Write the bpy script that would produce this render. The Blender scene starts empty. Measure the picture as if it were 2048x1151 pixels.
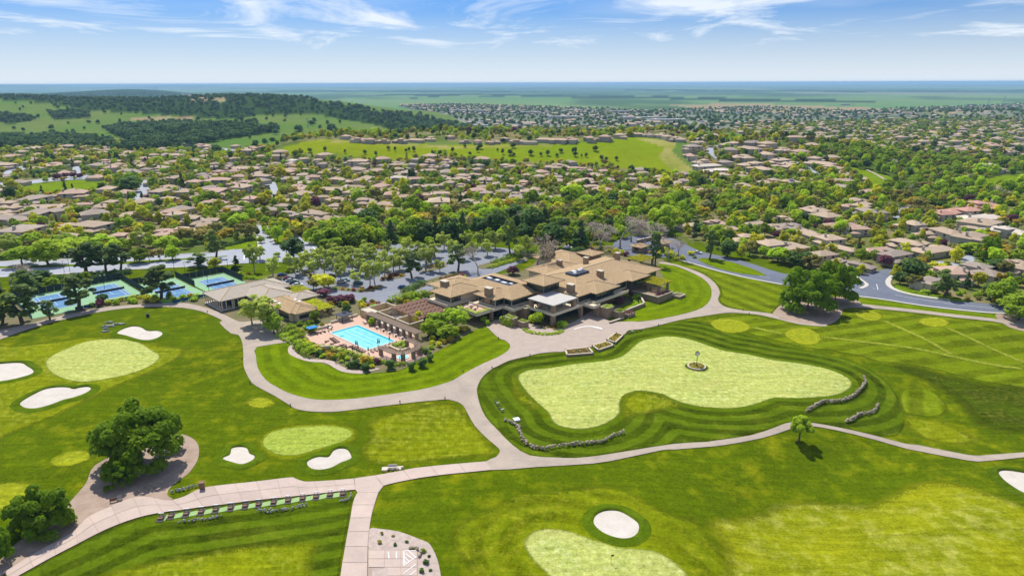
import bpy, bmesh, math, random
import numpy as np
from mathutils import Matrix, Vector
from mathutils.geometry import delaunay_2d_cdt

rng = random.Random(11)
nrg = np.random.default_rng(5)
sc = bpy.context.scene
COL = sc.collection
RT2 = 2 ** .5

# ------------------------------------------------------------------ camera
CAM_H, FOC = 90.0, 1365.0                       # metres above the club lawn; focal length in photo pixels
PIT = math.atan((575.5 - 166) / FOC)
ROLL = math.radians(0.2)
cd = bpy.data.cameras.new('camera')
cam = bpy.data.objects.new('camera', cd)
COL.objects.link(cam)
cd.sensor_width = 36.0
cd.lens = FOC / 2048 * 36
cd.clip_start, cd.clip_end = 1.0, 200000.0
cam.matrix_world = Matrix.Translation((0, 0, CAM_H)) @ Matrix.Rotation(math.pi / 2 - PIT, 4, 'X') @ Matrix.Rotation(-ROLL, 4, 'Z')
sc.camera = cam

# ------------------------------------------------------------------ sky and sun
SUN_EL, SUN_AZ = math.radians(57), math.atan2(-0.42, 0.90)
world = bpy.data.worlds.new('World')
sc.world = world
world.use_nodes = True


def nd(nt, t, ins=None, **kw):
    n = nt.nodes.new(t)
    for k, v in kw.items():
        setattr(n, k, v)
    for k, v in (ins or {}).items():
        s = n.inputs[k]
        if isinstance(v, bpy.types.NodeSocket):
            nt.links.new(v, s)
        else:
            s.default_value = v
    return n


def c4(c):
    return (c[0], c[1], c[2], 1.0)


def mixc(nt, f, a, b, blend='MIX'):
    n = nt.nodes.new('ShaderNodeMix')
    n.data_type, n.blend_type = 'RGBA', blend
    for i, v in ((0, f), (6, a), (7, b)):
        if isinstance(v, bpy.types.NodeSocket):
            nt.links.new(v, n.inputs[i])
        else:
            n.inputs[i].default_value = v if i == 0 else c4(v)
    return n.outputs[2]


def mth(nt, op, a, b=0.0, clamp=False):
    n = nt.nodes.new('ShaderNodeMath')
    n.operation, n.use_clamp = op, clamp
    for i, v in ((0, a), (1, b)):
        if isinstance(v, bpy.types.NodeSocket):
            nt.links.new(v, n.inputs[i])
        else:
            n.inputs[i].default_value = v
    return n.outputs[0]


def mrange(nt, v, a, b, c=0.0, d=1.0):
    n = nd(nt, 'ShaderNodeMapRange', {0: v, 1: a, 2: b, 3: c, 4: d})
    n.clamp = True
    return n.outputs[0]


wt = world.node_tree
wt.nodes.clear()
sky = nd(wt, 'ShaderNodeTexSky', sky_type='NISHITA', sun_disc=False, sun_elevation=SUN_EL, sun_rotation=SUN_AZ,
         altitude=300, air_density=1.25, dust_density=0.6, ozone_density=2.2)
tc = nd(wt, 'ShaderNodeTexCoord')
sep = nd(wt, 'ShaderNodeSeparateXYZ', {0: tc.outputs['Generated']})
zz = mth(wt, 'ADD', mth(wt, 'MAXIMUM', sep.outputs[2], 0.0), 0.055)
uvx, uvy = mth(wt, 'DIVIDE', sep.outputs[0], zz), mth(wt, 'DIVIDE', sep.outputs[1], zz)
cmb = nd(wt, 'ShaderNodeCombineXYZ', {0: uvx, 1: uvy})
cm1 = nd(wt, 'ShaderNodeMapping', {0: cmb.outputs[0], 1: (1.1, 0.35, 0), 2: (0, 0, 0.35), 3: (0.62, 0.42, 1)})
wisp = nd(wt, 'ShaderNodeTexNoise', {'Vector': cm1.outputs[0], 'Scale': 1.05, 'Detail': 9.0, 'Roughness': 0.62, 'Distortion': 0.9})
cm2 = nd(wt, 'ShaderNodeMapping', {0: cmb.outputs[0], 1: (7.3, 2.2, 0), 2: (0, 0, -0.25), 3: (0.17, 0.3, 1)})
veil = nd(wt, 'ShaderNodeTexNoise', {'Vector': cm2.outputs[0], 'Scale': 1.0, 'Detail': 6.0, 'Roughness': 0.6, 'Distortion': 0.4})
f1 = mth(wt, 'MULTIPLY', mrange(wt, wisp.outputs[0], 0.46, 0.66, 0.0, 0.92), mrange(wt, sep.outputs[2], 0.02, 0.06))
f2 = mrange(wt, veil.outputs[0], 0.42, 0.70, 0.0, 0.42)
low = mrange(wt, sep.outputs[2], 0.0, 0.098, 0.95, 0.0)                # sky colour whitened evenly towards the horizon
ff = mth(wt, 'MAXIMUM', mth(wt, 'ADD', f1, f2, True), low)
skyb = mixc(wt, 1.0, sky.outputs[0], (0.27, 0.54, 1.10), 'MULTIPLY')
skyc = mixc(wt, mth(wt, 'MULTIPLY', ff, 0.9), skyb, (8.5, 9.15, 9.85))
bg = nd(wt, 'ShaderNodeBackground', {0: skyc, 1: 0.10})
wo = nd(wt, 'ShaderNodeOutputWorld', {0: bg.outputs[0]})

sd = bpy.data.lights.new('sun', 'SUN')
sd.energy, sd.angle, sd.color = 5.0, math.radians(0.53), (1.0, 0.955, 0.88)
sun = bpy.data.objects.new('sun', sd)
COL.objects.link(sun)
sdir = Vector((math.sin(SUN_AZ) * math.cos(SUN_EL), math.cos(SUN_AZ) * math.cos(SUN_EL), math.sin(SUN_EL)))
sun.rotation_euler = sdir.to_track_quat('Z', 'Y').to_euler()
sun.location = (-40, 80, 160)

sc.view_settings.view_transform = 'Standard'
sc.view_settings.look = 'None'
sc.view_settings.gamma = 1.0
sc.view_settings.exposure = 0.10
sc.view_settings.use_curve_mapping = False
sc.render.engine = 'CYCLES'
cy = sc.cycles
cy.use_denoising = True
cy.max_bounces, cy.diffuse_bounces, cy.glossy_bounces, cy.transmission_bounces, cy.volume_bounces = 6, 3, 2, 3, 0
cy.caustics_reflective = cy.caustics_refractive = False
cy.sample_clamp_indirect = 4.0
cy.transparent_max_bounces = 12

# ------------------------------------------------------------------ terrain shape


def sm(a, b, x):
    t = np.clip((x - a) / (b - a), 0, 1)
    return t * t * (3 - 2 * t)


def hgt(X, Y):
    X, Y = np.asarray(X, float), np.asarray(Y, float)
    d = np.hypot(X, Y)
    z = np.interp(d, [0, 700, 1100, 1600, 2500, 5000, 8000, 90000], [0, 0, -4, -14, -30, -55, -60, -60])
    golf = (1 - sm(190, 222, Y)) * sm(70, 95, Y)
    z = z + golf * 0.55 * (np.sin(X * .061 + 1) * np.sin(Y * .053 + .4) + .6 * np.sin(X * .105 - Y * .087 + 2))
    z = z - 3.0 * sm(-100, -68, X * .6 - Y * .8) * (1 - sm(300, 340, Y)) * sm(20, 60, X)
    Ys = np.where(np.abs(Y) < 1, 1, Y)
    u = np.where(Y > 1, X / Ys, 9)
    z = z + 24 * sm(690, 865, Y) * (1 - sm(1010, 1300, Y)) * sm(-430, -235, X) * (1 - sm(330, 540, X))
    z = z + 3.0 * np.sin(X * .021) * np.sin(Y * .017) * sm(760, 900, Y) * (1 - sm(3000, 5000, Y))
    zr = np.interp(u, [-1.4, -.723, -.6, -.511, -.43, -.37, -.3, -.229, -.158, -.0875, -.02], [66, 50, 40, 37, 46, 48, 42, 25, -4, -26, -31])
    w = sm(1350, 2400, Y) * (1 - sm(2500, 3600, Y)) * (1 - sm(-.05, -.02, u))
    z = z * (1 - w) + zr * w
    z = z + 16 * np.exp(-(((X + 560) / 260) ** 2 + ((Y - 1480) / 190) ** 2))
    z = z + 95 * np.exp(-(((X + 3750) / 620) ** 2 + ((Y - 7000) / 900) ** 2)) + 70 * np.exp(-(((X + 5200) / 1300) ** 2 + ((Y - 7200) / 900) ** 2))
    z = z + 150 * np.exp(-(((X + 19500) / 3300) ** 2 + ((Y - 27000) / 2500) ** 2)) + 105 * np.exp(-(((X + 12500) / 3000) ** 2 + ((Y - 28000) / 2500) ** 2))
    z = z + 25 * np.exp(-(((X - 1750) / 420) ** 2 + ((Y - 2500) / 300) ** 2))
    return z


TT = np.geomspace(60, 90000, 900)


def ray(px, py):
    u, v = (px - 1024) / FOC, (575.5 - py) / FOC
    u2, v2 = u * math.cos(ROLL) + v * math.sin(ROLL), v * math.cos(ROLL) - u * math.sin(ROLL)
    return u2, math.cos(PIT) + v2 * math.sin(PIT), -math.sin(PIT) + v2 * math.cos(PIT)


def G(px, py, off=0.0):
    """ground point (raised by off) that the photograph shows at this pixel"""
    dx, dy, dz = ray(px, py)
    g = CAM_H + dz * TT - hgt(dx * TT, dy * TT) - off
    i = int(np.argmax(g < 0))
    if g[i] >= 0:
        i = len(TT) - 1
    a, b = TT[max(i - 1, 0)], TT[i]
    ga, gb = g[max(i - 1, 0)], g[i]
    t = a + (b - a) * ga / (ga - gb) if ga != gb else a
    return (dx * t, dy * t, float(hgt(dx * t, dy * t)))


def Pz(px, py, z):
    dx, dy, dz = ray(px, py)
    t = (z - CAM_H) / dz
    return (dx * t, dy * t, z)


def to_px(x, y, z):
    c, s = math.cos(PIT), math.sin(PIT)
    zz_ = z - CAM_H
    dep = y * c - zz_ * s
    u2, v2 = x / dep, (y * s + zz_ * c) / dep
    return 1024 + FOC * (u2 * math.cos(ROLL) - v2 * math.sin(ROLL)), 575.5 - FOC * (v2 * math.cos(ROLL) + u2 * math.sin(ROLL)), dep


def AB(a, b, z=0.0):
    """club building grid: a runs right and away, b right and towards the camera"""
    return ((a + b) / RT2, (a - b) / RT2, z)


def crom(pts, n=6, closed=True):
    P = [np.array(p, float) for p in pts]
    out = []
    N = len(P)
    for i in range(N if closed else N - 1):
        if closed:
            p0, p1, p2, p3 = P[i - 1], P[i], P[(i + 1) % N], P[(i + 2) % N]
        else:
            p0, p1, p2, p3 = P[max(i - 1, 0)], P[i], P[i + 1], P[min(i + 2, N - 1)]
        for k in range(n):
            t = k / n
            out.append(.5 * ((2 * p1) + (p2 - p0) * t + (2 * p0 - 5 * p1 + 4 * p2 - p3) * t * t + (3 * p1 - p0 - 3 * p2 + p3) * t ** 3))
    if not closed:
        out.append(P[-1])
    return out


def pip(X, Y, poly):
    poly = np.asarray(poly, float)
    x, y = poly[:, 0], poly[:, 1]
    x2, y2 = np.roll(x, -1), np.roll(y, -1)
    ins = np.zeros(np.shape(X), bool)
    for a, b, c, d in zip(x, y, x2, y2):
        if b == d:
            continue
        k = ((b > Y) != (d > Y)) & (X < (c - a) * (Y - b) / (d - b) + a)
        ins ^= k
    return ins


def segdist(X, Y, line, closed=False):
    line = np.asarray(line, float)
    D = np.full(np.shape(X), 1e9)
    n = len(line)
    for i in range(n if closed else n - 1):
        a, b = line[i][:2], line[(i + 1) % n][:2]
        ab = b - a
        L = max(ab @ ab, 1e-9)
        t = np.clip(((X - a[0]) * ab[0] + (Y - a[1]) * ab[1]) / L, 0, 1)
        D = np.minimum(D, np.hypot(X - a[0] - t * ab[0], Y - a[1] - t * ab[1]))
    return D


def wpoly(px, smooth=True, n=5):
    pts = crom(px, n) if smooth else px
    return [G(p[0], p[1]) for p in pts]


# ------------------------------------------------------------------ tags and mesh helpers
ORD = ('first second third fourth fifth sixth seventh eighth ninth tenth eleventh twelfth thirteenth fourteenth fifteenth sixteenth '
       'seventeenth eighteenth nineteenth twentieth').split() + ['twenty-' + w for w in 'first second third fourth fifth sixth seventh eighth ninth'.split()] + ['thirtieth'] + \
      ['thirty-' + w for w in 'first second third fourth fifth sixth seventh eighth ninth'.split()] + ['fortieth']


def tag(o, label=None, cat=None, group=None, kind=None):
    for k, v in (('label', label), ('category', cat), ('group', group), ('kind', kind)):
        if v:
            o[k] = v
    return o


def empty(name, loc=(0, 0, 0), rz=0.0):
    o = bpy.data.objects.new(name, None)
    COL.objects.link(o)
    o.location, o.rotation_euler = loc, (0, 0, rz)
    o.empty_display_size = .5
    return o


def link(name, me, parent=None, loc=(0, 0, 0), rz=0.0):
    o = bpy.data.objects.new(name, me)
    COL.objects.link(o)
    o.parent = parent
    o.location, o.rotation_euler = loc, (0, 0, rz)
    return o


def copy_tree(src, parent=None):
    c = src.copy()
    COL.objects.link(c)
    c.parent = parent
    for ch in list(src.children):
        copy_tree(ch, c)
    return c


def np_mesh(name, V, F, mats, smooth=False, midx=None):
    V = np.asarray(V, np.float32)
    F = np.asarray(F, np.int32)
    me = bpy.data.meshes.new(name)
    me.vertices.add(len(V))
    me.vertices.foreach_set('co', V.ravel())
    n, k = F.shape
    me.loops.add(n * k)
    me.loops.foreach_set('vertex_index', F.ravel())
    me.polygons.add(n)
    me.polygons.foreach_set('loop_start', np.arange(0, n * k, k, dtype=np.int32))
    me.polygons.foreach_set('loop_total', np.full(n, k, np.int32))
    if midx is not None:
        me.polygons.foreach_set('material_index', np.asarray(midx, np.int32))
    me.polygons.foreach_set('use_smooth', np.full(n, bool(smooth)))
    for m in (mats if isinstance(mats, (list, tuple)) else [mats]):
        me.materials.append(m)
    me.update(calc_edges=True)
    return me


class MB:
    """collects boxes, prisms, roofs and tubes of ONE part"""

    def __init__(s, fr=None, org=(0, 0, 0)):
        s.v, s.f, s.m, s.fr, s.org, s.mi = [], [], [], fr, org, 0

    def pt(s, p):
        q = s.fr(*p) if s.fr else p
        s.v.append((q[0] - s.org[0], q[1] - s.org[1], q[2] - s.org[2]))
        return len(s.v) - 1

    def face(s, pts):
        s.f.append([s.pt(p) for p in pts])
        s.m.append(s.mi)

    def poly(s, idx):
        s.f.append(list(idx))
        s.m.append(s.mi)

    def box(s, a0, a1, b0, b1, z0, z1):
        i = [s.pt(p) for p in ((a0, b0, z0), (a1, b0, z0), (a1, b1, z0), (a0, b1, z0), (a0, b0, z1), (a1, b0, z1), (a1, b1, z1), (a0, b1, z1))]
        for q in ((3, 2, 1, 0), (4, 5, 6, 7), (0, 1, 5, 4), (1, 2, 6, 5), (2, 3, 7, 6), (3, 0, 4, 7)):
            s.poly([i[k] for k in q])

    def obox(s, p, q, w, z0, z1, e=0.0):
        """box along the line p-q (plan), width w"""
        d = np.array(q[:2], float) - np.array(p[:2], float)
        L = np.hypot(*d) or 1
        d /= L
        n = np.array((-d[1], d[0])) * w / 2
        p_, q_ = np.array(p[:2]) - d * e, np.array(q[:2]) + d * e
        c = [p_ - n, q_ - n, q_ + n, p_ + n]
        s.prism([tuple(k) for k in c], z0, z1)

    def prism(s, poly, z0, z1, cap=True):
        n = len(poly)
        lo = [s.pt((p[0], p[1], z0)) for p in poly]
        hi = [s.pt((p[0], p[1], z1)) for p in poly]
        for k in range(n):
            s.poly([lo[k], lo[(k + 1) % n], hi[(k + 1) % n], hi[k]])
        if cap:
            s.poly(hi)
            s.poly(lo[::-1])

    def hip(s, a0, a1, b0, b1, z, pitch=.3, th=.28, well=None):
        """hipped roof over the eave rectangle, with fascia and soffit"""
        w, l = a1 - a0, b1 - b0
        hw = min(w, l) / 2
        r = hw * pitch
        e = [s.pt(p) for p in ((a0, b0, z), (a1, b0, z), (a1, b1, z), (a0, b1, z))]
        lo = [s.pt(p) for p in ((a0, b0, z - th), (a1, b0, z - th), (a1, b1, z - th), (a0, b1, z - th))]
        for k in range(4):
            s.poly([lo[k], lo[(k + 1) % 4], e[(k + 1) % 4], e[k]])
        s.poly(lo[::-1])
        if well:
            wa0, wa1, wb0, wb1, zt, dp = well
            t = [s.pt(p) for p in ((wa0, wb0, zt), (wa1, wb0, zt), (wa1, wb1, zt), (wa0, wb1, zt))]
            for k in range(4):
                s.poly([e[k], e[(k + 1) % 4], t[(k + 1) % 4], t[k]])
            s.mi += 1
            g = [s.pt(p) for p in ((wa0, wb0, zt - dp), (wa1, wb0, zt - dp), (wa1, wb1, zt - dp), (wa0, wb1, zt - dp))]
            for k in range(4):
                s.poly([t[k], t[(k + 1) % 4], g[(k + 1) % 4], g[k]])
            s.poly(g)
            s.mi -= 1
            return
        if abs(w - l) < .05:
            t = s.pt(((a0 + a1) / 2, (b0 + b1) / 2, z + r))
            for k in range(4):
                s.poly([e[k], e[(k + 1) % 4], t])
        elif w > l:
            t0, t1 = s.pt((a0 + hw, (b0 + b1) / 2, z + r)), s.pt((a1 - hw, (b0 + b1) / 2, z + r))
            s.poly([e[0], e[1], t1, t0]); s.poly([e[1], e[2], t1]); s.poly([e[2], e[3], t0, t1]); s.poly([e[3], e[0], t0])
        else:
            t0, t1 = s.pt(((a0 + a1) / 2, b0 + hw, z + r)), s.pt(((a0 + a1) / 2, b1 - hw, z + r))
            s.poly([e[0], e[1], t0]); s.poly([e[1], e[2], t1, t0]); s.poly([e[2], e[3], t1]); s.poly([e[3], e[0], t0, t1])

    def hipcaps(s, a0, a1, b0, b1, z, pitch=.3, r=.16):
        w, l = a1 - a0, b1 - b0
        hw = min(w, l) / 2
        t = z + hw * pitch + .05
        if w >= l:
            t0, t1 = (a0 + hw, (b0 + b1) / 2, t), (a1 - hw, (b0 + b1) / 2, t)
            es = (((a0, b0), t0), ((a0, b1), t0), ((a1, b0), t1), ((a1, b1), t1))
        else:
            t0, t1 = ((a0 + a1) / 2, b0 + hw, t), ((a0 + a1) / 2, b1 - hw, t)
            es = (((a0, b0), t0), ((a1, b0), t0), ((a0, b1), t1), ((a1, b1), t1))
        fr, s.fr = s.fr, None
        f = fr or (lambda *q: q)
        for e, q in es:
            s.tube(f(e[0], e[1], z + .05), f(*q), r, None, 4)
        if abs(w - l) > .1:
            s.tube(f(*t0), f(*t1), r, None, 4)
        s.fr = fr

    def tube(s, p, q, r0, r1=None, n=6, cap=True):
        r1 = r0 if r1 is None else r1
        p, q = Vector(p), Vector(q)
        d = (q - p).normalized()
        x = d.orthogonal().normalized()
        y = d.cross(x)
        A, B = [], []
        for k in range(n):
            t = 2 * math.pi * k / n
            o = x * math.cos(t) + y * math.sin(t)
            A.append(s.pt(tuple(p + o * r0)))
            B.append(s.pt(tuple(q + o * r1)))
        for k in range(n):
            s.poly([A[k], A[(k + 1) % n], B[(k + 1) % n], B[k]])
        if cap:
            s.poly(B)
            s.poly(A[::-1])

    def lathe(s, prof, n=12, c=(0, 0)):
        rows = [[s.pt((c[0] + r * math.cos(2 * math.pi * k / n), c[1] + r * math.sin(2 * math.pi * k / n), z)) for k in range(n)] for r, z in prof]
        for a, b in zip(rows, rows[1:]):
            for k in range(n):
                s.poly([a[k], a[(k + 1) % n], b[(k + 1) % n], b[k]])
        s.poly(rows[-1])
        s.poly(rows[0][::-1])

    def mesh(s, name, mats):
        me = bpy.data.meshes.new(name)
        me.from_pydata(s.v, [], s.f)
        for m in (mats if isinstance(mats, (list, tuple)) else [mats]):
            me.materials.append(m)
        if any(s.m):
            me.polygons.foreach_set('material_index', s.m)
        me.update()
        return me

    def build(s, name, mats, parent=None, loc=(0, 0, 0), rz=0.0):
        return link(name, s.mesh(name, mats), parent, loc, rz)


# ------------------------------------------------------------------ materials
MATS = {}


def M(name, col, col2=None, scale=.5, rough=.85, bump=0.0, spec=.25, amt=1.0, rnd=0.0, detail=5.0, obj=False, metal=0.0):
    if name in MATS:
        return MATS[name]
    m = bpy.data.materials.new(name)
    m.use_nodes = True
    nt = m.node_tree
    b = nt.nodes['Principled BSDF']
    b.inputs['Roughness'].default_value = rough
    b.inputs['Specular IOR Level'].default_value = spec
    b.inputs['Metallic'].default_value = metal
    src = nd(nt, 'ShaderNodeTexCoord').outputs['Object'] if obj else nd(nt, 'ShaderNodeNewGeometry').outputs['Position']
    out = None
    if col2 is not None:
        n1 = nd(nt, 'ShaderNodeTexNoise', {'Vector': src, 'Scale': scale, 'Detail': detail, 'Roughness': .6})
        n2 = nd(nt, 'ShaderNodeTexNoise', {'Vector': src, 'Scale': scale * 7.3, 'Detail': 3.0, 'Roughness': .6})
        f = mth(nt, 'ADD', mth(nt, 'MULTIPLY', n1.outputs[0], .65), mth(nt, 'MULTIPLY', n2.outputs[0], .35))
        out = mixc(nt, mth(nt, 'MULTIPLY', mrange(nt, f, .36, .64), amt), col, col2)
        if bump:
            bp = nd(nt, 'ShaderNodeBump', {'Strength': bump, 'Distance': .3, 'Height': n2.outputs[0]})
            nt.links.new(bp.outputs[0], b.inputs['Normal'])
    if rnd:
        oi = nd(nt, 'ShaderNodeObjectInfo')
        v = mrange(nt, oi.outputs['Random'], 0, 1, 1 - rnd, 1 + rnd)
        cc = nd(nt, 'ShaderNodeCombineColor', {0: v, 1: v, 2: v})
        out = mixc(nt, 1.0, out if out is not None else col, cc.outputs[0], 'MULTIPLY')
    if out is None:
        b.inputs['Base Color'].default_value = c4(col)
    else:
        nt.links.new(out, b.inputs['Base Color'])
    MATS[name] = m
    return m


def grass(name, base, alt, dry, dryamt=.4, stripe=0.0, period=6.0, fine=.5, big=.03, streak=0.35, sang=.6, attr=None, rough=.9, soft=0.0):
    """mown turf: broad patches, dry yellow spots, mower streaks and, where wanted, stripes along the attribute d"""
    m = bpy.data.materials.new(name)
    m.use_nodes = True
    nt = m.node_tree
    b = nt.nodes['Principled BSDF']
    b.inputs['Roughness'].default_value = rough
    b.inputs['Specular IOR Level'].default_value = 0.0
    pos = nd(nt, 'ShaderNodeNewGeometry').outputs['Position']
    n1 = nd(nt, 'ShaderNodeTexNoise', {'Vector': pos, 'Scale': big, 'Detail': 6.0, 'Roughness': .62, 'Distortion': .6}).outputs[0]
    n2 = nd(nt, 'ShaderNodeTexNoise', {'Vector': pos, 'Scale': big * 6.1, 'Detail': 6.0, 'Roughness': .65}).outputs[0]
    n3 = nd(nt, 'ShaderNodeTexNoise', {'Vector': pos, 'Scale': fine * 4, 'Detail': 4.0, 'Roughness': .7}).outputs[0]
    mp = nd(nt, 'ShaderNodeMapping', {0: pos, 2: (0, 0, sang), 3: (.05, .9, 1)}).outputs[0]
    n4 = nd(nt, 'ShaderNodeTexNoise', {'Vector': mp, 'Scale': .9, 'Detail': 5.0, 'Roughness': .6, 'Distortion': .5}).outputs[0]
    src = base
    if attr:
        src = nd(nt, 'ShaderNodeAttribute', attribute_name=attr).outputs['Color']
        k = mth(nt, 'ADD', mth(nt, 'MULTIPLY', n1, .5), mth(nt, 'MULTIPLY', n2, .5))
        src = mixc(nt, mrange(nt, k, .35, .68, 0, 1), src, mixc(nt, 1.0, src, alt, 'MULTIPLY'))
    else:
        src = mixc(nt, mrange(nt, n1, .34, .66), base, alt)
    dryf = mth(nt, 'MULTIPLY', mrange(nt, mth(nt, 'ADD', mth(nt, 'MULTIPLY', n2, .6), mth(nt, 'MULTIPLY', n1, .4)), .50, .68), dryamt)
    if attr:
        geo = nd(nt, 'ShaderNodeSeparateXYZ', {0: pos})
        dryf = mth(nt, 'MULTIPLY', dryf, mrange(nt, geo.outputs[1], 300, 420, 1, 0))
    col = mixc(nt, dryf, src, dry)
    v = mth(nt, 'ADD', mrange(nt, n3, .3, .7, 1 - .26, 1 + .26), mrange(nt, n4, .3, .7, -streak / 2, streak / 2))
    n5 = nd(nt, 'ShaderNodeTexNoise', {'Vector': pos, 'Scale': .85, 'Detail': 8.0, 'Roughness': .8}).outputs[0]
    v = mth(nt, 'ADD', v, mrange(nt, n2, .32, .68, -.16, .16))
    v = mth(nt, 'ADD', v, mrange(nt, n5, .32, .68, -.24, .24))
    if soft:
        e = nd(nt, 'ShaderNodeAttribute', attribute_name='e').outputs['Fac']
        e = mth(nt, 'ADD', e, mth(nt, 'MULTIPLY', mth(nt, 'SUBTRACT', mth(nt, 'ADD', mth(nt, 'MULTIPLY', n3, .6), mth(nt, 'MULTIPLY', n2, .4)), .5), soft * .7))
        nt.links.new(mrange(nt, e, 0.0, soft), b.inputs['Alpha'])
    if stripe:
        d = nd(nt, 'ShaderNodeAttribute', attribute_name='d').outputs['Fac']
        ph = mth(nt, 'ADD', mth(nt, 'MULTIPLY', d, 2 * math.pi / period), mth(nt, 'MULTIPLY', n2, 1.6))
        sn = mth(nt, 'SINE', ph)
        sn = mth(nt, 'MULTIPLY', mrange(nt, sn, -.35, .35, -1, 1), mrange(nt, n1, .3, .6, .35, 1.0))
        v = mth(nt, 'ADD', v, mth(nt, 'MULTIPLY', sn, stripe))
    cc = nd(nt, 'ShaderNodeCombineColor', {0: v, 1: v, 2: v})
    nt.links.new(mixc(nt, 1.0, col, cc.outputs[0], 'MULTIPLY'), b.inputs['Base Color'])
    bp = nd(nt, 'ShaderNodeBump', {'Strength': .25, 'Distance': .25, 'Height': n3})
    nt.links.new(bp.outputs[0], b.inputs['Normal'])
    return m


LEAFB = 2.35


def leafmat(name, c1, c2, trans=.45):
    """foliage: hue and value differ from tree to tree (Random per object or instance) and from clump to clump"""
    m = bpy.data.materials.new(name)
    m.use_nodes = True
    nt = m.node_tree
    b = nt.nodes['Principled BSDF']
    oi = nd(nt, 'ShaderNodeObjectInfo')
    pos = nd(nt, 'ShaderNodeTexCoord').outputs['Object']
    n = nd(nt, 'ShaderNodeTexNoise', {'Vector': pos, 'Scale': .55, 'Detail': 3.0}).outputs[0]
    f = mth(nt, 'ADD', mth(nt, 'MULTIPLY', oi.outputs['Random'], .75), mrange(nt, n, .3, .7, -.1, .35), True)
    col = mixc(nt, f, tuple(c * LEAFB for c in c1), tuple(c * LEAFB for c in c2))
    r2 = mth(nt, 'FRACT', mth(nt, 'MULTIPLY', oi.outputs['Random'], 17.3))
    v = mrange(nt, r2, 0, 1, .75, 1.25)
    cc = nd(nt, 'ShaderNodeCombineColor', {0: v, 1: v, 2: v})
    col = mixc(nt, 1.0, col, cc.outputs[0], 'MULTIPLY')
    nt.links.new(col, b.inputs['Base Color'])
    b.inputs['Roughness'].default_value = .65
    b.inputs['Specular IOR Level'].default_value = .05
    tr = nd(nt, 'ShaderNodeBsdfTranslucent', {0: mixc(nt, 1.0, col, (1.25, 1.2, .7), 'MULTIPLY')})
    mx = nd(nt, 'ShaderNodeMixShader', {0: trans, 1: b.outputs[0], 2: tr.outputs[0]})
    nt.links.new(mx.outputs[0], nt.nodes['Material Output'].inputs[0])
    return m

# ------------------------------------------------------------------ ground sheet with land cover


def pl(s):
    return [tuple(float(c) for c in p.split(',')) for p in s.split()]


def vnoise(X, Y, sc_, seed=0):
    x, y = X / sc_ + seed * 17.13, Y / sc_ - seed * 9.7
    xi, yi = np.floor(x), np.floor(y)
    fx, fy = x - xi, y - yi
    fx, fy = fx * fx * (3 - 2 * fx), fy * fy * (3 - 2 * fy)

    def hsh(i, j):
        v = np.sin(i * 127.1 + j * 311.7 + seed * 74.7) * 43758.5453
        return v - np.floor(v)
    return (hsh(xi, yi) * (1 - fx) + hsh(xi + 1, yi) * fx) * (1 - fy) + (hsh(xi, yi + 1) * (1 - fx) + hsh(xi + 1, yi + 1) * fx) * fy


def fbm(X, Y, sc_, seed=0):
    return (vnoise(X, Y, sc_, seed) + .5 * vnoise(X, Y, sc_ / 2.1, seed + 1) + .25 * vnoise(X, Y, sc_ / 4.3, seed + 2)) / 1.75


SUBURB_A = wpoly(pl('-60,292 330,300 560,298 680,318 880,311 1200,330 1420,352 1390,300 1380,272 1460,276 1640,296 1720,328 1760,395 1560,400 1330,430 1000,440 700,480 640,500 -60,512'), False)
SUBURB_B = wpoly(pl('1330,430 1560,395 1760,395 2110,395 2110,640 1990,612 1780,565 1700,555 1600,535 1380,480'), False)
CREST = wpoly(pl('540,296 600,272 700,262 860,262 1000,256 1200,254 1340,258 1450,272 1400,290 1290,271 1150,284 1000,287 860,280 700,284 600,288'), False)
RAVINE = wpoly(pl('1560,330 1640,300 1780,300 1900,315 2110,335 2110,415 1760,402 1560,402'), False)
FARSUB = wpoly(pl('1440,262 1500,250 1700,243 1900,238 2110,236 2110,340 1900,315 1780,300 1640,297 1500,280'), False)
TOWN = wpoly(pl('790,212 900,208 1100,214 1300,222 1500,214 1700,222 1900,214 2110,205 2110,238 1900,240 1700,244 1500,252 1400,262 1200,258 1000,258 930,246 900,232'), False)
HILL = wpoly(pl('540,308 560,297 640,279 760,283 900,291 1000,288 1150,285 1270,274 1340,285 1345,300 1330,310 1392,352 1300,345 1200,331 1000,322 880,311 820,318 760,322 700,312 640,308'))
DRY = [wpoly(pl('1270,276 1350,285 1346,305 1392,345 1386,352 1352,345 1318,312 1328,296')), wpoly(pl('640,279 760,284 900,292 1100,287 1270,276 1100,292 900,297 760,288 640,284'), False)]
FORESTS = [wpoly(pl(s), False) for s in (
    '-60,188 200,190 420,193 640,204 700,211 760,224 850,233 945,254 930,263 880,262 760,252 640,229 520,228 480,238 400,236 280,226 180,222 100,206 -60,197',
    '-60,268 60,275 150,272 230,290 300,305 200,299 100,297 -60,302',
    '210,258 350,245 480,250 560,262 500,272 400,290 300,300 230,272',
    '-60,230 40,232 80,240 20,246 -60,246', '100,228 170,222 178,236 110,238', '330,255 400,252 420,262 340,268')]
SOIL = [wpoly(pl(s), False) for s in ('1340,210 1480,206 1700,214 1820,218 1700,224 1560,226 1420,222', '1780,222 1880,216 1980,222 1880,228', '360,193 455,192 450,203 380,204',
                                      '260,238 330,233 385,236 380,246 300,243', '795,208 1000,210 1160,216 1000,221 860,217')]
TREEBANDS = [wpoly(pl(s), False) for s in ('700,190 900,187 1100,190 1300,191 1500,197 1750,201 1750,205 1500,204 1300,197 1100,195 900,192', '540,181 800,180 1100,183 1100,185 800,184 540,184',
                                           '1250,178 1700,181 2110,180 2110,183 1700,184 1250,182', '820,194 880,192 880,196 820,197')]


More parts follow.
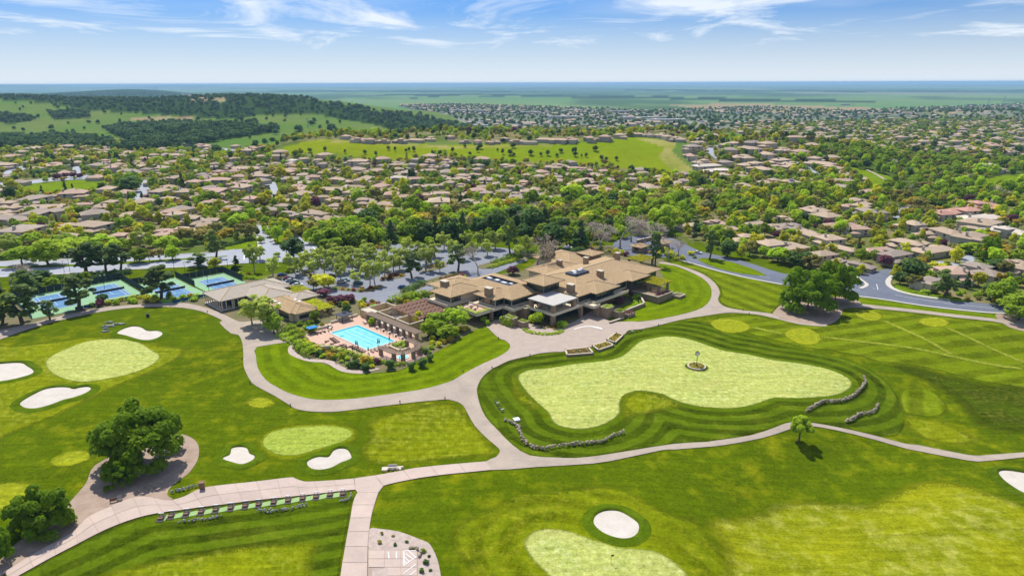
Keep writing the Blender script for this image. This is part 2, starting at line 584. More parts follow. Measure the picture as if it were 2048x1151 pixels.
def ground():
    # polar fan about the point below the camera: dense where the photograph looks, coarse behind
    ang = np.concatenate([np.radians(np.linspace(-50, 50, 760)), np.radians(np.linspace(52, 308, 44))])
    ys = np.arange(1260, 168.6, -2.0)
    dl = []
    for y in ys:
        _, dy, dz = ray(1024, y)
        dl.append(dy * CAM_H / -dz)
    dd = np.concatenate([[0.5, 12, 30, 50, 65, 75], [d for d in dl if 80 < d < 9000], np.geomspace(9100, 70000, 36)])
    A, D = np.meshgrid(ang, dd)
    X, Y = D * np.sin(A), D * np.cos(A)
    Z = hgt(X, Y)
    nr, nc = X.shape
    idx = np.arange(nr * nc).reshape(nr, nc)
    nx = np.roll(idx, -1, axis=1)
    F = np.stack([idx[:-1], nx[:-1], nx[1:], idx[1:]], -1).reshape(-1, 4)
    C = np.empty((nr, nc, 3))
    n1, n2, n3 = fbm(X, Y, 140, 1), fbm(X, Y, 22, 2), fbm(X, Y, 900, 3)

    def put(mask, c, c2=None, f=None):
        c = np.array(c)
        if c2 is None:
            C[mask] = c
        else:
            k = np.clip(f, 0, 1)[mask][:, None]
            C[mask] = c * (1 - k) + np.array(c2) * k

    one = np.ones_like(X, bool)
    put(one, (.105, .185, .030), (.16, .19, .05), n1 * 1.6 - .4)                         # pasture
    far = D > 3300
    put(far, (.12, .225, .075), (.18, .26, .10), fbm(X, Y, 1500, 4) * 2 - .5)           # the plain
    def blend(mask, c, k):
        k = (np.clip(k, 0, 1) * mask)[..., None]
        C[:] = C * (1 - k) + np.array(c) * k
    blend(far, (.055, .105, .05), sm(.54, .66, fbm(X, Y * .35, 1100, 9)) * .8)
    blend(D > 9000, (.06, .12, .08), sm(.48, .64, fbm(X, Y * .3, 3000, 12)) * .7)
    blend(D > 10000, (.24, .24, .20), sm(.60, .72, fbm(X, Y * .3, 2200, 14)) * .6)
    put((Y > 5600) & (np.abs(X + 4200) < 2600) & (Z > -45), (.03, .06, .03))
    put(D < 430, (.086, .126, .002))                                                   # golf rough
    for p in (SUBURB_A, SUBURB_B, CREST, FARSUB):
        put(pip(X, Y, p), (.10, .14, .025), (.26, .20, .12), n2 * 2.6 - .9)
    put(pip(X, Y, TOWN), (.10, .14, .07), (.26, .25, .22), fbm(X, Y, 160, 6) * 3 - 1.1)
    put(pip(X, Y, RAVINE), (.05, .08, .015), (.10, .14, .03), n2 * 2 - .5)
    put(pip(X, Y, HILL), (.180, .255, .003), (.235, .265, .006), n1 * 2 - .5)
    for p in DRY:
        put(pip(X, Y, p), (.34, .30, .09), (.22, .24, .03), n2 * 2 - .6)
    for p in FORESTS:
        put(pip(X, Y, p), (.028, .056, .014), (.045, .08, .018), n2 * 2 - .7)
    for p in SOIL:
        put(pip(X, Y, p), (.36, .24, .15), (.26, .26, .12), n2 * 2.4 - .8)
    for p in TREEBANDS:
        put(pip(X, Y, p) & (fbm(X, Y, 300, 8) > .33), (.025, .055, .025))
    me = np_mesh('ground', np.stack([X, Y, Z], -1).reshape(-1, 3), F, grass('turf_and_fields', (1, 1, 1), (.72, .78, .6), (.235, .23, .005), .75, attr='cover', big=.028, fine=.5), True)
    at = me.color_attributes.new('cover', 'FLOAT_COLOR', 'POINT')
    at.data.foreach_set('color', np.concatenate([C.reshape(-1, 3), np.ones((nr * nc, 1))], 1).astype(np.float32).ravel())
    return tag(link('ground', me), 'green turf, gardens, pastures and the flat plain out to the horizon', kind='structure')


ground()


def sheet(name, poly, off, mat, cell=3.0, dline=None, dclosed=True, label=None, parent=None, kind='structure', flat=None):
    """a thin surface layer that follows the ground; attribute d = distance to a line (for mower stripes)"""
    P2 = np.array([(p[0], p[1]) for p in poly])
    keep = np.hypot(*(P2 - np.roll(P2, 1, 0)).T) > .02
    P2 = P2[keep]
    dn = []
    for a_, b_ in zip(P2, np.roll(P2, -1, 0)):
        k_ = max(1, int(np.hypot(*(b_ - a_)) / (cell * 1.4)))
        dn += [a_ + (b_ - a_) * i_ / k_ for i_ in range(k_)]
    P2 = np.array(dn)
    lo, hi = P2.min(0), P2.max(0)
    gx, gy = np.meshgrid(np.arange(lo[0] + cell / 2, hi[0], cell), np.arange(lo[1] + cell / 2, hi[1], cell))
    gx, gy = gx.ravel(), gy.ravel()
    k = pip(gx, gy, P2) & (segdist(gx, gy, P2, True) > cell * .3)
    pts = [Vector(p) for p in P2] + [Vector((a, b)) for a, b in zip(gx[k], gy[k])]
    n = len(P2)
    vs, _, fs, *_r = delaunay_2d_cdt(pts, [], [list(range(n))], 1, 1e-4)
    V = np.array([(v.x, v.y) for v in vs])
    Z = (hgt(V[:, 0], V[:, 1]) if flat is None else flat) + off
    me = bpy.data.meshes.new(name)
    me.from_pydata(np.column_stack([V, Z]).tolist() if np.ndim(Z) else [(a, b, Z) for a, b in V], [], [list(f) for f in fs])
    me.materials.append(mat)
    ea = me.attributes.new('e', 'FLOAT', 'POINT')
    ea.data.foreach_set('value', segdist(V[:, 0], V[:, 1], P2, True).astype(np.float32))
    if dline is not None:
        a = me.attributes.new('d', 'FLOAT', 'POINT')
        a.data.foreach_set('value', segdist(V[:, 0], V[:, 1], np.array([p[:2] for p in dline]), dclosed).astype(np.float32))
    me.update()
    o = link(name, me, parent)
    if parent is None:
        tag(o, label, kind=kind)
    return o


LAWN = grass('lawn_mown', (.128, .185, .002), (.100, .155, .002), (.23, .24, .005), .22, stripe=.13, period=5.5, streak=.22)
LAWN2 = grass('lawn_wide_stripe', (.132, .174, .004), (.100, .142, .003), (.25, .25, .02), .32, stripe=.24, period=8.5, streak=.28, soft=1.2)
SURR = grass('lawn_surround', (.074, .114, .003), (.055, .088, .002), (.21, .205, .02), .28, stripe=.36, period=5.2, streak=.32, soft=.8)
FAIR = grass('fairway_turf', (.245, .255, .007), (.165, .198, .005), (.40, .365, .09), .60, big=.045, streak=.42, sang=.15, soft=3.5)
FAIR2 = grass('approach_turf', (.185, .212, .004), (.125, .165, .003), (.36, .33, .045), .50, big=.07, streak=.45, soft=2.6)
RING = grass('collar_turf', (.150, .180, .003), (.102, .138, .002), (.29, .27, .015), .50, stripe=.14, period=6.0, big=.06, streak=.3, soft=2.2)
GREEN = grass('green_turf', (.40, .415, .115), (.315, .372, .075), (.52, .50, .25), .6, big=.10, streak=.30, sang=1.2, soft=.7)
GREEN2 = grass('green_turf_fresh', (.30, .355, .055), (.235, .315, .03), (.44, .43, .14), .5, big=.1, streak=.3, sang=.2, soft=.7)
TEE = grass('tee_turf', (.265, .283, .012), (.21, .245, .008), (.38, .36, .05), .45, big=.1, streak=.3, soft=1.2)
WILD = grass('long_rough', (.062, .092, .003), (.036, .056, .002), (.21, .185, .03), .40, big=.12, fine=.35, streak=.5, soft=6.0)
SAND = M('bunker_sand', (.60, .545, .465), (.50, .45, .375), .35, .95, .35)
PATH = M('path_asphalt', (.42, .345, .265), (.32, .265, .21), .16, .9, .1)
PAVER = M('forecourt_pavers', (.43, .345, .275), (.36, .29, .235), .4, .9, .1)
SLAB = M('concrete_slab', (.52, .405, .33), (.43, .34, .28), .22, .85, .1, rnd=.07)
JOINT = M('concrete_joint', (.36, .275, .22), rough=.95)
ASPH = M('asphalt', (.235, .245, .275), (.19, .20, .225), .1, .9, .1)
ASPH2 = M('street_asphalt', (.36, .375, .41), (.30, .31, .34), .1, .9)
ROADD = M('entry_road_asphalt', (.150, .165, .205), (.115, .128, .160), .1, .9, .1)
KERB = M('kerb_concrete', (.56, .52, .45), (.48, .44, .38), .5, .9)
DIRT = M('bare_soil', (.40, .30, .225), (.29, .21, .155), .35, .95, .4)
MULCH = M('planting_mulch', (.20, .145, .085), (.10, .12, .03), .22, .95, .4)
GRAVEL = M('pale_gravel', (.54, .44, .37), (.38, .30, .25), .9, .95, .5)
WHITE = M('white_paint', (.78, .77, .74), (.66, .65, .62), 2.0, .7)

# --- putting greens, collars, fairways
BIG = crom(pl('1035,752 1055,740 1100,735 1150,727 1200,722 1232,716 1250,707 1267,692 1282,681 1312,675 1337,672 1375,677 1407,687 1450,701 1500,709 1550,720 1600,726 1650,736 1687,750 1705,765 1697,780 1675,790 1637,795 1587,797 1550,796 1525,804 1500,812 1462,817 1412,815 1375,809 1345,799 1325,789 1300,784 1275,782 1250,790 1241,805 1240,825 1225,840 1200,852 1162,859 1125,854 1105,844 1095,825 1075,807 1055,787 1040,767'), 4)
BIGW = [G(*p) for p in BIG]
LOOP_R = '1131,703 1112,704 1080,707 1050,714 1017,722 987,736 967,752 956,770 954,785 960,810 972,835 995,860 1025,890 1060,911'
LOW_UP = '1112,915 1150,916 1200,911 1275,899 1350,887.5 1411,884 1425,882 1500,871 1550,855 1570,847 1600,843 1636,847.5 1675,854.5 1737,868 1811,887.5 1836,890 1936,910 1973,910 2048,904.5 2080,902'
LOW_DN = '2080,912 2048,914.5 1973,922 1936,921 1836,902 1811,897 1748,879 1675,861 1622,852 1600,852 1575,860 1525,876 1450,890 1411,894 1350,899 1325,900 1250,916 1187,927 1072,934 985,940'
sheet('lawn', wpoly(pl(LOOP_R + ' 1112,915 1150,916 1200,911 1275,899 1350,887.5 1425,882 1500,871 1550,855 1570,847 1600,843 1636,847 1700,858 1760,873 1800,868 1812,840 1800,800 1770,760 1720,727 1640,706 1560,691 1480,666 1420,645 1390,640 1337,650 1300,655 1257,661 1246,671 1200,690'), True, 3), .04, SURR, 2.5, BIGW, label='dark striped lawn wrapping the large putting green')
sheet('fairway', wpoly(pl('1022,750 1032,744 1042,767 1058,787 1078,807 1098,825 1108,845 1092,840 1060,820 1035,806 1020,785')), .08, FAIR2, label='yellowish apron at the near left edge of the large putting green')
sheet('fairway', wpoly(pl('1247,790 1275,780 1300,783 1325,788 1348,799 1378,810 1340,820 1290,830 1248,842 1228,842 1240,825 1240,805')), .08, FAIR2, label='yellowish turf tongue in the bay of the large putting green')
sheet('putting_green', BIGW, .12, GREEN, 3, label='large pale practice putting green with a flower bed and clock')
LG = wpoly(pl('90,725 105,710 137,695 175,682 212,678 250,678 282,686 305,700 320,710 315,722 295,735 260,748 215,758 170,764 130,759 100,744'))
sheet('fairway', wpoly(pl('-60,702 40,690 120,680 200,672 330,690 376,699 350,722 300,748 250,768 180,800 90,842 -60,880')), .04, FAIR2, 4, label='lighter approach turf around the far left green')
sheet('putting_green', LG, .10, GREEN, 3, label='round pale green between three bunkers on the far left')
MG = wpoly(pl('522,885 532,870 555,859 600,853 650,850 687,854 705,862 705,871 687,884 650,895 600,910 575,912 550,909 530,897'))
sheet('fairway', wpoly(pl('505,888 520,868 550,852 600,845 655,842 700,846 722,860 715,880 690,894 650,905 600,920 560,924 525,912')), .04, RING, 3, MG, label='dark mown collar around the small chipping green')
sheet('putting_green', MG, .10, GREEN2, 2.5, label='oblong bright chipping green between two small bunkers')
BG = wpoly(pl('1046,1085 1054,1072 1072,1060 1097,1056 1135,1060 1166,1071 1204,1083 1235,1093 1282,1097 1313,1102 1344,1119 1366,1138 1379,1154 1385,1200 1130,1200 1095,1150 1079,1135 1057,1110'))
sheet('fairway', wpoly(pl('896,1066 916,1044 963,1019 1016,994 1054,979 1110,979 1172,969 1219,968 1266,982 1304,1004 1344,1026 1391,1035 1430,1085 1500,1200 1000,1200 930,1130 905,1100')), .04, RING, 3, BG, label='ringed collar turf around the near green and its round bunker')
sheet('putting_green', BG, .10, GREEN, 2.5, label='pale green with a flagstick at the near edge')
sheet('fairway', wpoly(pl('1391,1035 1463,1031 1511,1020 1558,1003 1621,998 1669,1004 1716,1004 1748,998 1780,982 1818,963 1875,957 1938,966 1985,985 2042,1004 2110,1030 2110,1220 1510,1220 1440,1090')), .06, FAIR, 4, label='wide yellow-green fairway at the lower right')
sheet('fairway', wpoly(pl('740,838 880,803 925,817 960,855 994,897 985,912 900,920 800,930 745,930 715,905 735,875')), .04, FAIR2, 3, label='worn chipping turf beside the path junction')
sheet('lawn', wpoly(pl('41,1150 100,1117 150,1091 200,1065 242,1047 282,1034 320,1026 400,1015 512,1001 625,989 695,981 711,981 714,986 707,1002 700,1040 690,1095 681,1150 675,1220 0,1220 20,1165'), True, 3), .04, SURR, 3, [G(30, 1160), G(300, 1040), G(700, 990)], False, label='dark range lawn below the driving bays')
sheet('fairway', wpoly(pl('170,1160 260,1128 380,1105 512,1086 610,1080 640,1079 630,1130 625,1220 120,1220'), True), .08, FAIR2, 3, label='lighter rectangle of range turf at the lower left')
for s, lb in (('488,805 500,796 520,793 540,796 553,804 546,813 522,818 500,815', 'small round tee beside the path bend'),
              ('95,927 115,910 150,900 180,901 190,908 175,922 140,934 112,936', 'oval tee left of the spreading oak'),
              ('-40,1000 -20,972 30,962 70,968 85,985 60,1008 0,1022', 'large oval tee at the left edge'),
              ('1417,645 1435,637 1462,637 1490,643 1505,655 1490,664 1460,667 1432,659', 'oval tee nearest the forked path'),
              ('1565,665 1585,655 1615,655 1640,668 1646,680 1630,690 1600,689 1575,678', 'oval tee below the large oak on the right'),
              ('1707,626 1725,619 1750,622 1768,632 1760,641 1738,642 1715,635', 'small tee beside the cart path behind the oak'),
              ('1832,642 1845,635 1875,634 1898,642 1900,650 1880,655 1850,652', 'rightmost oval tee beside the cart path')):
    sheet('tee', wpoly(pl(s)), .12, TEE, 2.5, label=lb)
sheet('tee', wpoly(pl('809,809 878,799 880,808 812,818'), False), .10, TEE, 2.5, label='small rectangular mat of pale turf beside the path')
RNG = wpoly(pl('1425,640 1475,629 1550,637 1600,648 1650,652 1684,640 1692,625 1748,618 1836,628 1986,644 2110,664 2110,780 2040,775 1950,760 1850,735 1760,724 1700,708 1600,693 1500,668'), True, 3)
sheet('lawn', RNG, .08, LAWN2, 3.5, [G(1450, 800), G(2200, 690)], False, label='striped lawn with four oval tees at the right')
sheet('rough_patch', wpoly(pl('1760,724 1850,735 1950,760 2110,785 2110,870 1990,864 1950,857 1930,832 1900,803 1860,772 1800,745')), .12, WILD, 3, label='bank of dark unmown grass at the right edge')
sheet('lawn', wpoly(pl('1800,780 1850,776 1885,797 1898,818 1880,833 1840,833 1805,822')), .12, LAWN2, 2, [G(1790, 700), G(1800, 900)], False, label='dark oval of turf with upright mower stripes')
sheet('fairway', wpoly(pl('1803,824 1840,835 1882,835 1905,850 1965,884 1900,892 1835,874 1806,850')), .10, FAIR2, 2.5, label='yellowish turf below the striped oval')
TRK = grass('mower_track_turf', (.205, .24, .02), (.17, .21, .012), (.34, .34, .06), .4, big=.1, soft=.6)
for (p, q) in (((1506, 655), (1566, 668)), ((1645, 674), (2048, 738)), ((1766, 641), (1905, 710)), ((1893, 656), (2060, 728))):
    a, b = np.array(G(*p)[:2]), np.array(G(*q)[:2])
    n = np.array((-(b - a)[1], (b - a)[0])) / np.hypot(*(b - a)) * 1.5
    sheet('mown_track', [tuple(a - n), tuple(b - n), tuple(b + n), tuple(a + n)], .2, TRK, 1.1, label='pale straight mower track from the %s oval tee' % {1506: 'nearest', 1645: 'second', 1766: 'third', 1893: 'rightmost'}[p[0]])
sheet('lawn', wpoly(pl('514,694 579,684 582,700 600,716 640,725 690,745 740,747 800,742 835,722 870,705 905,690 935,668 974,652 997,676 1010,681 1020,690 1017,700 1000,712 962,729 925,749 900,762 875,771 837,780 775,789 712,797 650,800 612,796 575,785 550,772 532,760 516,737 512,712'), True, 3), .04, LAWN, 2.5, [G(512, 690), G(516, 740), G(575, 787), G(650, 802), G(775, 791), G(905, 763), G(1020, 695)], False, label='curved striped lawn below the swimming pool')
sheet('lawn', wpoly(pl('1317,528 1350,533 1380,545 1405,558 1420,573 1422,585 1419,600 1404,614 1374,625 1325,636 1275,643 1237,643 1212,640 1240,615 1300,590 1330,570 1322,545'), True, 3), .08, LAWN, 2.5, [G(1330, 528), G(1405, 557), G(1423, 585), G(1405, 615), G(1325, 637), G(1217, 642)], False, label='striped lawn curving round the east terrace')
sheet('lawn', wpoly(pl('1332,525 1375,536 1407,549 1430,566 1441,585 1437,597 1441,606 1455,614 1487,620 1542,626 1562,608 1580,585 1566,570 1530,563 1480,552 1420,537 1370,525'), True, 3), .08, LAWN2, 2.5, [G(1300, 560), G(1600, 690)], False, label='lawn with slanting stripes between path and entry road')
sheet('lawn', wpoly(pl('1690,592 1760,600 1850,614 1960,626 2012,628 1990,640 1911,631 1836,622 1761,614 1711,608'), True, 2), .08, LAWN, 3, [G(1690, 590), G(2012, 628)], False, label='narrow verge between road and cart path on the right')

# --- bunkers: sand with a raised grass lip
LIP = grass('bunker_lip_turf', (.085, .135, .003), (.06, .10, .003), (.2, .2, .03), .2)


def bunker(px, label, lip=.55):
    w = np.array(wpoly(pl(px)))[:, :2]
    if np.sum(w[:, 0] * np.roll(w[:, 1], -1) - w[:, 1] * np.roll(w[:, 0], -1)) < 0:
        w = w[::-1]
    root = empty('bunker', (0, 0, 0))
    tag(root, label, 'bunker', 'sand bunkers on the golf course', 'structure')
    t = np.roll(w, -1, 0) - np.roll(w, 1, 0)
    nrm = np.column_stack([t[:, 1], -t[:, 0]]) / np.hypot(*t.T)[:, None]
    for _ in range(3):
        nrm = (nrm + np.roll(nrm, 1, 0) + np.roll(nrm, -1, 0)) / 3
    back = .35 + .65 * np.clip((w[:, 1] - w[:, 1].min()) / np.ptp(w[:, 1]), 0, 1)
    rows = []
    for o, hh in ((0, .02), (.25, lip), (.9, lip * .8), (2.6, -.02)):
        q = w + nrm * o
        rows.append(np.column_stack([q, hgt(q[:, 0], q[:, 1]) + .10 + (hh if hh < .1 else hh * back)]))
    V = np.concatenate(rows)
    n = len(w)
    F = [[r * n + k, r * n + (k + 1) % n, (r + 1) * n + (k + 1) % n, (r + 1) * n + k] for r in range(3) for k in range(n)]
    link('grass_lip', np_mesh('grass_lip', V, F, LIP, True), root)
    sheet('sand', [tuple(p) for p in w], .13, SAND, 1.5, parent=root)


for s, lb in (('235,667 245,659 265,653 282,655 295,662 315,662 325,667 317,675 300,680 280,679 255,672', 'white two-lobed bunker behind the far left green'),
              ('-30,733 0,728 40,726 55,733 67,742 60,750 30,758 0,763 -30,766', 'white bunker cut by the left edge'),
              ('41,806 57,795 87,780 112,775 135,775 147,778 162,775 177,774 182,779 172,787 150,795 125,801 100,810 75,816 55,816 44,812', 'long white bunker in front of the far left green'),
              ('446,917 460,909 464,897 480,894 494,897 499,907 509,912 505,920 485,928 465,924', 'small trefoil bunker left of the chipping green'),
              ('614,927 620,920 637,914 657,914 667,902 680,897 695,900 703,914 697,920 680,926 662,935 640,939 622,936', 'kidney-shaped bunker in front of the chipping green'),
              ('1187,1043 1193,1030 1210,1022 1235,1022 1257,1032 1276,1047 1276,1063 1263,1074 1241,1076 1213,1068 1194,1055', 'round white bunker above the near green'),
              ('1997,945 2011,941 2048,946 2090,955 2090,1000 2048,986 2023,972 2006,959', 'white bunker cut by the right edge')):
    bunker(s, lb)

# --- soil, gravel and planting beds
sheet('planting_bed', wpoly(pl('20,610 100,585 360,600 420,575 560,545 640,585 760,605 860,580 950,556 1050,540 1100,500 1220,490 1330,520 1315,535 1340,560 1340,600 1240,625 1217,641 1150,652 1060,652 974,652 935,668 870,705 800,740 740,746 690,744 640,724 600,715 581,700 579,684 550,662 487,645 470,640 437,624 400,612 350,606 250,610 150,625 50,649 0,659 0,630'), False), .02, MULCH, 6, label='mulched planting beds around the club buildings')
sheet('bare_soil', wpoly(pl('350,868 372,870 390,880 398,895 395,920 378,945 365,955 340,975 335,990 345,998 310,1001 290,995 262,998 235,1008 220,1016 190,1027 170,1040 155,1057 142,1069 100,1092 65,1111 25,1136 0,1153 -20,1160 0,1120 40,1080 130,1030 135,1010 165,975 175,960 190,930 250,900 310,880'), True, 3), .06, DIRT, 3, label='bare reddish soil under the spreading oaks on the left')
sheet('bare_soil', wpoly(pl('1545,628 1562,610 1600,598 1690,594 1722,606 1703,613 1686,619 1681,634 1660,648 1625,649 1587,645 1552,637'), True, 4), .12, DIRT, 3, label='bare soil under the large oak on the right')
sheet('bare_soil', wpoly(pl('1990,630 2020,628 2080,640 2080,665 2020,655'), True, 3), .12, DIRT, 3, label='bare soil at the end of the right road')
sheet('gravel_bed', wpoly(pl('574,677 581,688 576,697 579,708 595,716 619,723 648,725 660,730 671,737 689,744 722,747 737,743 760,737 745,736 712,741 695,737 677,729 663,721 642,719 616,716 596,708 588,696 584,685'), True, 3), .08, GRAVEL, 2, label='winding pale gravel border below the pool garden')
sheet('gravel_bed', wpoly(pl('737,1058 760,1057 800,1063 840,1078 858,1086 870,1106 878,1130 883,1165 885,1220 836,1220 835,1100 822,1099 745,1101 737,1095'), True, 2), .08, GRAVEL, 2, label='pale gravel bed around the small parking court')

# --- the asphalt cart path, one network
CP = wpoly(pl('-60,672 0,660 50,650 100,637 150,626 200,616 250,611 300,608 350,607 367,606 400,612 437,624 470,640 487,644 530,640 532,655 552,662 575,675 579,684 514,694 512,712 516,737 532,760 550,772 575,785 612,796 650,800 712,797 775,789 837,780 875,771 905,761 925,749 962,729 1000,712 1017,700 1020,690 1010,681 997,676 977,657 974,652 1000,640 1060,650 1110,655 1150,645 1190,622 1215,640 1237,644 1275,644 1325,637 1375,626 1405,615 1420,600 1423,585 1420,572 1405,557 1380,544 1350,532 1317,527 1330,524 1375,536 1407,549 1430,566 1440,585 1436,597 1440,607 1455,615 1487,621 1542,627 1560,637 1600,646 1650,649 1650,653 1600,649 1550,637 1512,629 1475,626 1450,626 1415,631 1360,640 1300,655 1257,661 1246,671 1200,690 ' + LOOP_R + ' ' + LOW_UP + ' ' + LOW_DN + ' 972,923 992,914 1000,902 992,892 972,875 950,852 937,830 927,812 915,804 900,800 887,799 825,805 750,814 687,822 650,824 612,822 590,817 580,811 550,792 512,772 500,760 492,745 487,730 487,712 485,687 477,670 462,667 439,646 445,642 435,636 412,626 387,619 350,614.5 300,614 250,617 200,624 150,634 100,646 50,661 25,670 0,679 -60,696'), True, 2)
sheet('cart_path', CP, .16, PATH, 4, label='grey cart path looping past the pool and the putting greens')
sheet('cart_path', wpoly(pl('1685,616 1698,610 1711,607 1761,612 1836,620 1911,629 1986,637 2048,648 2110,660 2110,667 2048,655 1986,643 1911,635 1836,626 1748,617 1700,616'), True, 2), .16, PATH, 4, label='narrow cart path beside the road on the right')
sheet('forecourt', wpoly(pl('960,738 1000,713 1018,701 1021,690 1010,681 997,676 977,657 974,652 1000,638 1060,648 1110,655 1150,643 1190,620 1215,641 1237,644 1275,644 1290,657 1257,661 1246,671 1200,690 1131,703 1112,704 1080,707 1050,714 1017,722 987,736'), True, 3), .20, PAVER, 3, label='tan paved forecourt in front of the clubhouse')
sheet('painted_line', wpoly(pl('1150,659 1165,655 1183,654 1203,659 1203,656.5 1183,652.5 1165,653.5 1148,658'), True, 2), .24, WHITE, 3, label='pale curved line on the forecourt')


# --- concrete path made of slabs with open joints
def resample(px, n):
    W = [np.array(G(*p)) for p in crom(px, 5, False)]
    L = np.concatenate([[0], np.cumsum([np.hypot(*(b - a)[:2]) for a, b in zip(W, W[1:])])])
    t = np.linspace(0, L[-1], n)
    return np.column_stack([np.interp(t, L, [w[k] for w in W]) for k in range(3)]), L[-1]


def slab_path(U, D, label, lanes=1, step=4.6, ends=0):
    _, lu = resample(pl(U), 10)
    nst = max(2, int(round(lu / step)) + 1)
    u, _ = resample(pl(U), (nst - 1) * 4 + 1)
    d, _ = resample(pl(D), (nst - 1) * 4 + 1)
    root = empty('concrete_path', (0, 0, 0))
    tag(root, label, 'path', kind='structure')
    base = [tuple(p) for p in u] + [tuple(p) for p in d[::-1]]
    sheet('joint_bed', base, .17, JOINT, 4, parent=root)
    g = .05
    for k in range(nst - 1):
        for ln in range(lanes):
            f0, f1 = ln / lanes, (ln + 1) / lanes
            w = np.hypot(*(u[k * 4] - d[k * 4])[:2])
            f0, f1 = f0 + g / w, f1 - g / w
            V, F = [], []
            tt = np.linspace(k * 4, k * 4 + 4, 5)
            tt[0] += .045
            tt[-1] -= .045
            for i, t in enumerate(tt):
                i0 = min(int(t), len(u) - 2)
                a, b = u[i0] + (u[i0 + 1] - u[i0]) * (t - i0), d[i0] + (d[i0 + 1] - d[i0]) * (t - i0)
                for f in (f0, f1):
                    q = a + (b - a) * f
                    V.append((q[0], q[1], float(hgt(q[0], q[1])) + .22))
            F = [[2 * i, 2 * i + 2, 2 * i + 3, 2 * i + 1] for i in range(4)]
            link('slab', np_mesh('slab', V, F, SLAB), root)
    return root


slab_path('10,1144 25,1134 65,1109 100,1090 142,1067.5 160,1050 175,1035 200,1022 220,1014 235,1006 265,996 295,994 332,1001 357,997 375,990 400,977.5 437,971 512,963 580,955 590,957 607,963 625,963 675,960 708,957',
          '20,1162 41,1150 100,1117 150,1091 200,1065 242,1047 282,1034 320,1026 360,1021 400,1015 450,1009 512,1001 560,996 625,989 660,985 695,981 711,980', 'pinkish concrete slab path behind the driving bays', 2)
slab_path('750,951 800,942 825,937 868,932 911,928 935,926 972,923', '767,972 785,967 835,957 885,950 935,945 985,940', 'pinkish concrete slab path from the junction to the loop', 1, 6.5)
slab_path('715,985 707,1002 700,1040 690,1095 681,1150 675,1200', '757,985 746,1020 740,1050 736,1090 735,1130 735,1200', 'pinkish concrete slab lane running to the near edge', 1, 5.0)
jr = empty('concrete_path')
tag(jr, 'three-way concrete junction of the slab paths', 'path', kind='structure')
sheet('slab', wpoly(pl('709,957 750,951 758,962 767,972 757,985 715,985 711,980'), False), .22, SLAB, 3, parent=jr)
lot = empty('parking_court')
tag(lot, 'small pinkish concrete parking court with white bay lines at the near edge', 'parking court', kind='structure')
for i in range(3):
    for j in range(4):
        x0, x1, y0, y1 = 737 + i * 32.5, 737 + (i + 1) * 32.5, 1101 + j * 17, 1101 + (j + 1) * 17
        if (i, j) == (0, 2):
            continue
        sheet('slab', [G(x0 + .4, y0 + .3), G(x1 - .4, y0 + .3), G(x1 - .4, y1 - .3), G(x0 + .4, y1 - .3)], .22, SLAB, 3, parent=lot)
sheet('joint_bed', [G(736, 1100), G(835, 1100), G(835, 1170), G(736, 1170)], .17, JOINT, 4, parent=lot)
sheet('grate', [G(744, 1137), G(776, 1137), G(776, 1165), G(744, 1165)], .24, GRAVEL, 3, parent=lot)
for s in ('777,1104 778,1118', '793,1104 793,1118', '808,1103 808,1132', '833,1114 808,1132', '817,1102 832,1116', '812,1108 826,1119', '809,1115 819,1124', '808,1122 814,1128', '807,1148 832,1129', '820,1151 832,1142', '808,1102 833,1102'):
    p, q = [np.array(G(*c)[:2]) for c in pl(s)]
    n = np.array((-(q - p)[1], (q - p)[0])) / np.hypot(*(q - p)) * .09
    sheet('bay_line', [tuple(p - n), tuple(q - n), tuple(q + n), tuple(p + n)], .27, WHITE, 4, parent=lot)

# --- roads
sheet('road', wpoly(pl('-60,526 66,519 146,519 259,514 340,510 420,506 470,499 515,495 517,470 511,450 536,452 549,487 566,490 595,488 570,474 563,453 580,454 604,478 640,492 690,512 640,520 600,527 560,524 480,527 430,531 340,535 259,539 160,546 100,549 0,554 -60,556'), False), .14, ASPH2, 6, label='grey boulevard with a planted median on the left')
sheet('verge', wpoly(pl('-60,534 46,532 146,529 259,523 340,518.5 420,514 455,511.5 455,513 420,516 340,522 259,528 146,533 46,536 -60,538'), False), .2, LAWN, 4, [G(0, 535), G(455, 512)], False, label='grass median of the boulevard')
sheet('car_park', wpoly(pl('555,565 590,540 610,530 640,517 700,500 790,488 900,490 1010,496 1070,508 1050,522 990,547 955,557 900,572 850,585 800,600 770,607 725,608 700,592 640,592 600,578'), False), .10, ASPH, 5, label='asphalt car park shaded by young trees behind the pool')
RD = wpoly(pl('1230,482 1300,468 1350,478 1400,503 1450,513 1510,529 1566,547 1640,556 1700,565 1728,572 1716,562 1712,553 1740,545 1765,540 1785,537 1791,548 1775,562 1780,574 1800,583 1840,592 1900,600 1960,606 2030,611 2090,614 2090,632 2012,627 1960,624 1850,612 1760,598 1690,590 1640,583 1564,569 1500,557 1440,543 1395,530 1360,520 1335,515 1290,516 1235,502'), True, 2)
sheet('road', RD, .12, ROADD, 5, label='dark asphalt entry road curving along the right side')
sheet('verge', wpoly(pl('1395,518 1440,519 1500,536 1526,548 1530,552 1480,547 1430,535'), True, 3), .22, LAWN, 3, [G(1395, 519), G(1530, 552)], False, label='pointed grass median of the entry road')
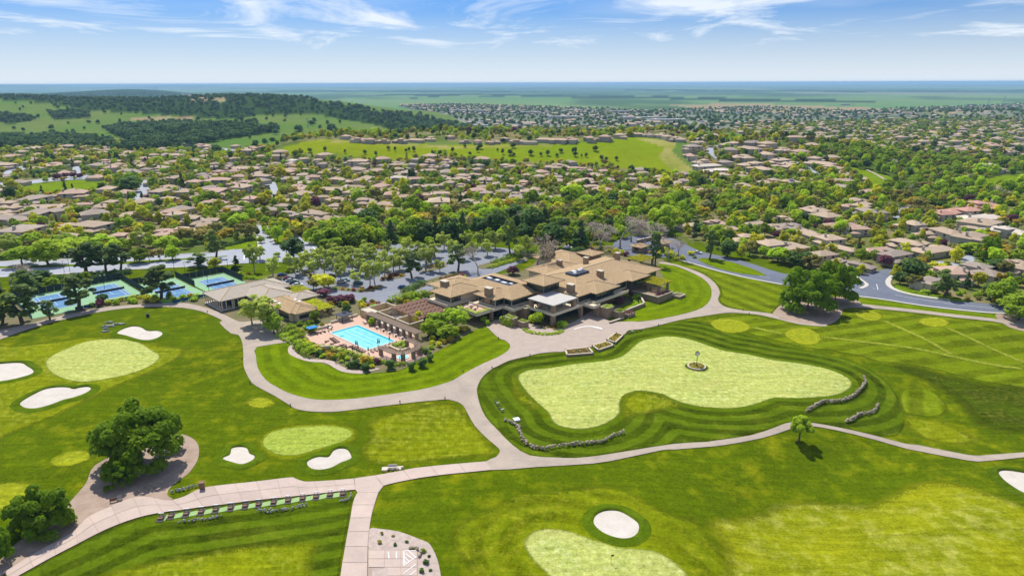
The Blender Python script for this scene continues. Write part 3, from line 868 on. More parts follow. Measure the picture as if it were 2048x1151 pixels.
STREETS = [('262,410 272,385 283,363 297,362 301,375 290,400 286,412', 'pale street climbing between houses on the left'), ('-60,372 60,361 140,352 235,350 235,357 140,360 60,368 -60,381', 'pale street beside the small park on the left'),
           ('140,346 147,334 162,335 160,350 146,352', 'short pale side street above the small park'), ('523,370 545,364 553,370 557,385 561,397 545,397 535,380', 'pale street bend between houses left of centre'),
           ('440,296 470,300 479,308 475,314 462,312 455,303', 'pale street bend left of the grassy hill'), ('1412,300 1425,293 1437,292 1428,300 1430,312 1446,323 1440,323 1423,312', 'pale street curving up the hillside on the right'),
           ('1592,325 1602,324 1642,349 1657,358 1640,363 1613,345', 'straight sloping street on the right hillside'), ('1780,433 1785,424 1800,417 1819,413 1813,425 1813,437 1795,437', 'dark street bend beside the terracotta roofs'),
           ('1866,527 1880,523 1922,527 1915,510 1918,503 1936,508 1960,522 1962,530 1945,534 1900,536 1870,532', 'cul-de-sac between the houses on the right'), ('8,344 52,330 60,332 30,350 10,362', 'pale lane at the far left')]
for s, lb in STREETS:
    sheet('street', wpoly(pl(s), True, 2), .30, ASPH2, 6, label=lb)
for s, lb in (('1733,341 1745,347 1762,357 1776,367 1788,382 1782,390 1788,390 1793,381 1780,366 1765,355 1748,346 1736,340', 'pale footpath down the green slope on the right'),):
    sheet('footpath', wpoly(pl(s), True, 2), .5, PATH, 6, label=lb)
PARKG = grass('park_turf', (.15, .225, .004), (.12, .18, .004), (.2, .22, .03), .2)
for s, lb in (('28,374 80,366 150,361 212,361 214,376 190,386 120,390 55,388', 'small green park beside the street on the left'),
              ('1688,333 1735,341 1775,352 1802,366 1782,371 1760,372 1783,392 1740,390 1720,366 1700,350', 'bright green slope with a footpath on the right'),
              ('1938,364 2000,352 2110,348 2110,382 2000,374 1960,374', 'olive meadow at the right edge'),
              ('446,492 480,484 508,478 512,494 480,498 450,500', 'green corner lawn left of the street mouth'),
              ('546,466 560,460 572,476 574,488 553,489', 'green median lawn in the street mouth'), ('607,474 640,470 650,482 612,484', 'green corner lawn right of the street mouth'),
              ('1790,572 1795,566 1830,580 1870,590 1930,602 1905,603 1840,594 1800,585', 'green verge curving below the right-hand house')):
    sheet('lawn', wpoly(pl(s), True, 2), .22, PARKG, 5, label=lb)


def strip(px, w, off, mat, name, label, smooth=True):
    c = [np.array(G(*p)[:2]) for p in (crom(pl(px), 3, False) if smooth else pl(px))]
    L, R_ = [], []
    for i, p in enumerate(c):
        t = c[min(i + 1, len(c) - 1)] - c[max(i - 1, 0)]
        n = np.array((-t[1], t[0])) / (np.hypot(*t) or 1) * w / 2
        L.append(tuple(p + n))
        R_.append(tuple(p - n))
    return sheet(name, L + R_[::-1], off, mat, 4, label=label)


def kerb(px, label, w=.9, h=.12):
    c = [np.array(G(*p)) for p in crom(pl(px), 3, False)]
    V, F = [], []
    for i, p in enumerate(c):
        t = c[min(i + 1, len(c) - 1)] - c[max(i - 1, 0)]
        n = np.array((-t[1], t[0], 0)) / (np.hypot(t[0], t[1]) or 1) * w / 2
        V += [tuple(p - n + (0, 0, 0)), tuple(p - n + (0, 0, .12 + h)), tuple(p + n + (0, 0, .12 + h)), tuple(p + n)]
    for i in range(len(c) - 1):
        for k in range(3):
            F.append([4 * i + k, 4 * i + k + 1, 4 * i + 4 + k + 1, 4 * i + 4 + k])
    tag(link('kerb', np_mesh('kerb', V, F, KERB)), label, kind='structure')


kerb('1360,520 1395,530 1440,543 1500,557 1564,569', 'pale kerb of the entry road beside the striped lawn', 1.3)
kerb('1690,590 1760,598 1850,612 1960,624 2012,627 2090,632', 'pale kerb along the golf side of the right road', 1.3)
kerb('1785,552 1776,562 1780,573 1800,583 1840,592 1900,600', 'broad pale kerb round the street corner', 2.2)
kerb('1712,553 1722,560 1734,570 1720,577', 'pale kerb nose at the street mouth', 1.6)
kerb('0,554 100,549 160,546 259,539 340,535 430,531 480,527', 'pale kerb on the near side of the boulevard', 1.2)
kerb('0,525 66,518 146,518 259,513 340,509 420,505 470,499', 'pale kerb on the far side of the boulevard', 1.0)
kerb('536,452 549,487 553,490', 'pale kerb of the street mouth median', .8)
kerb('516,470 519,494', 'pale kerb on the left of the street mouth', 2.0)
strip('1566,559 1640,569 1720,581', .22, .18, WHITE, 'painted_line', 'white centre line of the entry road below the oak')
strip('1790,590 1850,601 1930,611 2010,619', .22, .18, WHITE, 'painted_line', 'white centre line of the right road')
strip('1745,577 1756,580 1753,568', .25, .18, WHITE, 'painted_line', 'white stop line at the right street mouth', False)
strip('488,520 489,508', .5, .16, WHITE, 'painted_line', 'white stop line on the boulevard', False)
strip('622,490 640,508', .5, .16, WHITE, 'painted_line', 'white line at the boulevard crossing', False)
strip('1400,521 1470,540 1540,556', .22, .18, WHITE, 'painted_line', 'white edge line of the entry road')
# islands of the car park
for s, lb in (('605,540 625,548 655,560 675,566 660,569 630,560 605,548', 'planted island along the left bays of the car park'), ('665,578 700,583 735,584 765,575 760,570 735,577 700,577 670,572', 'planted island facing the pool garden'),
              ('760,562 800,556 812,551 800,546 770,550', 'red-leaved planted island in the car park'), ('680,526 705,528 735,534 728,538 700,533', 'planted island under the middle trees'),
              ('775,514 812,517 820,522 790,520', 'planted island under the far trees'), ('846,541 890,530 888,535 850,545', 'low orange island beside the white pickup'),
              ('800,580 840,565 910,545 928,548 930,555 880,562 840,577 815,588', 'long green planted bank beside the clubhouse drive'), ('955,532 1000,520 1065,505 1075,512 1030,524 975,538', 'green planted bank beside the far drive')):
    sheet('planting_bed', wpoly(pl(s), True, 3), .2, MULCH, 3, label=lb)

# ------------------------------------------------------------------ club buildings
ROOF = M('clubhouse_roof_shingle', (.455, .325, .18), (.345, .24, .13), .7, .9, .3, .08)
ROOFG = M('gym_roof_shingle', (.44, .375, .29), (.36, .305, .235), .9, .85, .25)
RIDGE = M('ridge_tile', (.54, .42, .26), (.46, .35, .21), 1.0, .9)
STUCCO = M('cream_stucco', (.68, .585, .42), (.60, .51, .36), .4, .9)
STUCCO2 = M('ochre_stucco', (.58, .44, .22), (.50, .37, .18), .5, .9)
STONE = M('ledge_stone', (.44, .31, .195), (.25, .17, .11), 1.6, .95, .7, detail=8.0)
GLASS = M('dark_glazing', (.018, .03, .035), (.03, .055, .05), .25, .08, 0, .6)
DKWALL = M('dark_recess_wall', (.12, .10, .085), (.08, .07, .06), .4, .9)  # dark brown wall colour for the set-back ground floor and the bays
CAP = M('stone_cap', (.58, .50, .38), (.50, .43, .32), .8, .9)
WELL = M('roof_membrane', (.055, .065, .085), rough=.9)
UNIT = M('white_metal', (.74, .74, .73), (.62, .62, .62), 1.0, .5)
AWN = M('white_canvas', (.50, .475, .43), (.45, .425, .38), .5, .9)
BROWN = M('stained_timber', (.27, .155, .105), (.19, .105, .07), 1.1, .9, .2)
GREYW = M('weathered_timber', (.30, .22, .155), (.215, .155, .11), 1.1, .9, .2)
DKMET = M('dark_metal', (.03, .032, .036), rough=.6)
TERRA = M('terracotta_paving', (.60, .40, .29), (.52, .34, .245), .6, .9, .1)
PALE = M('pale_concrete', (.60, .54, .46), (.53, .47, .40), .6, .9)


def part(parent, name, mats, fn, fr=AB):
    m = MB(fr, parent.location if parent else (0, 0, 0))
    fn(m)
    return m.build(name, mats, parent)


def chimney(parent, a, b, z0, z1, w=2.0, d=1.5):
    c = part(parent, 'chimney', STONE, lambda m: m.box(a - w / 2, a + w / 2, b - d / 2, b + d / 2, z0, z1 - .25))
    part_sub(c, parent, 'chimney_cap', CAP, lambda m: m.box(a - w / 2 - .2, a + w / 2 + .2, b - d / 2 - .2, b + d / 2 + .2, z1 - .25, z1))


def part_sub(p, root, name, mats, fn, fr=AB):
    m = MB(fr, root.location)
    fn(m)
    return m.build(name, mats, p)


def glass_run(parent, a0, a1, b0, b1, z0, z1, n, horiz='a'):
    """a run of window panes with mullions; each pane a part"""
    for k in range(n):
        if horiz == 'a':
            s0, s1 = a0 + (a1 - a0) * k / n + .06, a0 + (a1 - a0) * (k + 1) / n - .06
            part(parent, 'window', GLASS, lambda m: m.box(s0, s1, b0, b1, z0, z1))
        else:
            s0, s1 = b0 + (b1 - b0) * k / n + .06, b0 + (b1 - b0) * (k + 1) / n - .06
            part(parent, 'window', GLASS, lambda m: m.box(a0, a1, s0, s1, z0, z1))


club = empty('clubhouse', AB(205, -180))
tag(club, 'sprawling stone and stucco clubhouse with tan hipped roofs', 'clubhouse')
for a0, a1, b0, b1, z, p in ((165.5, 184, -214, -200.2, 8.5, .34), (171, 190, -223, -205, 8.55, .26), (175.5, 190, -198, -185, 8.46, .34), (193, 206, -188, -175, 12.6, .34),
                             (202, 262, -197.5, -164.6, 8.5, .265), (210, 226.3, -177, -161.9, 8.44, .33), (235.2, 249.3, -177, -162.4, 8.42, .33),
                             (240, 262, -226, -201, 7.2, .26), (221, 246, -213, -198.5, 7.0, .26), (253.8, 264.2, -209.4, -199.1, 9.8, .30)):
    part_sub(part(club, 'roof', ROOF, lambda m: m.hip(a0, a1, b0, b1, z, p)), club, 'ridge_cap', RIDGE, lambda m: m.hipcaps(a0, a1, b0, b1, z, p))
part(club, 'roof', [ROOF, WELL], lambda m: m.hip(180.1, 203, -214.5, -180.4, 8.53, well=(186.8, 192.6, -205.2, -188.6, 11.3, .9)))
part(club, 'roof_well', WELL, lambda m: m.box(214.5, 224, -182.3, -177.0, 10.5, 12.55))
for a, b, w, l, h, z in ((189.5, -203, 1.5, 2.4, 1.0, 10.4), (189.8, -198.5, 1.7, 2.0, .9, 10.4), (189.4, -194, 1.4, 2.6, .8, 10.4), (190.5, -191, 1.2, 1.6, .7, 10.4), (217, -179.8, 1.6, 2.2, .8, 12.55), (220, -179.2, 1.5, 1.5, .9, 12.55), (222.4, -180, 1.0, 1.4, .8, 12.55), (215.8, -178.2, 1.2, 1.4, .6, 12.55)):
    part(club, 'rooftop_unit', UNIT, lambda m: m.box(a - w / 2, a + w / 2, b - l / 2, b + l / 2, z, z + h))
# walls below the eaves
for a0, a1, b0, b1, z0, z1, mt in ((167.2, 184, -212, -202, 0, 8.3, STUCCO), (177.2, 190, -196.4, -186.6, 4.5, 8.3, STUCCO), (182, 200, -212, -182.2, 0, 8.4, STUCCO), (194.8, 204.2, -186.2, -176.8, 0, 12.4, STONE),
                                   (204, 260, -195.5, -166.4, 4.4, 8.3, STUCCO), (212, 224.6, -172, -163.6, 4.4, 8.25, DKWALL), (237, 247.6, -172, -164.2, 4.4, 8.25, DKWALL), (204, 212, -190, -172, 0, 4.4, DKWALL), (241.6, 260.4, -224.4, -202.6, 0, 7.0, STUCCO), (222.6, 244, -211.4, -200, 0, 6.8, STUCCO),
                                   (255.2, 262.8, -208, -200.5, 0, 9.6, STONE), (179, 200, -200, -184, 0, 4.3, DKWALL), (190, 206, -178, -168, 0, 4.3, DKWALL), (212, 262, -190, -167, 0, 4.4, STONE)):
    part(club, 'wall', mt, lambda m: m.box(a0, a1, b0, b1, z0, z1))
# glazing on the two fronts that face the lawns
glass_run(club, 167.05, 167.2, -211.8, -202.2, 5.6, 8.1, 4, 'b')
glass_run(club, 167.4, 172.5, -202, -201.85, 5.6, 8.1, 3)
glass_run(club, 177.05, 177.2, -196.2, -186.8, 5.4, 8.1, 4, 'b')
glass_run(club, 177.4, 181.8, -186.6, -186.45, 5.4, 8.1, 3)
glass_run(club, 181.85, 182, -186.2, -182.4, 5.4, 7.2, 2, 'b')
glass_run(club, 182.2, 199.6, -182.2, -182.05, 5.4, 7.2, 6)
glass_run(club, 194.65, 194.8, -186, -177, 9.0, 12.2, 4, 'b')
glass_run(club, 195, 204, -176.8, -176.65, 9.0, 12.2, 4)
glass_run(club, 203.85, 204, -195, -167, 5.4, 8.1, 9, 'b')
glass_run(club, 204.2, 212, -166.4, -166.25, 5.3, 8.1, 3)
glass_run(club, 211.85, 212, -166.2, -163.8, 5.3, 8.1, 1, 'b')
glass_run(club, 212.2, 224.4, -163.6, -163.45, 5.3, 8.1, 5)
glass_run(club, 226.5, 236.5, -166.4, -166.25, 5.0, 8.1, 4)
glass_run(club, 237.2, 247.4, -164.2, -164.05, 5.0, 8.1, 4)
glass_run(club, 249, 259.5, -166.4, -166.25, 5.0, 8.1, 4)
glass_run(club, 190.2, 205.8, -168, -167.85, .3, 3.9, 5)
glass_run(club, 178.85, 179, -199.5, -184.5, .3, 3.9, 5, 'b')
# decks, parapets
for a0, a1, b0, b1 in ((164.4, 180, -214.6, -200.9), (173.6, 185, -198.6, -184.4), (179.2, 190, -184.4, -178.6), (186, 208, -178.4, -163.6), (204, 208.3, -163.6, -158.4), (208.3, 232, -167.4, -161.6)):
    d = part(club, 'deck', STUCCO, lambda m: m.box(a0, a1, b0, b1, 4.3, 4.75))
    part_sub(d, club, 'parapet', STUCCO, lambda m: (m.box(a0 - .003, a0 + .25, b0, b1 - .25, 4.75, 5.45), m.box(a0 - .003, a1, b1 - .25, b1 + .003, 4.75, 5.45)))
pat = part(club, 'deck', TERRA, lambda m: m.box(166.8, 174, -197, -186.2, 4.2, 4.65))
part_sub(pat, club, 'parapet', STUCCO, lambda m: (m.box(166.3, 166.8, -197.4, -185.7, 3.8, 5.2), m.box(166.8, 174, -186.2, -185.7, 3.8, 5.2)))
for a, b, z0, z1, r in ((187.1, -164.7, 0, 8.4, .75), (199.1, -164.7, 4.75, 8.4, .7), (187.1, -176.2, 4.75, 8.4, .7), (202.7, -163.9, 0, 4.3, .7), (207.6, -159.2, 0, 4.3, 1.0), (175, -186.6, 0, 4.3, .6), (179.8, -180, 0, 4.3, .6)):
    part(club, 'column', STONE, lambda m: m.box(a - r, a + r, b - r, b + r, z0, z1))
part(club, 'canopy', AWN, lambda m: m.box(185.9, 200.2, -177.2, -163.6, 8.42, 8.75))
part(club, 'planter_box', STUCCO, lambda m: (m.box(191.2, 197.2, -187.0, -182.6, 8.0, 9.4)))
for a, b, z0, z1, w, d in ((171.3, -210.5, 6, 12.3, 2.2, 3.4), (177.4, -190.5, 6, 12.2, 2.0, 3.2), (203.8, -170.2, 6, 12.3, 2.0, 3.0), (226, -172.5, 8, 13.2, 2.0, 2.6), (235, -203.5, 6, 10.6, 1.8, 2.4), (238.5, -190.5, 8, 13.6, 1.8, 2.0), (253, -183.5, 9, 14.4, 2.0, 2.0)):
    chimney(club, a, b, z0, z1, w, d)
# outdoor seats on the decks
for k, (a, b) in enumerate(((168.5, -194), (170, -191), (171.5, -195), (189, -174), (191.5, -170.5), (194.5, -174), (197, -169))):
    t = empty('terrace_table', AB(a, b, 4.75))
    tag(t, '%s on the clubhouse %s' % (('low pale table set', 'small round table', 'bench table with cushions')[k % 3], 'west patio, %s from the left' % ORD[k] if k < 3 else 'covered terrace, %s from the left' % ORD[k - 3]), 'table', 'tables on the clubhouse terraces')
    m = MB(); m.lathe([(.75, .68), (.75, .74)], 10); m.build('table_top', PALE, t)
    m = MB(); m.tube((0, 0, 0), (0, 0, .68), .08); m.build('leg', DKMET, t)
    for q in range(4):
        c, s = math.cos(q * 1.571 + .4), math.sin(q * 1.571 + .4)
        m = MB(); m.box(c * 1.2 - .27, c * 1.2 + .27, s * 1.2 - .27, s * 1.2 + .27, .3, .45); m.box(c * 1.45 - .27, c * 1.45 + .27, s * 1.45 - .08, s * 1.45 + .08, .45, .9); m.build('seat', (PALE, BROWN)[k % 2], t)


def wall_thing(name, label, cat, boxes, mat=STONE, cap=True, z1=1.2, th=.55, group=None):
    """free-standing masonry wall from plan lines (a0,b0,a1,b1)"""
    o = empty(name, AB(boxes[0][0], boxes[0][1]))
    tag(o, label, cat, group)
    for a0, b0, a1, b1 in boxes:
        part(o, 'wall', mat, lambda m: m.obox((a0, b0), (a1, b1), th, 0, z1 - .15, th / 2))
        if cap:
            part(o, 'coping', CAP, lambda m: m.obox((a0, b0), (a1, b1), th + .2, z1 - .15, z1, th / 2 + .1))
    return o


def planter(name, label, a0, a1, b0, b1, z1, mat=STONE, soil=MULCH):
    o = empty(name, AB((a0 + a1) / 2, (b0 + b1) / 2))
    tag(o, label, 'planter', 'masonry planters round the clubhouse')
    part(o, 'wall', mat, lambda m: m.box(a0, a1, b0, b1, 0, z1 - .2))
    part(o, 'coping', CAP, lambda m: (m.box(a0 - .1, a1 + .1, b0 - .1, b0 + .35, z1 - .2, z1), m.box(a0 - .1, a1 + .1, b1 - .35, b1 + .1, z1 - .2, z1), m.box(a0 - .1, a0 + .35, b0 + .35, b1 - .35, z1 - .2, z1), m.box(a1 - .35, a1 + .1, b0 + .35, b1 - .35, z1 - .2, z1)))
    part(o, 'soil', soil, lambda m: m.box(a0 + .35, a1 - .35, b0 + .35, b1 - .35, z1 - .2, z1 - .1))
    return o


planter('planter', 'tall ivy-covered planter left of the forecourt hedge', 174.6, 177.6, -179.4, -174.4, 3.6)
planter('planter', 'square stone planter block beside the ivy-covered planter', 176.6, 179.4, -173.6, -170.4, 2.6)
planter('planter', 'stone planter with seats below the white canopy', 184.4, 187.0, -181.5, -176.8, 4.9)
planter('planter', 'stone planter right of the garage opening', 207.8, 212, -158, -154.4, 4.6)
planter('planter', 'lower stone planter stepping down to the east lawn', 211, 214.5, -154.2, -150.6, 3.0)
planter('planter', 'low stone planter ending the stepped walls', 214.6, 219, -153, -149, 1.6)
wall_thing('retaining_wall', 'low stepped stone wall beside the garage entrance', 'wall', [(204.5, -150.5, 212, -149.8)], z1=.9)
wall_thing('retaining_wall', 'long low stone wall edging the east garden', 'wall', [(219.5, -153.5, 232, -153.5), (232, -153.5, 238.8, -160)], z1=1.6)
te = empty('stone_terrace', AB(245, -157))
tag(te, 'high stone terrace with a vine pergola above the east lawn', 'terrace')
part(te, 'wall', STONE, lambda m: m.box(238.9, 250, -166, -151.4, 0, 2.8))
part(te, 'coping', CAP, lambda m: (m.box(238.7, 250.2, -151.8, -151.2, 2.8, 3.1), m.box(238.7, 239.3, -165, -151.8, 2.8, 3.1), m.box(249.6, 250.2, -165, -151.8, 2.8, 3.1)))
planter('planter', 'small open stone box at the corner of the east terrace', 250.4, 255.5, -152.6, -148, 1.3)


def pergola(label, a0, a1, b0, b1, z, mat, name='pergola', nsl=None, along='a', cols=(), colmat=STONE, colr=.45, slat=.16, beams=3, zt=None):
    o = empty(name, AB((a0 + a1) / 2, (b0 + b1) / 2))
    tag(o, label, 'pergola')
    for a, b in cols:
        part(o, 'column', colmat, lambda m: m.box(a - colr, a + colr, b - colr, b + colr, 0, z - .3))
    for k in range(beams):
        if along == 'a':
            bb = b0 + .3 + (b1 - b0 - .6) * k / max(beams - 1, 1)
            bb, aa = (bb, None)
        if along == 'a':
            pass
    # beams run across the slats
    for k in range(beams):
        f = (k + .12) / (beams - .76) if beams > 1 else .5
        if along == 'a':
            b = b0 + (b1 - b0) * f
            part(o, 'beam', mat, lambda m: m.box(a0, a1, b - .12, b + .12, z - .3, z) if 0 else m.box(a0 + (a1 - a0) * 0, a1, b - .12, b + .12, z - .3, z))
        else:
            a = a0 + (a1 - a0) * f
            part(o, 'beam', mat, lambda m: m.box(a - .12, a + .12, b0, b1, z - .3, z))
    me = None
    for k in range(nsl or 0):
        f = (k + .5) / nsl
        if along == 'a':                       # slats laid along b, spaced along a
            a = a0 + (a1 - a0) * f
            part(o, 'slat', mat, lambda m: m.box(a - slat, a + slat, b0 - .4, b1 + .4, z + .003, z + .16))
        else:
            b = b0 + (b1 - b0) * f
            part(o, 'slat', mat, lambda m: m.box(a0 - .4, a1 + .4, b - slat, b + slat, z + .003, z + .16))
    return o


# locker block with open courts, slatted roof, pool pergola
lk = empty('locker_courts', AB(147, -213))
tag(lk, 'roofless ochre stucco locker courts beside the pool', 'building')
for a0, b0, a1, b1 in ((141.2, -227.4, 153.6, -227.4), (153.6, -227.4, 153.6, -219.6), (141.2, -219.8, 153.6, -219.8), (144.2, -219.8, 144.2, -199), (144.2, -207.6, 151, -207.6), (151, -207.6, 151, -198.8), (144.2, -198.8, 151, -198.8), (153.4, -219.4, 153.4, -208), (141.2, -227.4, 141.2, -219.8)):
    w = part(lk, 'wall', STUCCO2, lambda m: m.obox((a0, b0), (a1, b1), .4, 0, 3.05, .2))
    part_sub(w, lk, 'coping', CAP, lambda m: m.obox((a0, b0), (a1, b1), .55, 3.053, 3.2, .275))
part(lk, 'floor', PALE, lambda m: m.box(141.5, 153.4, -227.2, -199, .15, .25))
part(lk, 'roof', CAP, lambda m: m.box(141.5, 145, -227.1, -220.1, 2.85, 3.02))
part(lk, 'window', UNIT, lambda m: m.box(149, 152.5, -219.58, -219.5, 1.3, 2.1))
sr = empty('slatted_shelter', AB(158, -209))
tag(sr, 'brown timber slat roof on stucco walls beside the clubhouse', 'shelter')
for a0, b0, a1, b1 in ((150.8, -219, 167, -219), (167, -219, 166.8, -200.2), (154, -200.2, 166.8, -200.2), (151.2, -207, 151.2, -200)):
    part(sr, 'wall', STUCCO, lambda m: m.obox((a0, b0), (a1, b1), .4, 0, 3.3, .2))
for k in range(6):
    b = -218.6 + k * 3.7
    part(sr, 'beam', BROWN, lambda m: m.obox((150, b), (167.5, b), .25, 3.3, 3.65))
for k in range(17):
    a = 150.4 + k * 1.03
    for j in range(5):
        b = -219.4 + j * 4.0 + (k % 2) * .5
        part(sr, 'slat', BROWN, lambda m: m.box(a - .36, a + .36, b, b + 3.3 + (k % 2) * .2, 3.653, 3.80))
pergola('long grey timber pergola on stone columns along the pool', 139.3, 142.1, -221.6, -188.5, 3.2, GREYW, nsl=40, along='b', cols=[(139.9, -220.6 + k * 3.95) for k in range(9)], colmat=GREYW, colr=.5, slat=.27, beams=3)
# curved pergola round the spa
cp = empty('curved_pergola', AB(129, -181))
tag(cp, 'angular timber pergola on stone piers around the spa', 'pergola')
line = [(134, -187), (134.4, -182), (133.0, -178.6), (129.3, -177.0), (125.2, -177.3), (123.4, -180), (123.2, -187.4)]
for a, b in line:
    part(cp, 'column', GREYW, lambda m: m.box(a - .55, a + .55, b - .55, b + .55, 0, 2.75))
for (a0, b0), (a1, b1) in zip(line, line[1:]):
    d = np.array((a1 - a0, b1 - b0))
    L = np.hypot(*d)
    n = np.array((-d[1], d[0])) / L
    for s in (-1, 1):
        part(cp, 'beam', GREYW, lambda m: m.obox((a0 + n[0] * s * .8, b0 + n[1] * s * .8), (a1 + n[0] * s * .8, b1 + n[1] * s * .8), .2, 2.75, 3.0))
    for k in range(int(L / .75)):
        c = np.array((a0, b0)) + d * (k + .5) / int(L / .75)
        part(cp, 'slat', GREYW, lambda m: m.obox(tuple(c - n * 1.4), tuple(c + n * 1.4), .42, 3.003, 3.14))

# pool deck, pool and spa
sheet('pool_deck', [AB(*p) for p in ((112.5, -216), (114.5, -224), (121, -229), (137, -229.5), (144.3, -228), (144.3, -198), (139, -186), (136, -176), (128, -174.5), (121, -177), (118, -189), (115, -203))], .10, TERRA, 4, label='pinkish paved deck around the swimming pool')
WATER = bpy.data.materials.new('pool_water')
WATER.use_nodes = True
_w = WATER.node_tree
_b = _w.nodes['Principled BSDF']
_n = nd(_w, 'ShaderNodeTexNoise', {'Vector': nd(_w, 'ShaderNodeNewGeometry').outputs['Position'], 'Scale': .5, 'Detail': 3.0})
_w.links.new(mixc(_w, mrange(_w, _n.outputs[0], .35, .65), (.20, .66, .74), (.30, .76, .82)), _b.inputs['Base Color'])
_b.inputs['Roughness'].default_value = .12
_b.inputs['Specular IOR Level'].default_value = .35
_w.links.new(nd(_w, 'ShaderNodeBump', {'Strength': .08, 'Distance': .1, 'Height': nd(_w, 'ShaderNodeTexNoise', {'Vector': nd(_w, 'ShaderNodeNewGeometry').outputs['Position'], 'Scale': 1.4}).outputs[0]}).outputs[0], _b.inputs['Normal'])
TEAL = M('pool_wall_tile', (.02, .36, .44), (.03, .42, .50), 1.0, .3)
LANE = M('lane_tile', (.02, .22, .30), rough=.4)
pool = empty('swimming_pool', AB(128.3, -207))
tag(pool, 'turquoise lap pool with dark lane lines', 'pool')
part(pool, 'water', WATER, lambda m: m.box(122.5, 134.2, -219.1, -194.8, .02, .16))
part(pool, 'tile_wall', TEAL, lambda m: (m.box(133.1, 134.22, -219.12, -194.8, .165, .175), m.box(122.5, 133.1, -219.12, -217.9, .165, .175)))
for k, a in enumerate((126.4, 128.6, 130.8, 131.9)):
    part(pool, 'lane_line', LANE, lambda m: m.box(a - .14, a + .14, -216.6, -196.6, .165, .172))
part(pool, 'coping', PALE, lambda m: (m.box(121.9, 134.8, -219.8, -219.12, .1, .26), m.box(121.9, 134.8, -194.8, -194.1, .1, .26), m.box(121.9, 122.5, -219.12, -194.8, .1, .26), m.box(134.22, 134.8, -219.12, -194.8, .1, .26)))
part(pool, 'step', TEAL, lambda m: m.box(122.5, 124.2, -213.6, -212.4, .17, .18))
spa = empty('spa_pool', AB(127.2, -180.2))
tag(spa, 'small turquoise spa inside the angular pergola', 'pool')
m = MB(org=(0, 0, 0)); m.lathe([(2.3, .1), (2.3, .3)], 16); m.build('coping', PALE, spa)
m = MB(); m.lathe([(1.9, .303), (1.9, .32)], 16); m.build('water', WATER, spa)
sheet('planting_bed', [AB(*p) for p in ((129.6, -191), (135.8, -191), (133, -185), (129.6, -185))], .5, MULCH, 3, label='raised bed between pool and spa')
wall_thing('planter_wall', 'low ochre wall of the raised bed between pool and spa', 'wall', [(129.4, -191, 129.4, -184.8), (129.4, -184.8, 133, -184.8)], STUCCO2, True, .9, .5)
wall_thing('garden_wall', 'low stucco wall behind the far end of the pool', 'wall', [(120, -226, 126, -225), (128.5, -228.5, 140, -228.8)], STUCCO, True, 1.0, .5)
wall_thing('garden_wall', 'pale low wall of the round seating bay below the pool', 'wall', [(108, -212.5, 110.5, -207), (110.5, -207, 114, -204)], PALE, True, 1.6, .4)

# gym, annexes, vine pergolas
gym = empty('gym_pavilion', AB(120, -281))
tag(gym, 'long open-fronted gym pavilion with a pale grey hipped roof', 'pavilion')
for a0, a1, b0, b1, z, p in ((103.8, 136.2, -291.6, -273.6, 4.5, .32), (114.9, 131.5, -284, -260.4, 4.7, .30)):
    part_sub(part(gym, 'roof', ROOFG, lambda m: m.hip(a0, a1, b0, b1, z, p)), gym, 'ridge_cap', RIDGE, lambda m: m.hipcaps(a0, a1, b0, b1, z, p))
part(gym, 'wall', STUCCO, lambda m: m.box(110, 134.6, -290, -275.2, 0, 4.3))
part(gym, 'wall', STUCCO, lambda m: m.box(116.5, 130, -275.2, -262, 0, 4.4))
glass_run(gym, 109.85, 110, -289.6, -275.6, .3, 3.4, 6, 'b')
glass_run(gym, 110.5, 116, -275.2, -275.05, .3, 3.4, 3)
part(gym, 'floor', PALE, lambda m: m.box(103.9, 110, -291, -274, .1, .25))
for k in range(8):
    part(gym, 'column', STUCCO, lambda m: m.box(104.5, 104.8, -290.8 + k * 2.4, -290.5 + k * 2.4, .25, 4.3))
for k in range(4):
    part(gym, 'column', STUCCO, lambda m: m.box(106.5 + k * 2.5, 106.8 + k * 2.5, -274.5, -274.2, .25, 4.3))
for k in range(5):
    e = empty('exercise_machine', AB(107 + (k % 2) * 1.2, -288.5 + k * 3.0, .25))
    tag(e, 'dark exercise machine under the gym porch, %s from the left' % ORD[k], 'exercise machine', 'machines under the gym porch')
    m = MB(); m.box(-.9, .9, -.4, .4, 0, .22); m.build('base', DKMET, e)
    m = MB(); m.tube((.7, .3, .2), (.9, .3, 1.4), .06); m.tube((.7, -.3, .2), (.9, -.3, 1.4), .06); m.box(.8, .95, -.4, .4, 1.3, 1.6); m.build('console', DKMET, e)
anx = empty('spa_annex', AB(122, -251))
tag(anx, 'low stucco annex with skylights between gym and pool', 'building')
for a0, a1, b0, b1, z, p in ((117.2, 129, -264.2, -240.2, 4.0, .32), (118.3, 128.0, -250, -237.9, 3.95, .32), (126.5, 138.1, -264.3, -253.4, 4.2, .30)):
    part_sub(part(anx, 'roof', ROOF if b1 > -245 else ROOFG, lambda m: m.hip(a0, a1, b0, b1, z, p)), anx, 'ridge_cap', RIDGE, lambda m: m.hipcaps(a0, a1, b0, b1, z, p))
part(anx, 'wall', STUCCO, lambda m: m.box(118.6, 126.6, -262, -241.5, 0, 3.8))
part(anx, 'wall', STUCCO, lambda m: m.box(119.6, 126.7, -248, -239.2, 0, 3.75))
part(anx, 'wall', STUCCO, lambda m: m.box(128, 136.8, -263, -254.8, 0, 4.0))
for a, b in ((119.5, -256.5), (119.4, -252.6), (120.6, -259.6), (126.6, -253), (126.6, -249.5)):
    part(anx, 'skylight', UNIT, lambda m: m.box(a - .55, a + .55, b - .8, b + .8, 4.4, 5.05 if a < 121 else 5.0))
glass_run(anx, 118.45, 118.6, -252, -244, .4, 2.8, 3, 'b')
glass_run(anx, 120.5, 125.5, -239.2, -239.05, 1.2, 2.6, 3)
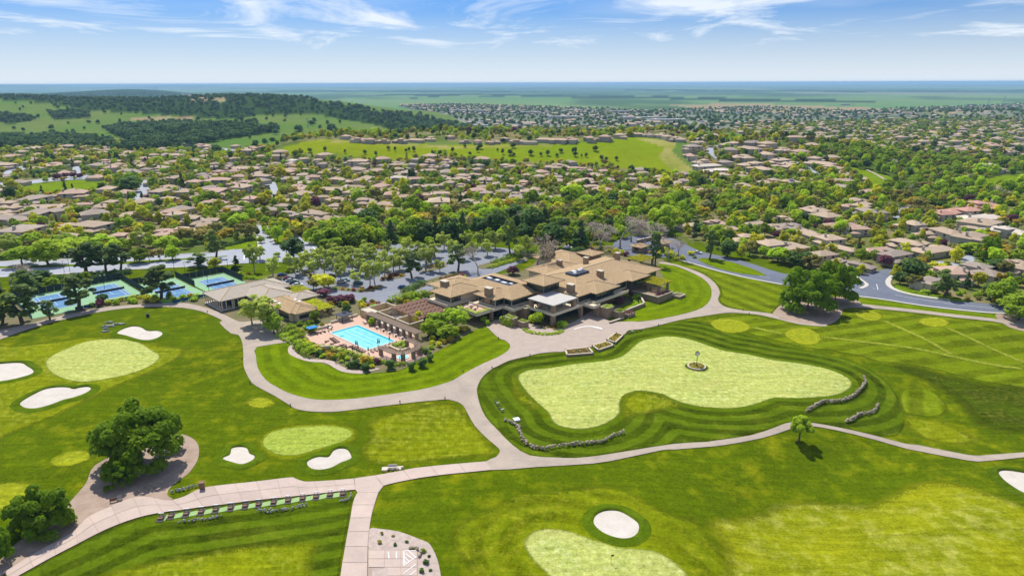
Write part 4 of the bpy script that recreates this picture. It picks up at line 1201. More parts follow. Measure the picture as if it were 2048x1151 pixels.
pergola('vine-topped pergola beside the annex, nearer the pool', 129.2, 135, -256.8, -238.4, 2.8, GREYW, nsl=14, along='b', cols=[(129.8, -255.5), (134.4, -255.5), (129.8, -247.5), (134.4, -247.5), (129.8, -239.5), (134.4, -239.5)], beams=3)
pergola('vine-topped pergola between gym and car park', 133.6, 141, -276.2, -266.8, 2.8, GREYW, nsl=9, along='b', cols=[(134.2, -275.4), (140.4, -275.4), (134.2, -267.6), (140.4, -267.6)], beams=3)
pe = pergola('vine-topped pergola on the high east terrace', 244, 253.3, -166.2, -154.2, 6.2, GREYW, nsl=11, along='b', cols=[(245, -155.2), (252, -155.2), (245, -160.5), (252, -160.5)], beams=3)
pergola('vine-topped pergola behind the clubhouse by the gate', 281.5, 293, -198, -189, 3.6, GREYW, nsl=9, along='b', cols=[(282.2, -197.2), (292.2, -197.2), (282.2, -189.8), (292.2, -189.8)], beams=3)
# gatehouse: two hipped kiosks
for k, ((px, py), w) in enumerate((((1280, 489), 9.5), ((1327, 482), 9.0))):
    x, y, z = Pz(px, py, 4.0)
    g = empty('gatehouse', (x, y, 0), math.radians(45))
    tag(g, ('hip-roofed gatehouse nearer the clubhouse' if k == 0 else 'hip-roofed gatehouse on the far side of the gate lane'), 'gatehouse', 'gatehouses at the entry')
    m = MB(); m.hip(-w / 2, w / 2, -w / 2 + .6, w / 2 - .6, 3.6, .34); m.build('roof', ROOF, g)
    m = MB(); m.box(-w / 2 + 1.4, w / 2 - 1.4, -w / 2 + 2, w / 2 - 2, 0, 3.4); m.build('wall', STONE, g)
    for s in (-1, 1):
        m = MB(); m.box(s * (w / 2 - 1.38) - .04, s * (w / 2 - 1.38) + .04, -1.2, 1.2, 1.0, 2.8); m.build('window', GLASS, g)
x, y, z = Pz(1305, 470, 3)
g = empty('wall_screen', (x, y, 0), math.radians(40))
tag(g, 'low stone roadside wall beyond the gatehouses', 'wall')
m = MB(); m.box(-14, 14, -.4, .4, 0, 2.0); m.build('wall', STONE, g)
m = MB(); m.box(-14.2, 14.2, -.5, .5, 2.0, 2.2); m.build('coping', CAP, g)

# ------------------------------------------------------------------ tennis courts
CGREEN = M('court_surround_green', (.24, .42, .22), (.20, .36, .19), .3, .8)
CBLUE = M('court_blue', (.085, .215, .38), (.07, .18, .33), .3, .8)
NET = M('net_mesh', (.05, .055, .06), rough=.9)
SCREEN = M('windscreen_cloth', (.022, .035, .04), (.03, .05, .05), .8, .9)
SCREENB = M('blue_windscreen_cloth', (.035, .09, .17), (.03, .075, .14), .8, .9)
sheet('court_surround', [AB(*p) for p in ((47, -357), (90, -357), (90, -319), (47, -319))], .14, CGREEN, 6, label='pale green surround of the two left courts')
sheet('court_surround', [AB(*p) for p in ((91, -342), (110, -342), (110, -299), (91, -299))], .14, CGREEN, 6, label='pale green surround of the third court')
sheet('court_surround', [AB(*p) for p in ((111, -334), (130.5, -334), (130.5, -297), (111, -297))], .14, CGREEN, 6, label='pale green surround of the court behind the gym')
for k, (a, b) in enumerate(((58.8, -339.3), (80.2, -339.0), (100.3, -320), (120.7, -314))):
    ct = empty('tennis_court', AB(a, b, .15))
    tag(ct, '%s blue tennis court with white lines' % ('leftmost', 'second', 'third', 'rightmost')[k], 'tennis court', 'row of tennis courts', 'structure')
    part(ct, 'playing_surface', CBLUE, lambda m: m.box(a - 5.8, a + 5.8, b - 12.4, b + 12.4, .17, .18))

    def lines(m):
        for da in (-5.45, -4.1, 4.1, 5.45):
            m.box(a + da - .07, a + da + .07, b - 11.88, b + 11.88, .184, .19)
        for db in (-11.88, 11.88):
            m.box(a - 5.38, a + 5.38, b + db - .09, b + db + .09, .191, .196)
        for db in (-6.4, 6.4):
            m.box(a - 4.03, a + 4.03, b + db - .07, b + db + .07, .191, .196)
        m.box(a - .07, a + .07, b - 6.3, b + 6.3, .184, .19)
    part(ct, 'court_lines', WHITE, lines)
    nt_ = empty('tennis_net', AB(a, b, .18))
    tag(nt_, 'net across the %s tennis court' % ('leftmost', 'second', 'third', 'rightmost')[k], 'net', 'tennis nets')
    part(nt_, 'net', NET, lambda m: m.box(a - 6.3, a + 6.3, b - .03, b + .03, .2, 1.1))
    part(nt_, 'tape', WHITE, lambda m: m.box(a - 6.3, a + 6.3, b - .05, b + .05, 1.1, 1.2))
    for s in (-1, 1):
        part(nt_, 'post', DKMET, lambda m: m.box(a + s * 6.4 - .08, a + s * 6.4 + .08, b - .08, b + .08, .18, 1.3))


def screen_fence(label, pts, z1=3.2, mat=SCREEN, step=3.0):
    o = empty('court_fence', AB(*pts[0]))
    tag(o, label, 'fence', 'fences round the tennis courts')
    for (a0, b0), (a1, b1) in zip(pts, pts[1:]):
        L = math.hypot(a1 - a0, b1 - b0)
        n = max(1, int(L / step))
        for k in range(n):
            p, q = (a0 + (a1 - a0) * k / n, b0 + (b1 - b0) * k / n), (a0 + (a1 - a0) * (k + 1) / n, b0 + (b1 - b0) * (k + 1) / n)
            part(o, 'panel', mat, lambda m: m.obox(p, q, .05, .25, z1, -.06))
            part(o, 'post', DKMET, lambda m: m.obox(p, p, .1, 0, z1 + .1, .05))


screen_fence('dark windscreen fence along the far side of the two left courts', [(48, -357), (90, -357)])
screen_fence('dark windscreen fence dividing the second and third courts', [(90.5, -357), (90.5, -342), (90.5, -322)], 3.2)
screen_fence('dark windscreen fence dividing the third and rightmost courts', [(110.5, -342), (110.5, -318)])
screen_fence('dark windscreen fence behind the rightmost court', [(111, -334), (130.5, -334), (130.5, -312)])
screen_fence('dark windscreen fence behind the third court', [(91, -342.5), (110, -342.5)])
screen_fence('low blue screen in front of the two left courts', [(62, -318.8), (90, -318.8)], 1.6, SCREENB)
screen_fence('low blue screen in front of the third court', [(94, -299), (110, -299)], 1.6, SCREENB)
screen_fence('low dark screen at the left end of the courts', [(47, -357), (47, -319)], 1.6, SCREENB)

# ------------------------------------------------------------------ houses of the estate
HR = {'tan': M('roof_tile_tan', (.47, .36, .25), (.375, .28, .19), .5, .9, .3, rnd=.12, obj=True), 'rosy': M('roof_tile_rosy', (.49, .335, .245), (.39, .26, .19), .5, .9, .3, rnd=.12, obj=True),
      'grey-brown': M('roof_tile_grey_brown', (.37, .30, .235), (.295, .235, .185), .5, .9, .3, rnd=.12, obj=True), 'pale': M('roof_tile_pale', (0.608, 0.526, 0.439), (0.503, 0.427, 0.351), .5, .9, .3, rnd=.1, obj=True),
      'terracotta': M('roof_tile_terracotta', (.50, .275, .205), (.42, .22, .16), .5, .9, .3, rnd=.1, obj=True)}
HW = [M('house_stucco_sand', (.50, .42, .31), (.43, .355, .26), .4, .9, rnd=.12, obj=True), M('house_stucco_grey', (.42, .385, .32), (.35, .32, .27), .4, .9, rnd=.12, obj=True), M('house_stucco_cream', (.52, .47, .38), (.45, .40, .32), .4, .9, rnd=.1, obj=True)]
PANE = M('house_window_glass', (.03, .04, .05), rough=.15, spec=.5)
TRIM = M('house_trim', (.60, .56, .48), rough=.8)
GDOOR = M('garage_door_paint', (.40, .34, .26), rough=.8)
SOLAR = M('solar_cells', (.02, .035, .09), (.03, .05, .12), 2.0, .2, 0, .6)

# blocks: x0,x1,y0,y1 (eave lines), eave height, pitch
PLANS = [
    [(-9, 7, -6, 6, 5.6, .36), (2, 11, -9, 2, 3.3, .34), (-11, -3, 1, 9, 3.4, .34)],
    [(-10, 4, -5, 7, 3.6, .36), (-2, 11, -8, 3, 5.4, .34), (5, 12, 0, 9, 3.3, .34)],
    [(-11, 11, -5, 5, 3.5, .38), (-6, 3, -9, 0, 3.3, .36), (2, 10, 0, 9, 3.4, .36), (-7, 2, -3, 6, 5.8, .33)],
    [(-8, 8, -7, 7, 5.7, .34), (-12, -4, -9, 1, 3.2, .35), (5, 11, -4, 5, 3.3, .35)],
    [(-12, 2, -6, 5, 3.5, .36), (-1, 12, -4, 8, 3.7, .36), (-5, 4, -9, 1, 3.3, .4), (-4, 5, -2, 7, 5.5, .3)],
    [(-10, 10, -6, 5, 5.8, .32), (-11, -2, -10, -2, 3.3, .35), (3, 9, 2, 10, 5.7, .33)],
    [(-13, 13, -5.5, 5.5, 3.6, .37), (-11, -3, -9, 2, 3.4, .38), (4, 11, -8, 3, 3.5, .38)],
]
PARTS = []
for i, pln in enumerate(PLANS):
    d = {}
    rf, wl = MB(), MB()
    for k, (x0, x1, y0, y1, z, p) in enumerate(pln):
        rf.hip(x0, x1, y0, y1, z + k * .013, p, .22)
        e = .75
        wl.box(x0 + e + k * .01, x1 - e - k * .01, y0 + e + k * .01, y1 - e - k * .01, -2.5, z - .2)
    d['roof'], d['wall'] = rf.mesh('house_roof', [HR['tan']]), wl.mesh('house_wall', [HW[0]])
    x0, x1, y0, y1, z, p = pln[0]
    ch = MB()
    cx, cy = x1 - 3.0, (y0 + y1) / 2 + 1.5
    ch.box(cx - .55, cx + .55, cy - .45, cy + .45, 2, z + 2.9)
    ch.box(cx - .68, cx + .68, cy - .58, cy + .58, z + 2.9, z + 3.1)
    d['chimney'] = ch.mesh('house_chimney', [HW[0]])
    wins = []
    for k, (x0, x1, y0, y1, z, p) in enumerate(pln):
        for ax in (0, 1, 2, 3):
            n = 2 if k == 0 else 1
            for q in range(n):
                f = (q + .5) / n
                lv = [1.0] + ([3.5] if z > 5 else [])
                for zz_ in lv:
                    wn, fr_ = MB(), MB()
                    if ax < 2:
                        yy = (y0 + .75 + k * .01 - .05) if ax == 0 else (y1 - .75 - k * .01 + .05)
                        xx = x0 + 1.6 + (x1 - x0 - 3.2) * f
                        wn.box(xx - .8, xx + .8, yy - .035, yy + .035, zz_, zz_ + 1.45)
                    else:
                        xx = (x0 + .75 + k * .01 - .05) if ax == 2 else (x1 - .75 - k * .01 + .05)
                        yy = y0 + 1.6 + (y1 - y0 - 3.2) * f
                        wn.box(xx - .035, xx + .035, yy - .8, yy + .8, zz_, zz_ + 1.45)
                    wins.append(wn.mesh('house_window', [PANE]))
    d['windows'] = wins[:10]
    x0, x1, y0, y1, z, p = pln[1]
    gd = MB()
    gd.box((x0 + x1) / 2 - 2.4, (x0 + x1) / 2 + 2.4, y0 + .62, y0 + .70, 0, 2.3)
    d['garage'] = gd.mesh('garage_door', [GDOOR])
    sp = MB()
    x0, x1, y0, y1, z, p = pln[0]
    hw = min(x1 - x0, y1 - y0) / 2
    for q in range(2):
        xa = x0 + hw + .2 + q * 2.2
        for s in range(2):
            ya, yb = y0 + 1.4 + s * 1.7, y0 + 2.9 + s * 1.7
            sp.face([(xa, ya, z + .18 + (ya - y0) * p), (xa + 2, ya, z + .18 + (ya - y0) * p), (xa + 2, yb, z + .18 + (yb - y0) * p), (xa, yb, z + .18 + (yb - y0) * p)])
    d['solar'] = sp.mesh('solar_panel', [SOLAR])
    PARTS.append(d)

HOUSES_PX = '''22,313,34 8,330,40 68,297,34 136,293,26 43,304,20 113,305,18 106,328,42 61,320,20 144,317,18 198,331,34 221,336,32 216,321,24 236,320,16 254,331,22 277,324,24,rosy 294,330,32 324,336,28 269,342,28 292,338,24 317,345,20
332,356,20 186,299,24 217,301,28 252,306,34 305,310,22 329,311,22 334,326,16 143,387,48,rosy 103,390,22 68,398,46 214,378,34 324,373,36,rosy 322,383,40 331,393,30 22,408,42 40,416,40 166,406,28 213,407,44 90,411,50,solar 115,420,44 148,415,34 75,426,56 25,433,50,grey-brown 256,423,36 327,425,44,rosy 193,413,24 7,423,22
41,460,70,grey-brown 181,450,70 140,451,40 135,471,44 232,471,50,solar 272,466,26 330,460,44,rosy 20,475,26
372,286,18 405,290,34,rosy 420,295,20 471,290,18 496,301,26 526,292,18 450,312,20 353,311,30 470,315,20 521,310,16 554,311,24 350,323,40 395,326,20 431,325,16 428,331,18 461,325,22 461,332,24 493,334,40 524,334,24 524,325,22 549,325,22 582,326,20,rosy 584,319,20,pale 609,315,18 636,318,20 644,325,16 554,335,20 584,336,22 612,336,24 665,335,20 406,348,26 440,345,38 469,342,28 516,341,20 571,344,34,rosy 649,343,20 350,355,30 386,363,36,rosy 436,361,40,rosy 481,353,32 521,353,34 484,365,42,rosy 589,355,42 626,353,30 672,357,30 345,375,30 483,375,40 370,383,34 393,388,24 431,383,46,rosy 599,373,40,rosy 662,376,40 420,403,42 499,396,36,rosy 463,413,38 564,408,26 572,395,30 637,390,20 577,423,40 622,424,40 645,431,50 669,436,34 350,428,40 383,433,36 670,408,22 360,458,46,rosy 413,442,56,solar
713,323,48 765,329,22 795,325,30 818,327,26 833,317,20 864,318,20 896,321,30 956,328,18 1010,328,20 844,328,18 868,329,20 894,328,22 683,341,20 748,339,34 718,344,22,rosy 795,335,18,pale 819,335,24 800,344,18 818,346,36,solar 856,336,24 921,336,18 956,336,16 982,338,18 688,358,30 721,360,32 758,361,28,rosy 796,355,32,pale 829,358,34 888,354,36 926,350,30 949,347,20 919,357,32 971,360,38 1010,356,18 995,365,22 705,370,34,solar 760,375,26 783,374,28 829,368,24 859,370,30 891,365,34,solar 924,366,22 967,371,28 1012,370,20 707,385,44 879,386,36 853,387,24 810,391,32,rosy 932,383,30 972,383,26 1007,381,34 731,400,46,solar 756,407,40 693,408,30 773,404,30 878,403,56 941,404,46 999,400,46 793,418,64 967,411,20 1014,413,20
1027,330,18 1058,329,22 1113,331,40 1148,334,24,rosy 1171,336,26,rosy 1209,339,16 1241,342,18 1284,343,24 1269,347,16 1320,351,20 1057,347,18 1101,345,22 1141,345,28 1078,351,28 1115,351,18 1035,355,18 1045,361,20 1169,360,46 1140,366,32 1219,358,28 1183,370,28 1264,356,20 1297,370,42 1279,376,24 1352,363,22 1033,370,18 1070,373,26 1103,378,26 1055,381,34 1164,378,24 1090,386,26 1252,383,36 1281,386,28 1302,385,24 1221,390,28 1121,395,42 1201,395,30 1163,400,30 1071,401,40 1028,383,20 1342,383,18
1458,287,32 1534,288,34 1499,294,38 1385,294,36 1501,282,28 1567,297,26 1533,305,34 1601,304,34,rosy 1383,308,28 1483,312,36 1629,316,26 1403,321,30 1559,321,38 1640,324,40 1498,327,38 1415,329,40,pale 1576,330,42 1664,334,42 1430,340,44,pale 1526,339,46 1592,341,44,rosy 1448,349,30,solar 1493,352,32 1689,348,30 1684,363,40 1684,374,36 1541,361,40 1579,365,42,solar 1503,378,24 1403,378,24 1367,358,18 1418,356,24 1373,373,20 1446,390,32 1619,411,30 1634,421,40 1650,433,50 1697,409,18
1566,430,26 1373,446,34 1435,438,34 1423,450,40 1460,455,40 1509,440,34 1548,448,34 1581,448,44 1501,475,56 1566,488,76 1622,463,50 1660,476,50 1685,488,36 1649,506,52 1684,518,44 1685,445,44 1664,427,30
1720,400,40 1723,410,40 1738,424,46 1966,408,52,terracotta 1917,420,52,terracotta 1888,426,36,terracotta 1964,432,50,pale 1959,446,70 1826,446,40 1715,455,40 1896,466,54 1941,475,56 1856,463,26 1816,485,50 1866,495,56 1755,493,46 1788,508,54 1717,521,40 2016,501,34 2030,518,30 2030,531,34 1908,543,60 1966,536,56 1854,556,40 2016,458,50,pale 1975,331,26,pale 2000,337,20
1035,279,24 1060,280,20 1089,276,26 1116,277,28,rosy 1144,276,26,rosy 1179,275,24,rosy 1209,274,28,rosy 1240,270,26 1269,266,26 1295,267,22 1320,268,26 1336,273,28 1357,276,26 1397,281,22 1412,272,28 717,276,24,rosy 740,278,22,rosy 767,278,22,rosy 800,278,24,rosy 831,277,24,rosy 860,275,24 900,271,18 930,279,20 955,280,20,rosy 985,280,22 692,271,20 1010,275,20 1054,264,20,rosy 1104,264,18,rosy 1172,264,18'''
HL = []
for tok in HOUSES_PX.split():
    q = tok.split(',')
    HL.append((float(q[0]), float(q[1]), float(q[2]), q[3] if len(q) > 3 else None))
HL.sort(key=lambda t: -t[2])
HOUSE_POS = []                                   # x, y, radius of every house: trees keep clear of them
FARH = []                                        # houses past the nearest three hundred
hr = random.Random(3)
ROWS = {}


def band(px, py):
    if px > 1360:
        if py >= 395:
            return ('right', 'lower estate right of the entry road', int((py - 395) // 24))
        return ('rhill', 'hillside estate right of the grassy hill', int((py - 280) // 17))
    if py < 284:
        return ('crest', 'row along the crest of the grassy hill', 0 if py > 272 else 1)
    if py < 345:
        return ('far', 'far part of the estate left of and below the grassy hill', int((py - 284) // 10))
    if py < 440:
        return ('mid', 'middle of the estate behind the tree belt', int((py - 345) // 10))
    return ('front', 'front row behind the boulevard', int((py - 440) // 16))


for idx, (px, py, w, fl) in enumerate(HL):
    x, y, z = G(px, py, 4.6)
    dist = math.sqrt(x * x + y * y + (CAM_H - z) ** 2)
    wm = w * dist / FOC
    s = min(max(wm / 18.3, .68), 1.38)
    HOUSE_POS.append((x, y, 10.5 * s))
    if idx >= 300 or w < 18:
        FARH.append((x, y, z, s, fl))
        continue
    pi = hr.randrange(len(PLANS))
    d = PARTS[pi]
    rz = math.radians(hr.choice((0, 0, 90, 180, 180, 270)) + hr.uniform(-22, 22) + (20 if px > 1360 else -8))
    rk = fl if fl in HR else ('tan' if fl in ('solar', None) and hr.random() < .5 else hr.choice(('tan', 'rosy', 'grey-brown', 'tan')))
    wk = 2 if rk in ('terracotta', 'pale') else hr.randrange(3)
    o = empty('house', (x, y, z), rz)
    o.scale = (s, s, min(s, 1.0))
    near = w >= 36

    def put(nm, me, mt):
        c = link(nm, me, o)
        c.material_slots[0].link = 'OBJECT'
        c.material_slots[0].material = mt
        return c
    r_ = put('roof', d['roof'], HR[rk])
    w_ = put('wall', d['wall'], HW[wk])
    if w >= 24:
        c = link('chimney', d['chimney'], o)
        c.parent = r_
        c.material_slots[0].link = 'OBJECT'
        c.material_slots[0].material = HW[wk]
    if near:
        for wme in d['windows']:
            c = link('window', wme, o)
            c.parent = w_
        link('garage_door', d['garage'], o)
    if fl == 'solar':
        c = link('solar_panels', d['solar'], o)
        c.parent = r_
    ROWS.setdefault(band(px, py), []).append((px, o, rk, fl, ('small', '', 'large')[0 if w < 24 else 2 if w >= 50 else 1]))

for (code, phrase, k), lst in ROWS.items():
    lst.sort(key=lambda t: t[0])
    rows = sorted(q for q in ROWS if q[0] == code)
    rk_ = len(rows) - 1 - rows.index((code, phrase, k))
    for i, (px, o, rk, fl, sz) in enumerate(lst):
        rown = '' if len(rows) == 1 else ', %s row from the front' % ORD[rk_]
        lab = '%s %s-roofed house%s, %s from left in the %s%s' % (sz, rk, ' with solar panels' if fl == 'solar' else '', ORD[min(i, 39)], phrase, rown)
        ws = lab.split()
        if len(ws) > 16:
            lab = '%s-roofed house, %s from left%s, %s' % (rk, ORD[min(i, 39)], rown.replace(' from the front', ''), {'right': 'lower right estate', 'rhill': 'right hillside estate', 'far': 'far left estate', 'mid': 'middle estate', 'front': 'boulevard front row', 'crest': 'hill crest'}[code])
        tag(o, lab.strip(), 'house', 'houses of the estate')


def rand_in(poly, n, r):
    P2 = np.array([p[:2] for p in poly])
    lo, hi = P2.min(0), P2.max(0)
    out = []
    while len(out) < n:
        q = np.column_stack([r.uniform(lo[0], hi[0], n * 2), r.uniform(lo[1], hi[1], n * 2)])
        out += [tuple(t) for t in q[pip(q[:, 0], q[:, 1], P2)]]
    return out[:n]


def thin(pts, dmin, keep=()):
    grid, out = {}, []
    for (x, y) in list(keep):
        grid.setdefault((int(x // dmin), int(y // dmin)), []).append((x, y))
    for (x, y) in pts:
        gx, gy = int(x // dmin), int(y // dmin)
        if all((x - a) ** 2 + (y - b) ** 2 > dmin * dmin for i in (-1, 0, 1) for j in (-1, 0, 1) for a, b in grid.get((gx + i, gy + j), ())):
            grid.setdefault((gx, gy), []).append((x, y))
            out.append((x, y))
    return out


def house_mass(name, label, items, mats):
    """far houses beyond counting: one object"""
    V, F, MI = [], [], []
    for (x, y, z, w, l, h, rz, kind, flat) in items:
        c, s = math.cos(rz), math.sin(rz)
        b = len(V)
        e = .4 if not flat else 0

        def q(a, d, zz_):
            V.append((x + a * c - d * s, y + a * s + d * c, z + zz_))
        for zz_ in (-1.5, h):
            for a, d in ((-w, -l), (w, -l), (w, l), (-w, l)):
                q(a, d, zz_)
        F += [[b, b + 1, b + 5, b + 4], [b + 1, b + 2, b + 6, b + 5], [b + 2, b + 3, b + 7, b + 6], [b + 3, b, b + 4, b + 7]]
        MI += [3 + kind % 2] * 4
        if flat:
            F.append([b + 4, b + 5, b + 6, b + 7])
            MI.append(5)
        else:
            for a, d in ((-w - e, -l - e), (w + e, -l - e), (w + e, l + e), (-w - e, l + e)):
                q(a, d, h)
            r = min(w, l) * .36
            q(-w + min(w, l), 0, h + r) if w > l else q(0, -l + min(w, l), h + r)
            q(w - min(w, l), 0, h + r) if w > l else q(0, l - min(w, l), h + r)
            k = b + 8
            if w > l:
                F += [[k, k + 1, k + 5, k + 4], [k + 1, k + 2, k + 5, k + 5], [k + 2, k + 3, k + 4, k + 5], [k + 3, k, k + 4, k + 4]]
            else:
                F += [[k, k + 1, k + 4, k + 4], [k + 1, k + 2, k + 5, k + 4], [k + 2, k + 3, k + 5, k + 5], [k + 3, k, k + 4, k + 5]]
            MI += [kind % 3] * 4
    me = bpy.data.meshes.new(name)
    me.from_pydata(V, [], [list(dict.fromkeys(f)) for f in F])
    for m in mats:
        me.materials.append(m)
    me.polygons.foreach_set('material_index', MI)
    me.update()
    return tag(link(name, me), label, kind='stuff')


FM = [HR['tan'], HR['rosy'], HR['grey-brown'], HW[0], HW[1], M('flat_white_roof', (.55, .55, .54), (.40, .40, .40), .02, .8)]
nr2 = np.random.default_rng(21)
_q = np.array(rand_in(SUBURB_A, 5000, nr2))
_q = _q[(_q[:, 1] > 470)]
for poly_ in [wpoly(pl(s_), True, 2) for s_, _ in STREETS] + [HILL, wpoly(pl('28,374 80,366 150,361 212,361 214,376 190,386 120,390 55,388'), False), wpoly(pl('1688,333 1735,341 1775,352 1802,366 1783,392 1740,390 1720,366 1700,350'), False), wpoly(pl('1440,395 1480,385 1560,380 1700,385 1760,400 1560,404 1330,432 1000,442 700,482 640,500 700,450 1000,415 1330,395'), False)]:
    _q = _q[~pip(_q[:, 0], _q[:, 1], [c[:2] for c in poly_])]
_hp = np.array(HOUSE_POS)
_k = [min(math.hypot(x - a, y - b) - r * .95 for a, b, r in HOUSE_POS) > 10.5 for x, y in _q]
for x, y in thin([tuple(t) for t, k in zip(_q, _k) if k], 46):
    HOUSE_POS.append((x, y, 9.0))
    FARH.append((x, y, float(hgt(x, y)), hr.uniform(.85, 1.1), None))
items = [(x, y, z, 8 * s, 6.5 * s, 3.6, hr.uniform(0, 3), hr.randrange(6), False) for x, y, z, s, fl in FARH]
pf = thin([G(hr.uniform(1450, 2048), hr.uniform(244, 338))[:2] for _ in range(2600)], 28, [(h[0], h[1]) for h in HOUSE_POS])
pf = [p for p in pf if pip(np.array([p[0]]), np.array([p[1]]), FARSUB)[0]]
FARSUB_H = pf
items += [(x, y, float(hgt(x, y)), hr.uniform(7, 10), hr.uniform(5.5, 8), hr.choice((3.4, 5.6, 5.6)), hr.uniform(-.3, .3) + .3 * math.sin(x * .01), hr.choice((0, 1, 1, 2)), False) for x, y in pf]
house_mass('distant_houses', 'mass of further tan and rosy roofs behind the estate and along the valley', items, FM)
pt_ = thin([G(hr.uniform(780, 2048), hr.uniform(206, 258))[:2] for _ in range(5200)], 45)
pt_ = [p for p in pt_ if pip(np.array([p[0]]), np.array([p[1]]), TOWN)[0] and float(fbm(np.array([p[0]]), np.array([p[1]]), 420, 31)[0]) > .43]
TOWN_H = pt_
items = [(x, y, float(hgt(x, y)), hr.uniform(7, 12) * (2.2 if hr.random() < .08 else 1), hr.uniform(6, 10), hr.choice((4, 4, 5, 6)), hr.uniform(-.2, .2), hr.choice((0, 1, 2)), hr.random() < .32) for x, y in pt_]
house_mass('distant_town', 'far town of pale roofs on the plain below the hills', items, FM)
for k, (px, py, w, l) in enumerate(((920, 224, 40, 16), (948, 225, 40, 14), (1125, 238, 50, 14), (1060, 228, 40, 12), (1240, 226, 36, 10), (1290, 240, 70, 10), (1330, 245, 60, 12), (1150, 224, 34, 10), (1940, 211, 26, 8), (1690, 211, 30, 8))):
    x, y, z = G(px, py)
    o = empty('warehouse', (x, y, z), hr.uniform(-.15, .15))
    tag(o, 'long white-roofed warehouse in the far town, %s from the left' % ORD[sorted((920, 948, 1125, 1060, 1240, 1290, 1330, 1150, 1940, 1690)).index(px)], 'warehouse', 'white-roofed warehouses in the far town')
    m = MB(); m.box(-w, w, -l, l, -2, 9); m.build('wall', HW[2], o)
    m = MB(); m.box(-w - .5, w + .5, -l - .5, l + .5, 9, 10); m.build('roof', FM[5], o)

# ------------------------------------------------------------------ trees
LM = {'oak': leafmat('leaf_oak', (.066, .116, .006), (.105, .165, .008)), 'fresh': leafmat('leaf_fresh_green', (.13, .20, .012), (.20, .255, .014), .4), 'yellow': leafmat('leaf_yellow_green', (.20, .222, .012), (.265, .255, .014), .4),
      'green': leafmat('leaf_mid_green', (.085, .132, .010), (.14, .188, .012)), 'dark': leafmat('leaf_dark_green', (.030, .062, .016), (.050, .085, .018), .25), 'pine': leafmat('leaf_pine', (.050, .080, .020), (.085, .115, .026), .25),
      'olive': leafmat('leaf_olive', (.13, .135, .035), (.19, .165, .045)), 'amber': leafmat('leaf_amber', (.19, .145, .020), (.25, .195, .020)), 'purple': leafmat('leaf_purple', (.060, .022, .032), (.10, .035, .045), .25),
      'park': leafmat('leaf_young_plane', (.155, .190, .035), (.21, .24, .045), .4), 'twig': leafmat('leaf_bare_twig', (.27, .215, .185), (.33, .26, .22), .1), 'hillwood': leafmat('leaf_far_oak', (.028, .060, .018), (.055, .092, .022), .2)}
BARK = M('bark', (.13, .10, .075), (.085, .065, .05), 1.5, .95, .4, obj=True)
BARKP = M('pale_bark', (.36, .31, .265), (.24, .205, .175), 1.0, .95, .3, obj=True)


def leaves(C, N, size, mat, name, r, aspect=1.0):
    """one leaf-sized quad per point, lying roughly across its normal"""
    n = len(C)
    N = N / np.maximum(np.linalg.norm(N, axis=1), 1e-6)[:, None]
    t = r.normal(size=(n, 3))
    t -= N * (t * N).sum(1)[:, None]
    t /= np.maximum(np.linalg.norm(t, axis=1), 1e-6)[:, None]
    b = np.cross(N, t)
    s = size * r.uniform(.6, 1.35, n)[:, None]
    V = np.stack([C - t * s - b * s * .6 * aspect, C + t * s * .25 - b * s * aspect, C + t * s * 1.1 + b * s * .2, C - t * s * .2 + b * s * aspect], 1).reshape(-1, 3)
    return np_mesh(name, V, np.arange(4 * n).reshape(-1, 4), mat)


def clumps(kind, r):
    """centre, radius list of the foliage clumps of a unit crown: half-width 1, base at z=0, top at z=1"""
    out = []
    if kind == 'round':
        for _ in range(26):
            v = r.normal(size=3); v /= np.linalg.norm(v)
            k = r.uniform(.45, .78)
            out.append((v[0] * k, v[1] * k, .48 + v[2] * k * .52, r.uniform(.24, .40)))
    elif kind == 'oak':
        for _ in range(90):
            a, rr = r.uniform(0, 6.283), math.sqrt(r.uniform(0, 1)) * .86
            top = .90 - .42 * rr ** 2 + .10 * math.sin(3 * a + 1)
            out.append((rr * math.cos(a), rr * math.sin(a), max(.08, top - r.uniform(0, 1) ** 1.3 * .62), r.uniform(.13, .23)))
    elif kind == 'airy':
        for _ in range(22):
            v = r.normal(size=3); v /= np.linalg.norm(v)
            k = r.uniform(.4, .85)
            out.append((v[0] * k, v[1] * k, .52 + v[2] * k * .46, r.uniform(.16, .30)))
    elif kind == 'pine':
        for i in range(30):
            h = r.uniform(.22, .97)
            w = (.9 - .75 * max(0, h - .45)) * r.uniform(.25, .95) * (1 if h > .35 else .8)
            a = r.uniform(0, 6.283)
            out.append((w * math.cos(a), w * math.sin(a), h, r.uniform(.15, .26)))
    elif kind == 'cone':
        for i in range(30):
            h = r.uniform(.08, .95)
            w = (1 - h) * r.uniform(.4, .85)
            a = r.uniform(0, 6.283)
            out.append((w * math.cos(a), w * math.sin(a), h, .12 + .2 * (1 - h)))
    elif kind == 'bush':
        for _ in range(14):
            v = r.normal(size=3); v /= np.linalg.norm(v)
            k = r.uniform(.3, .68)
            out.append((v[0] * k, v[1] * k, .45 + v[2] * k * .55, r.uniform(.32, .46)))
    return out


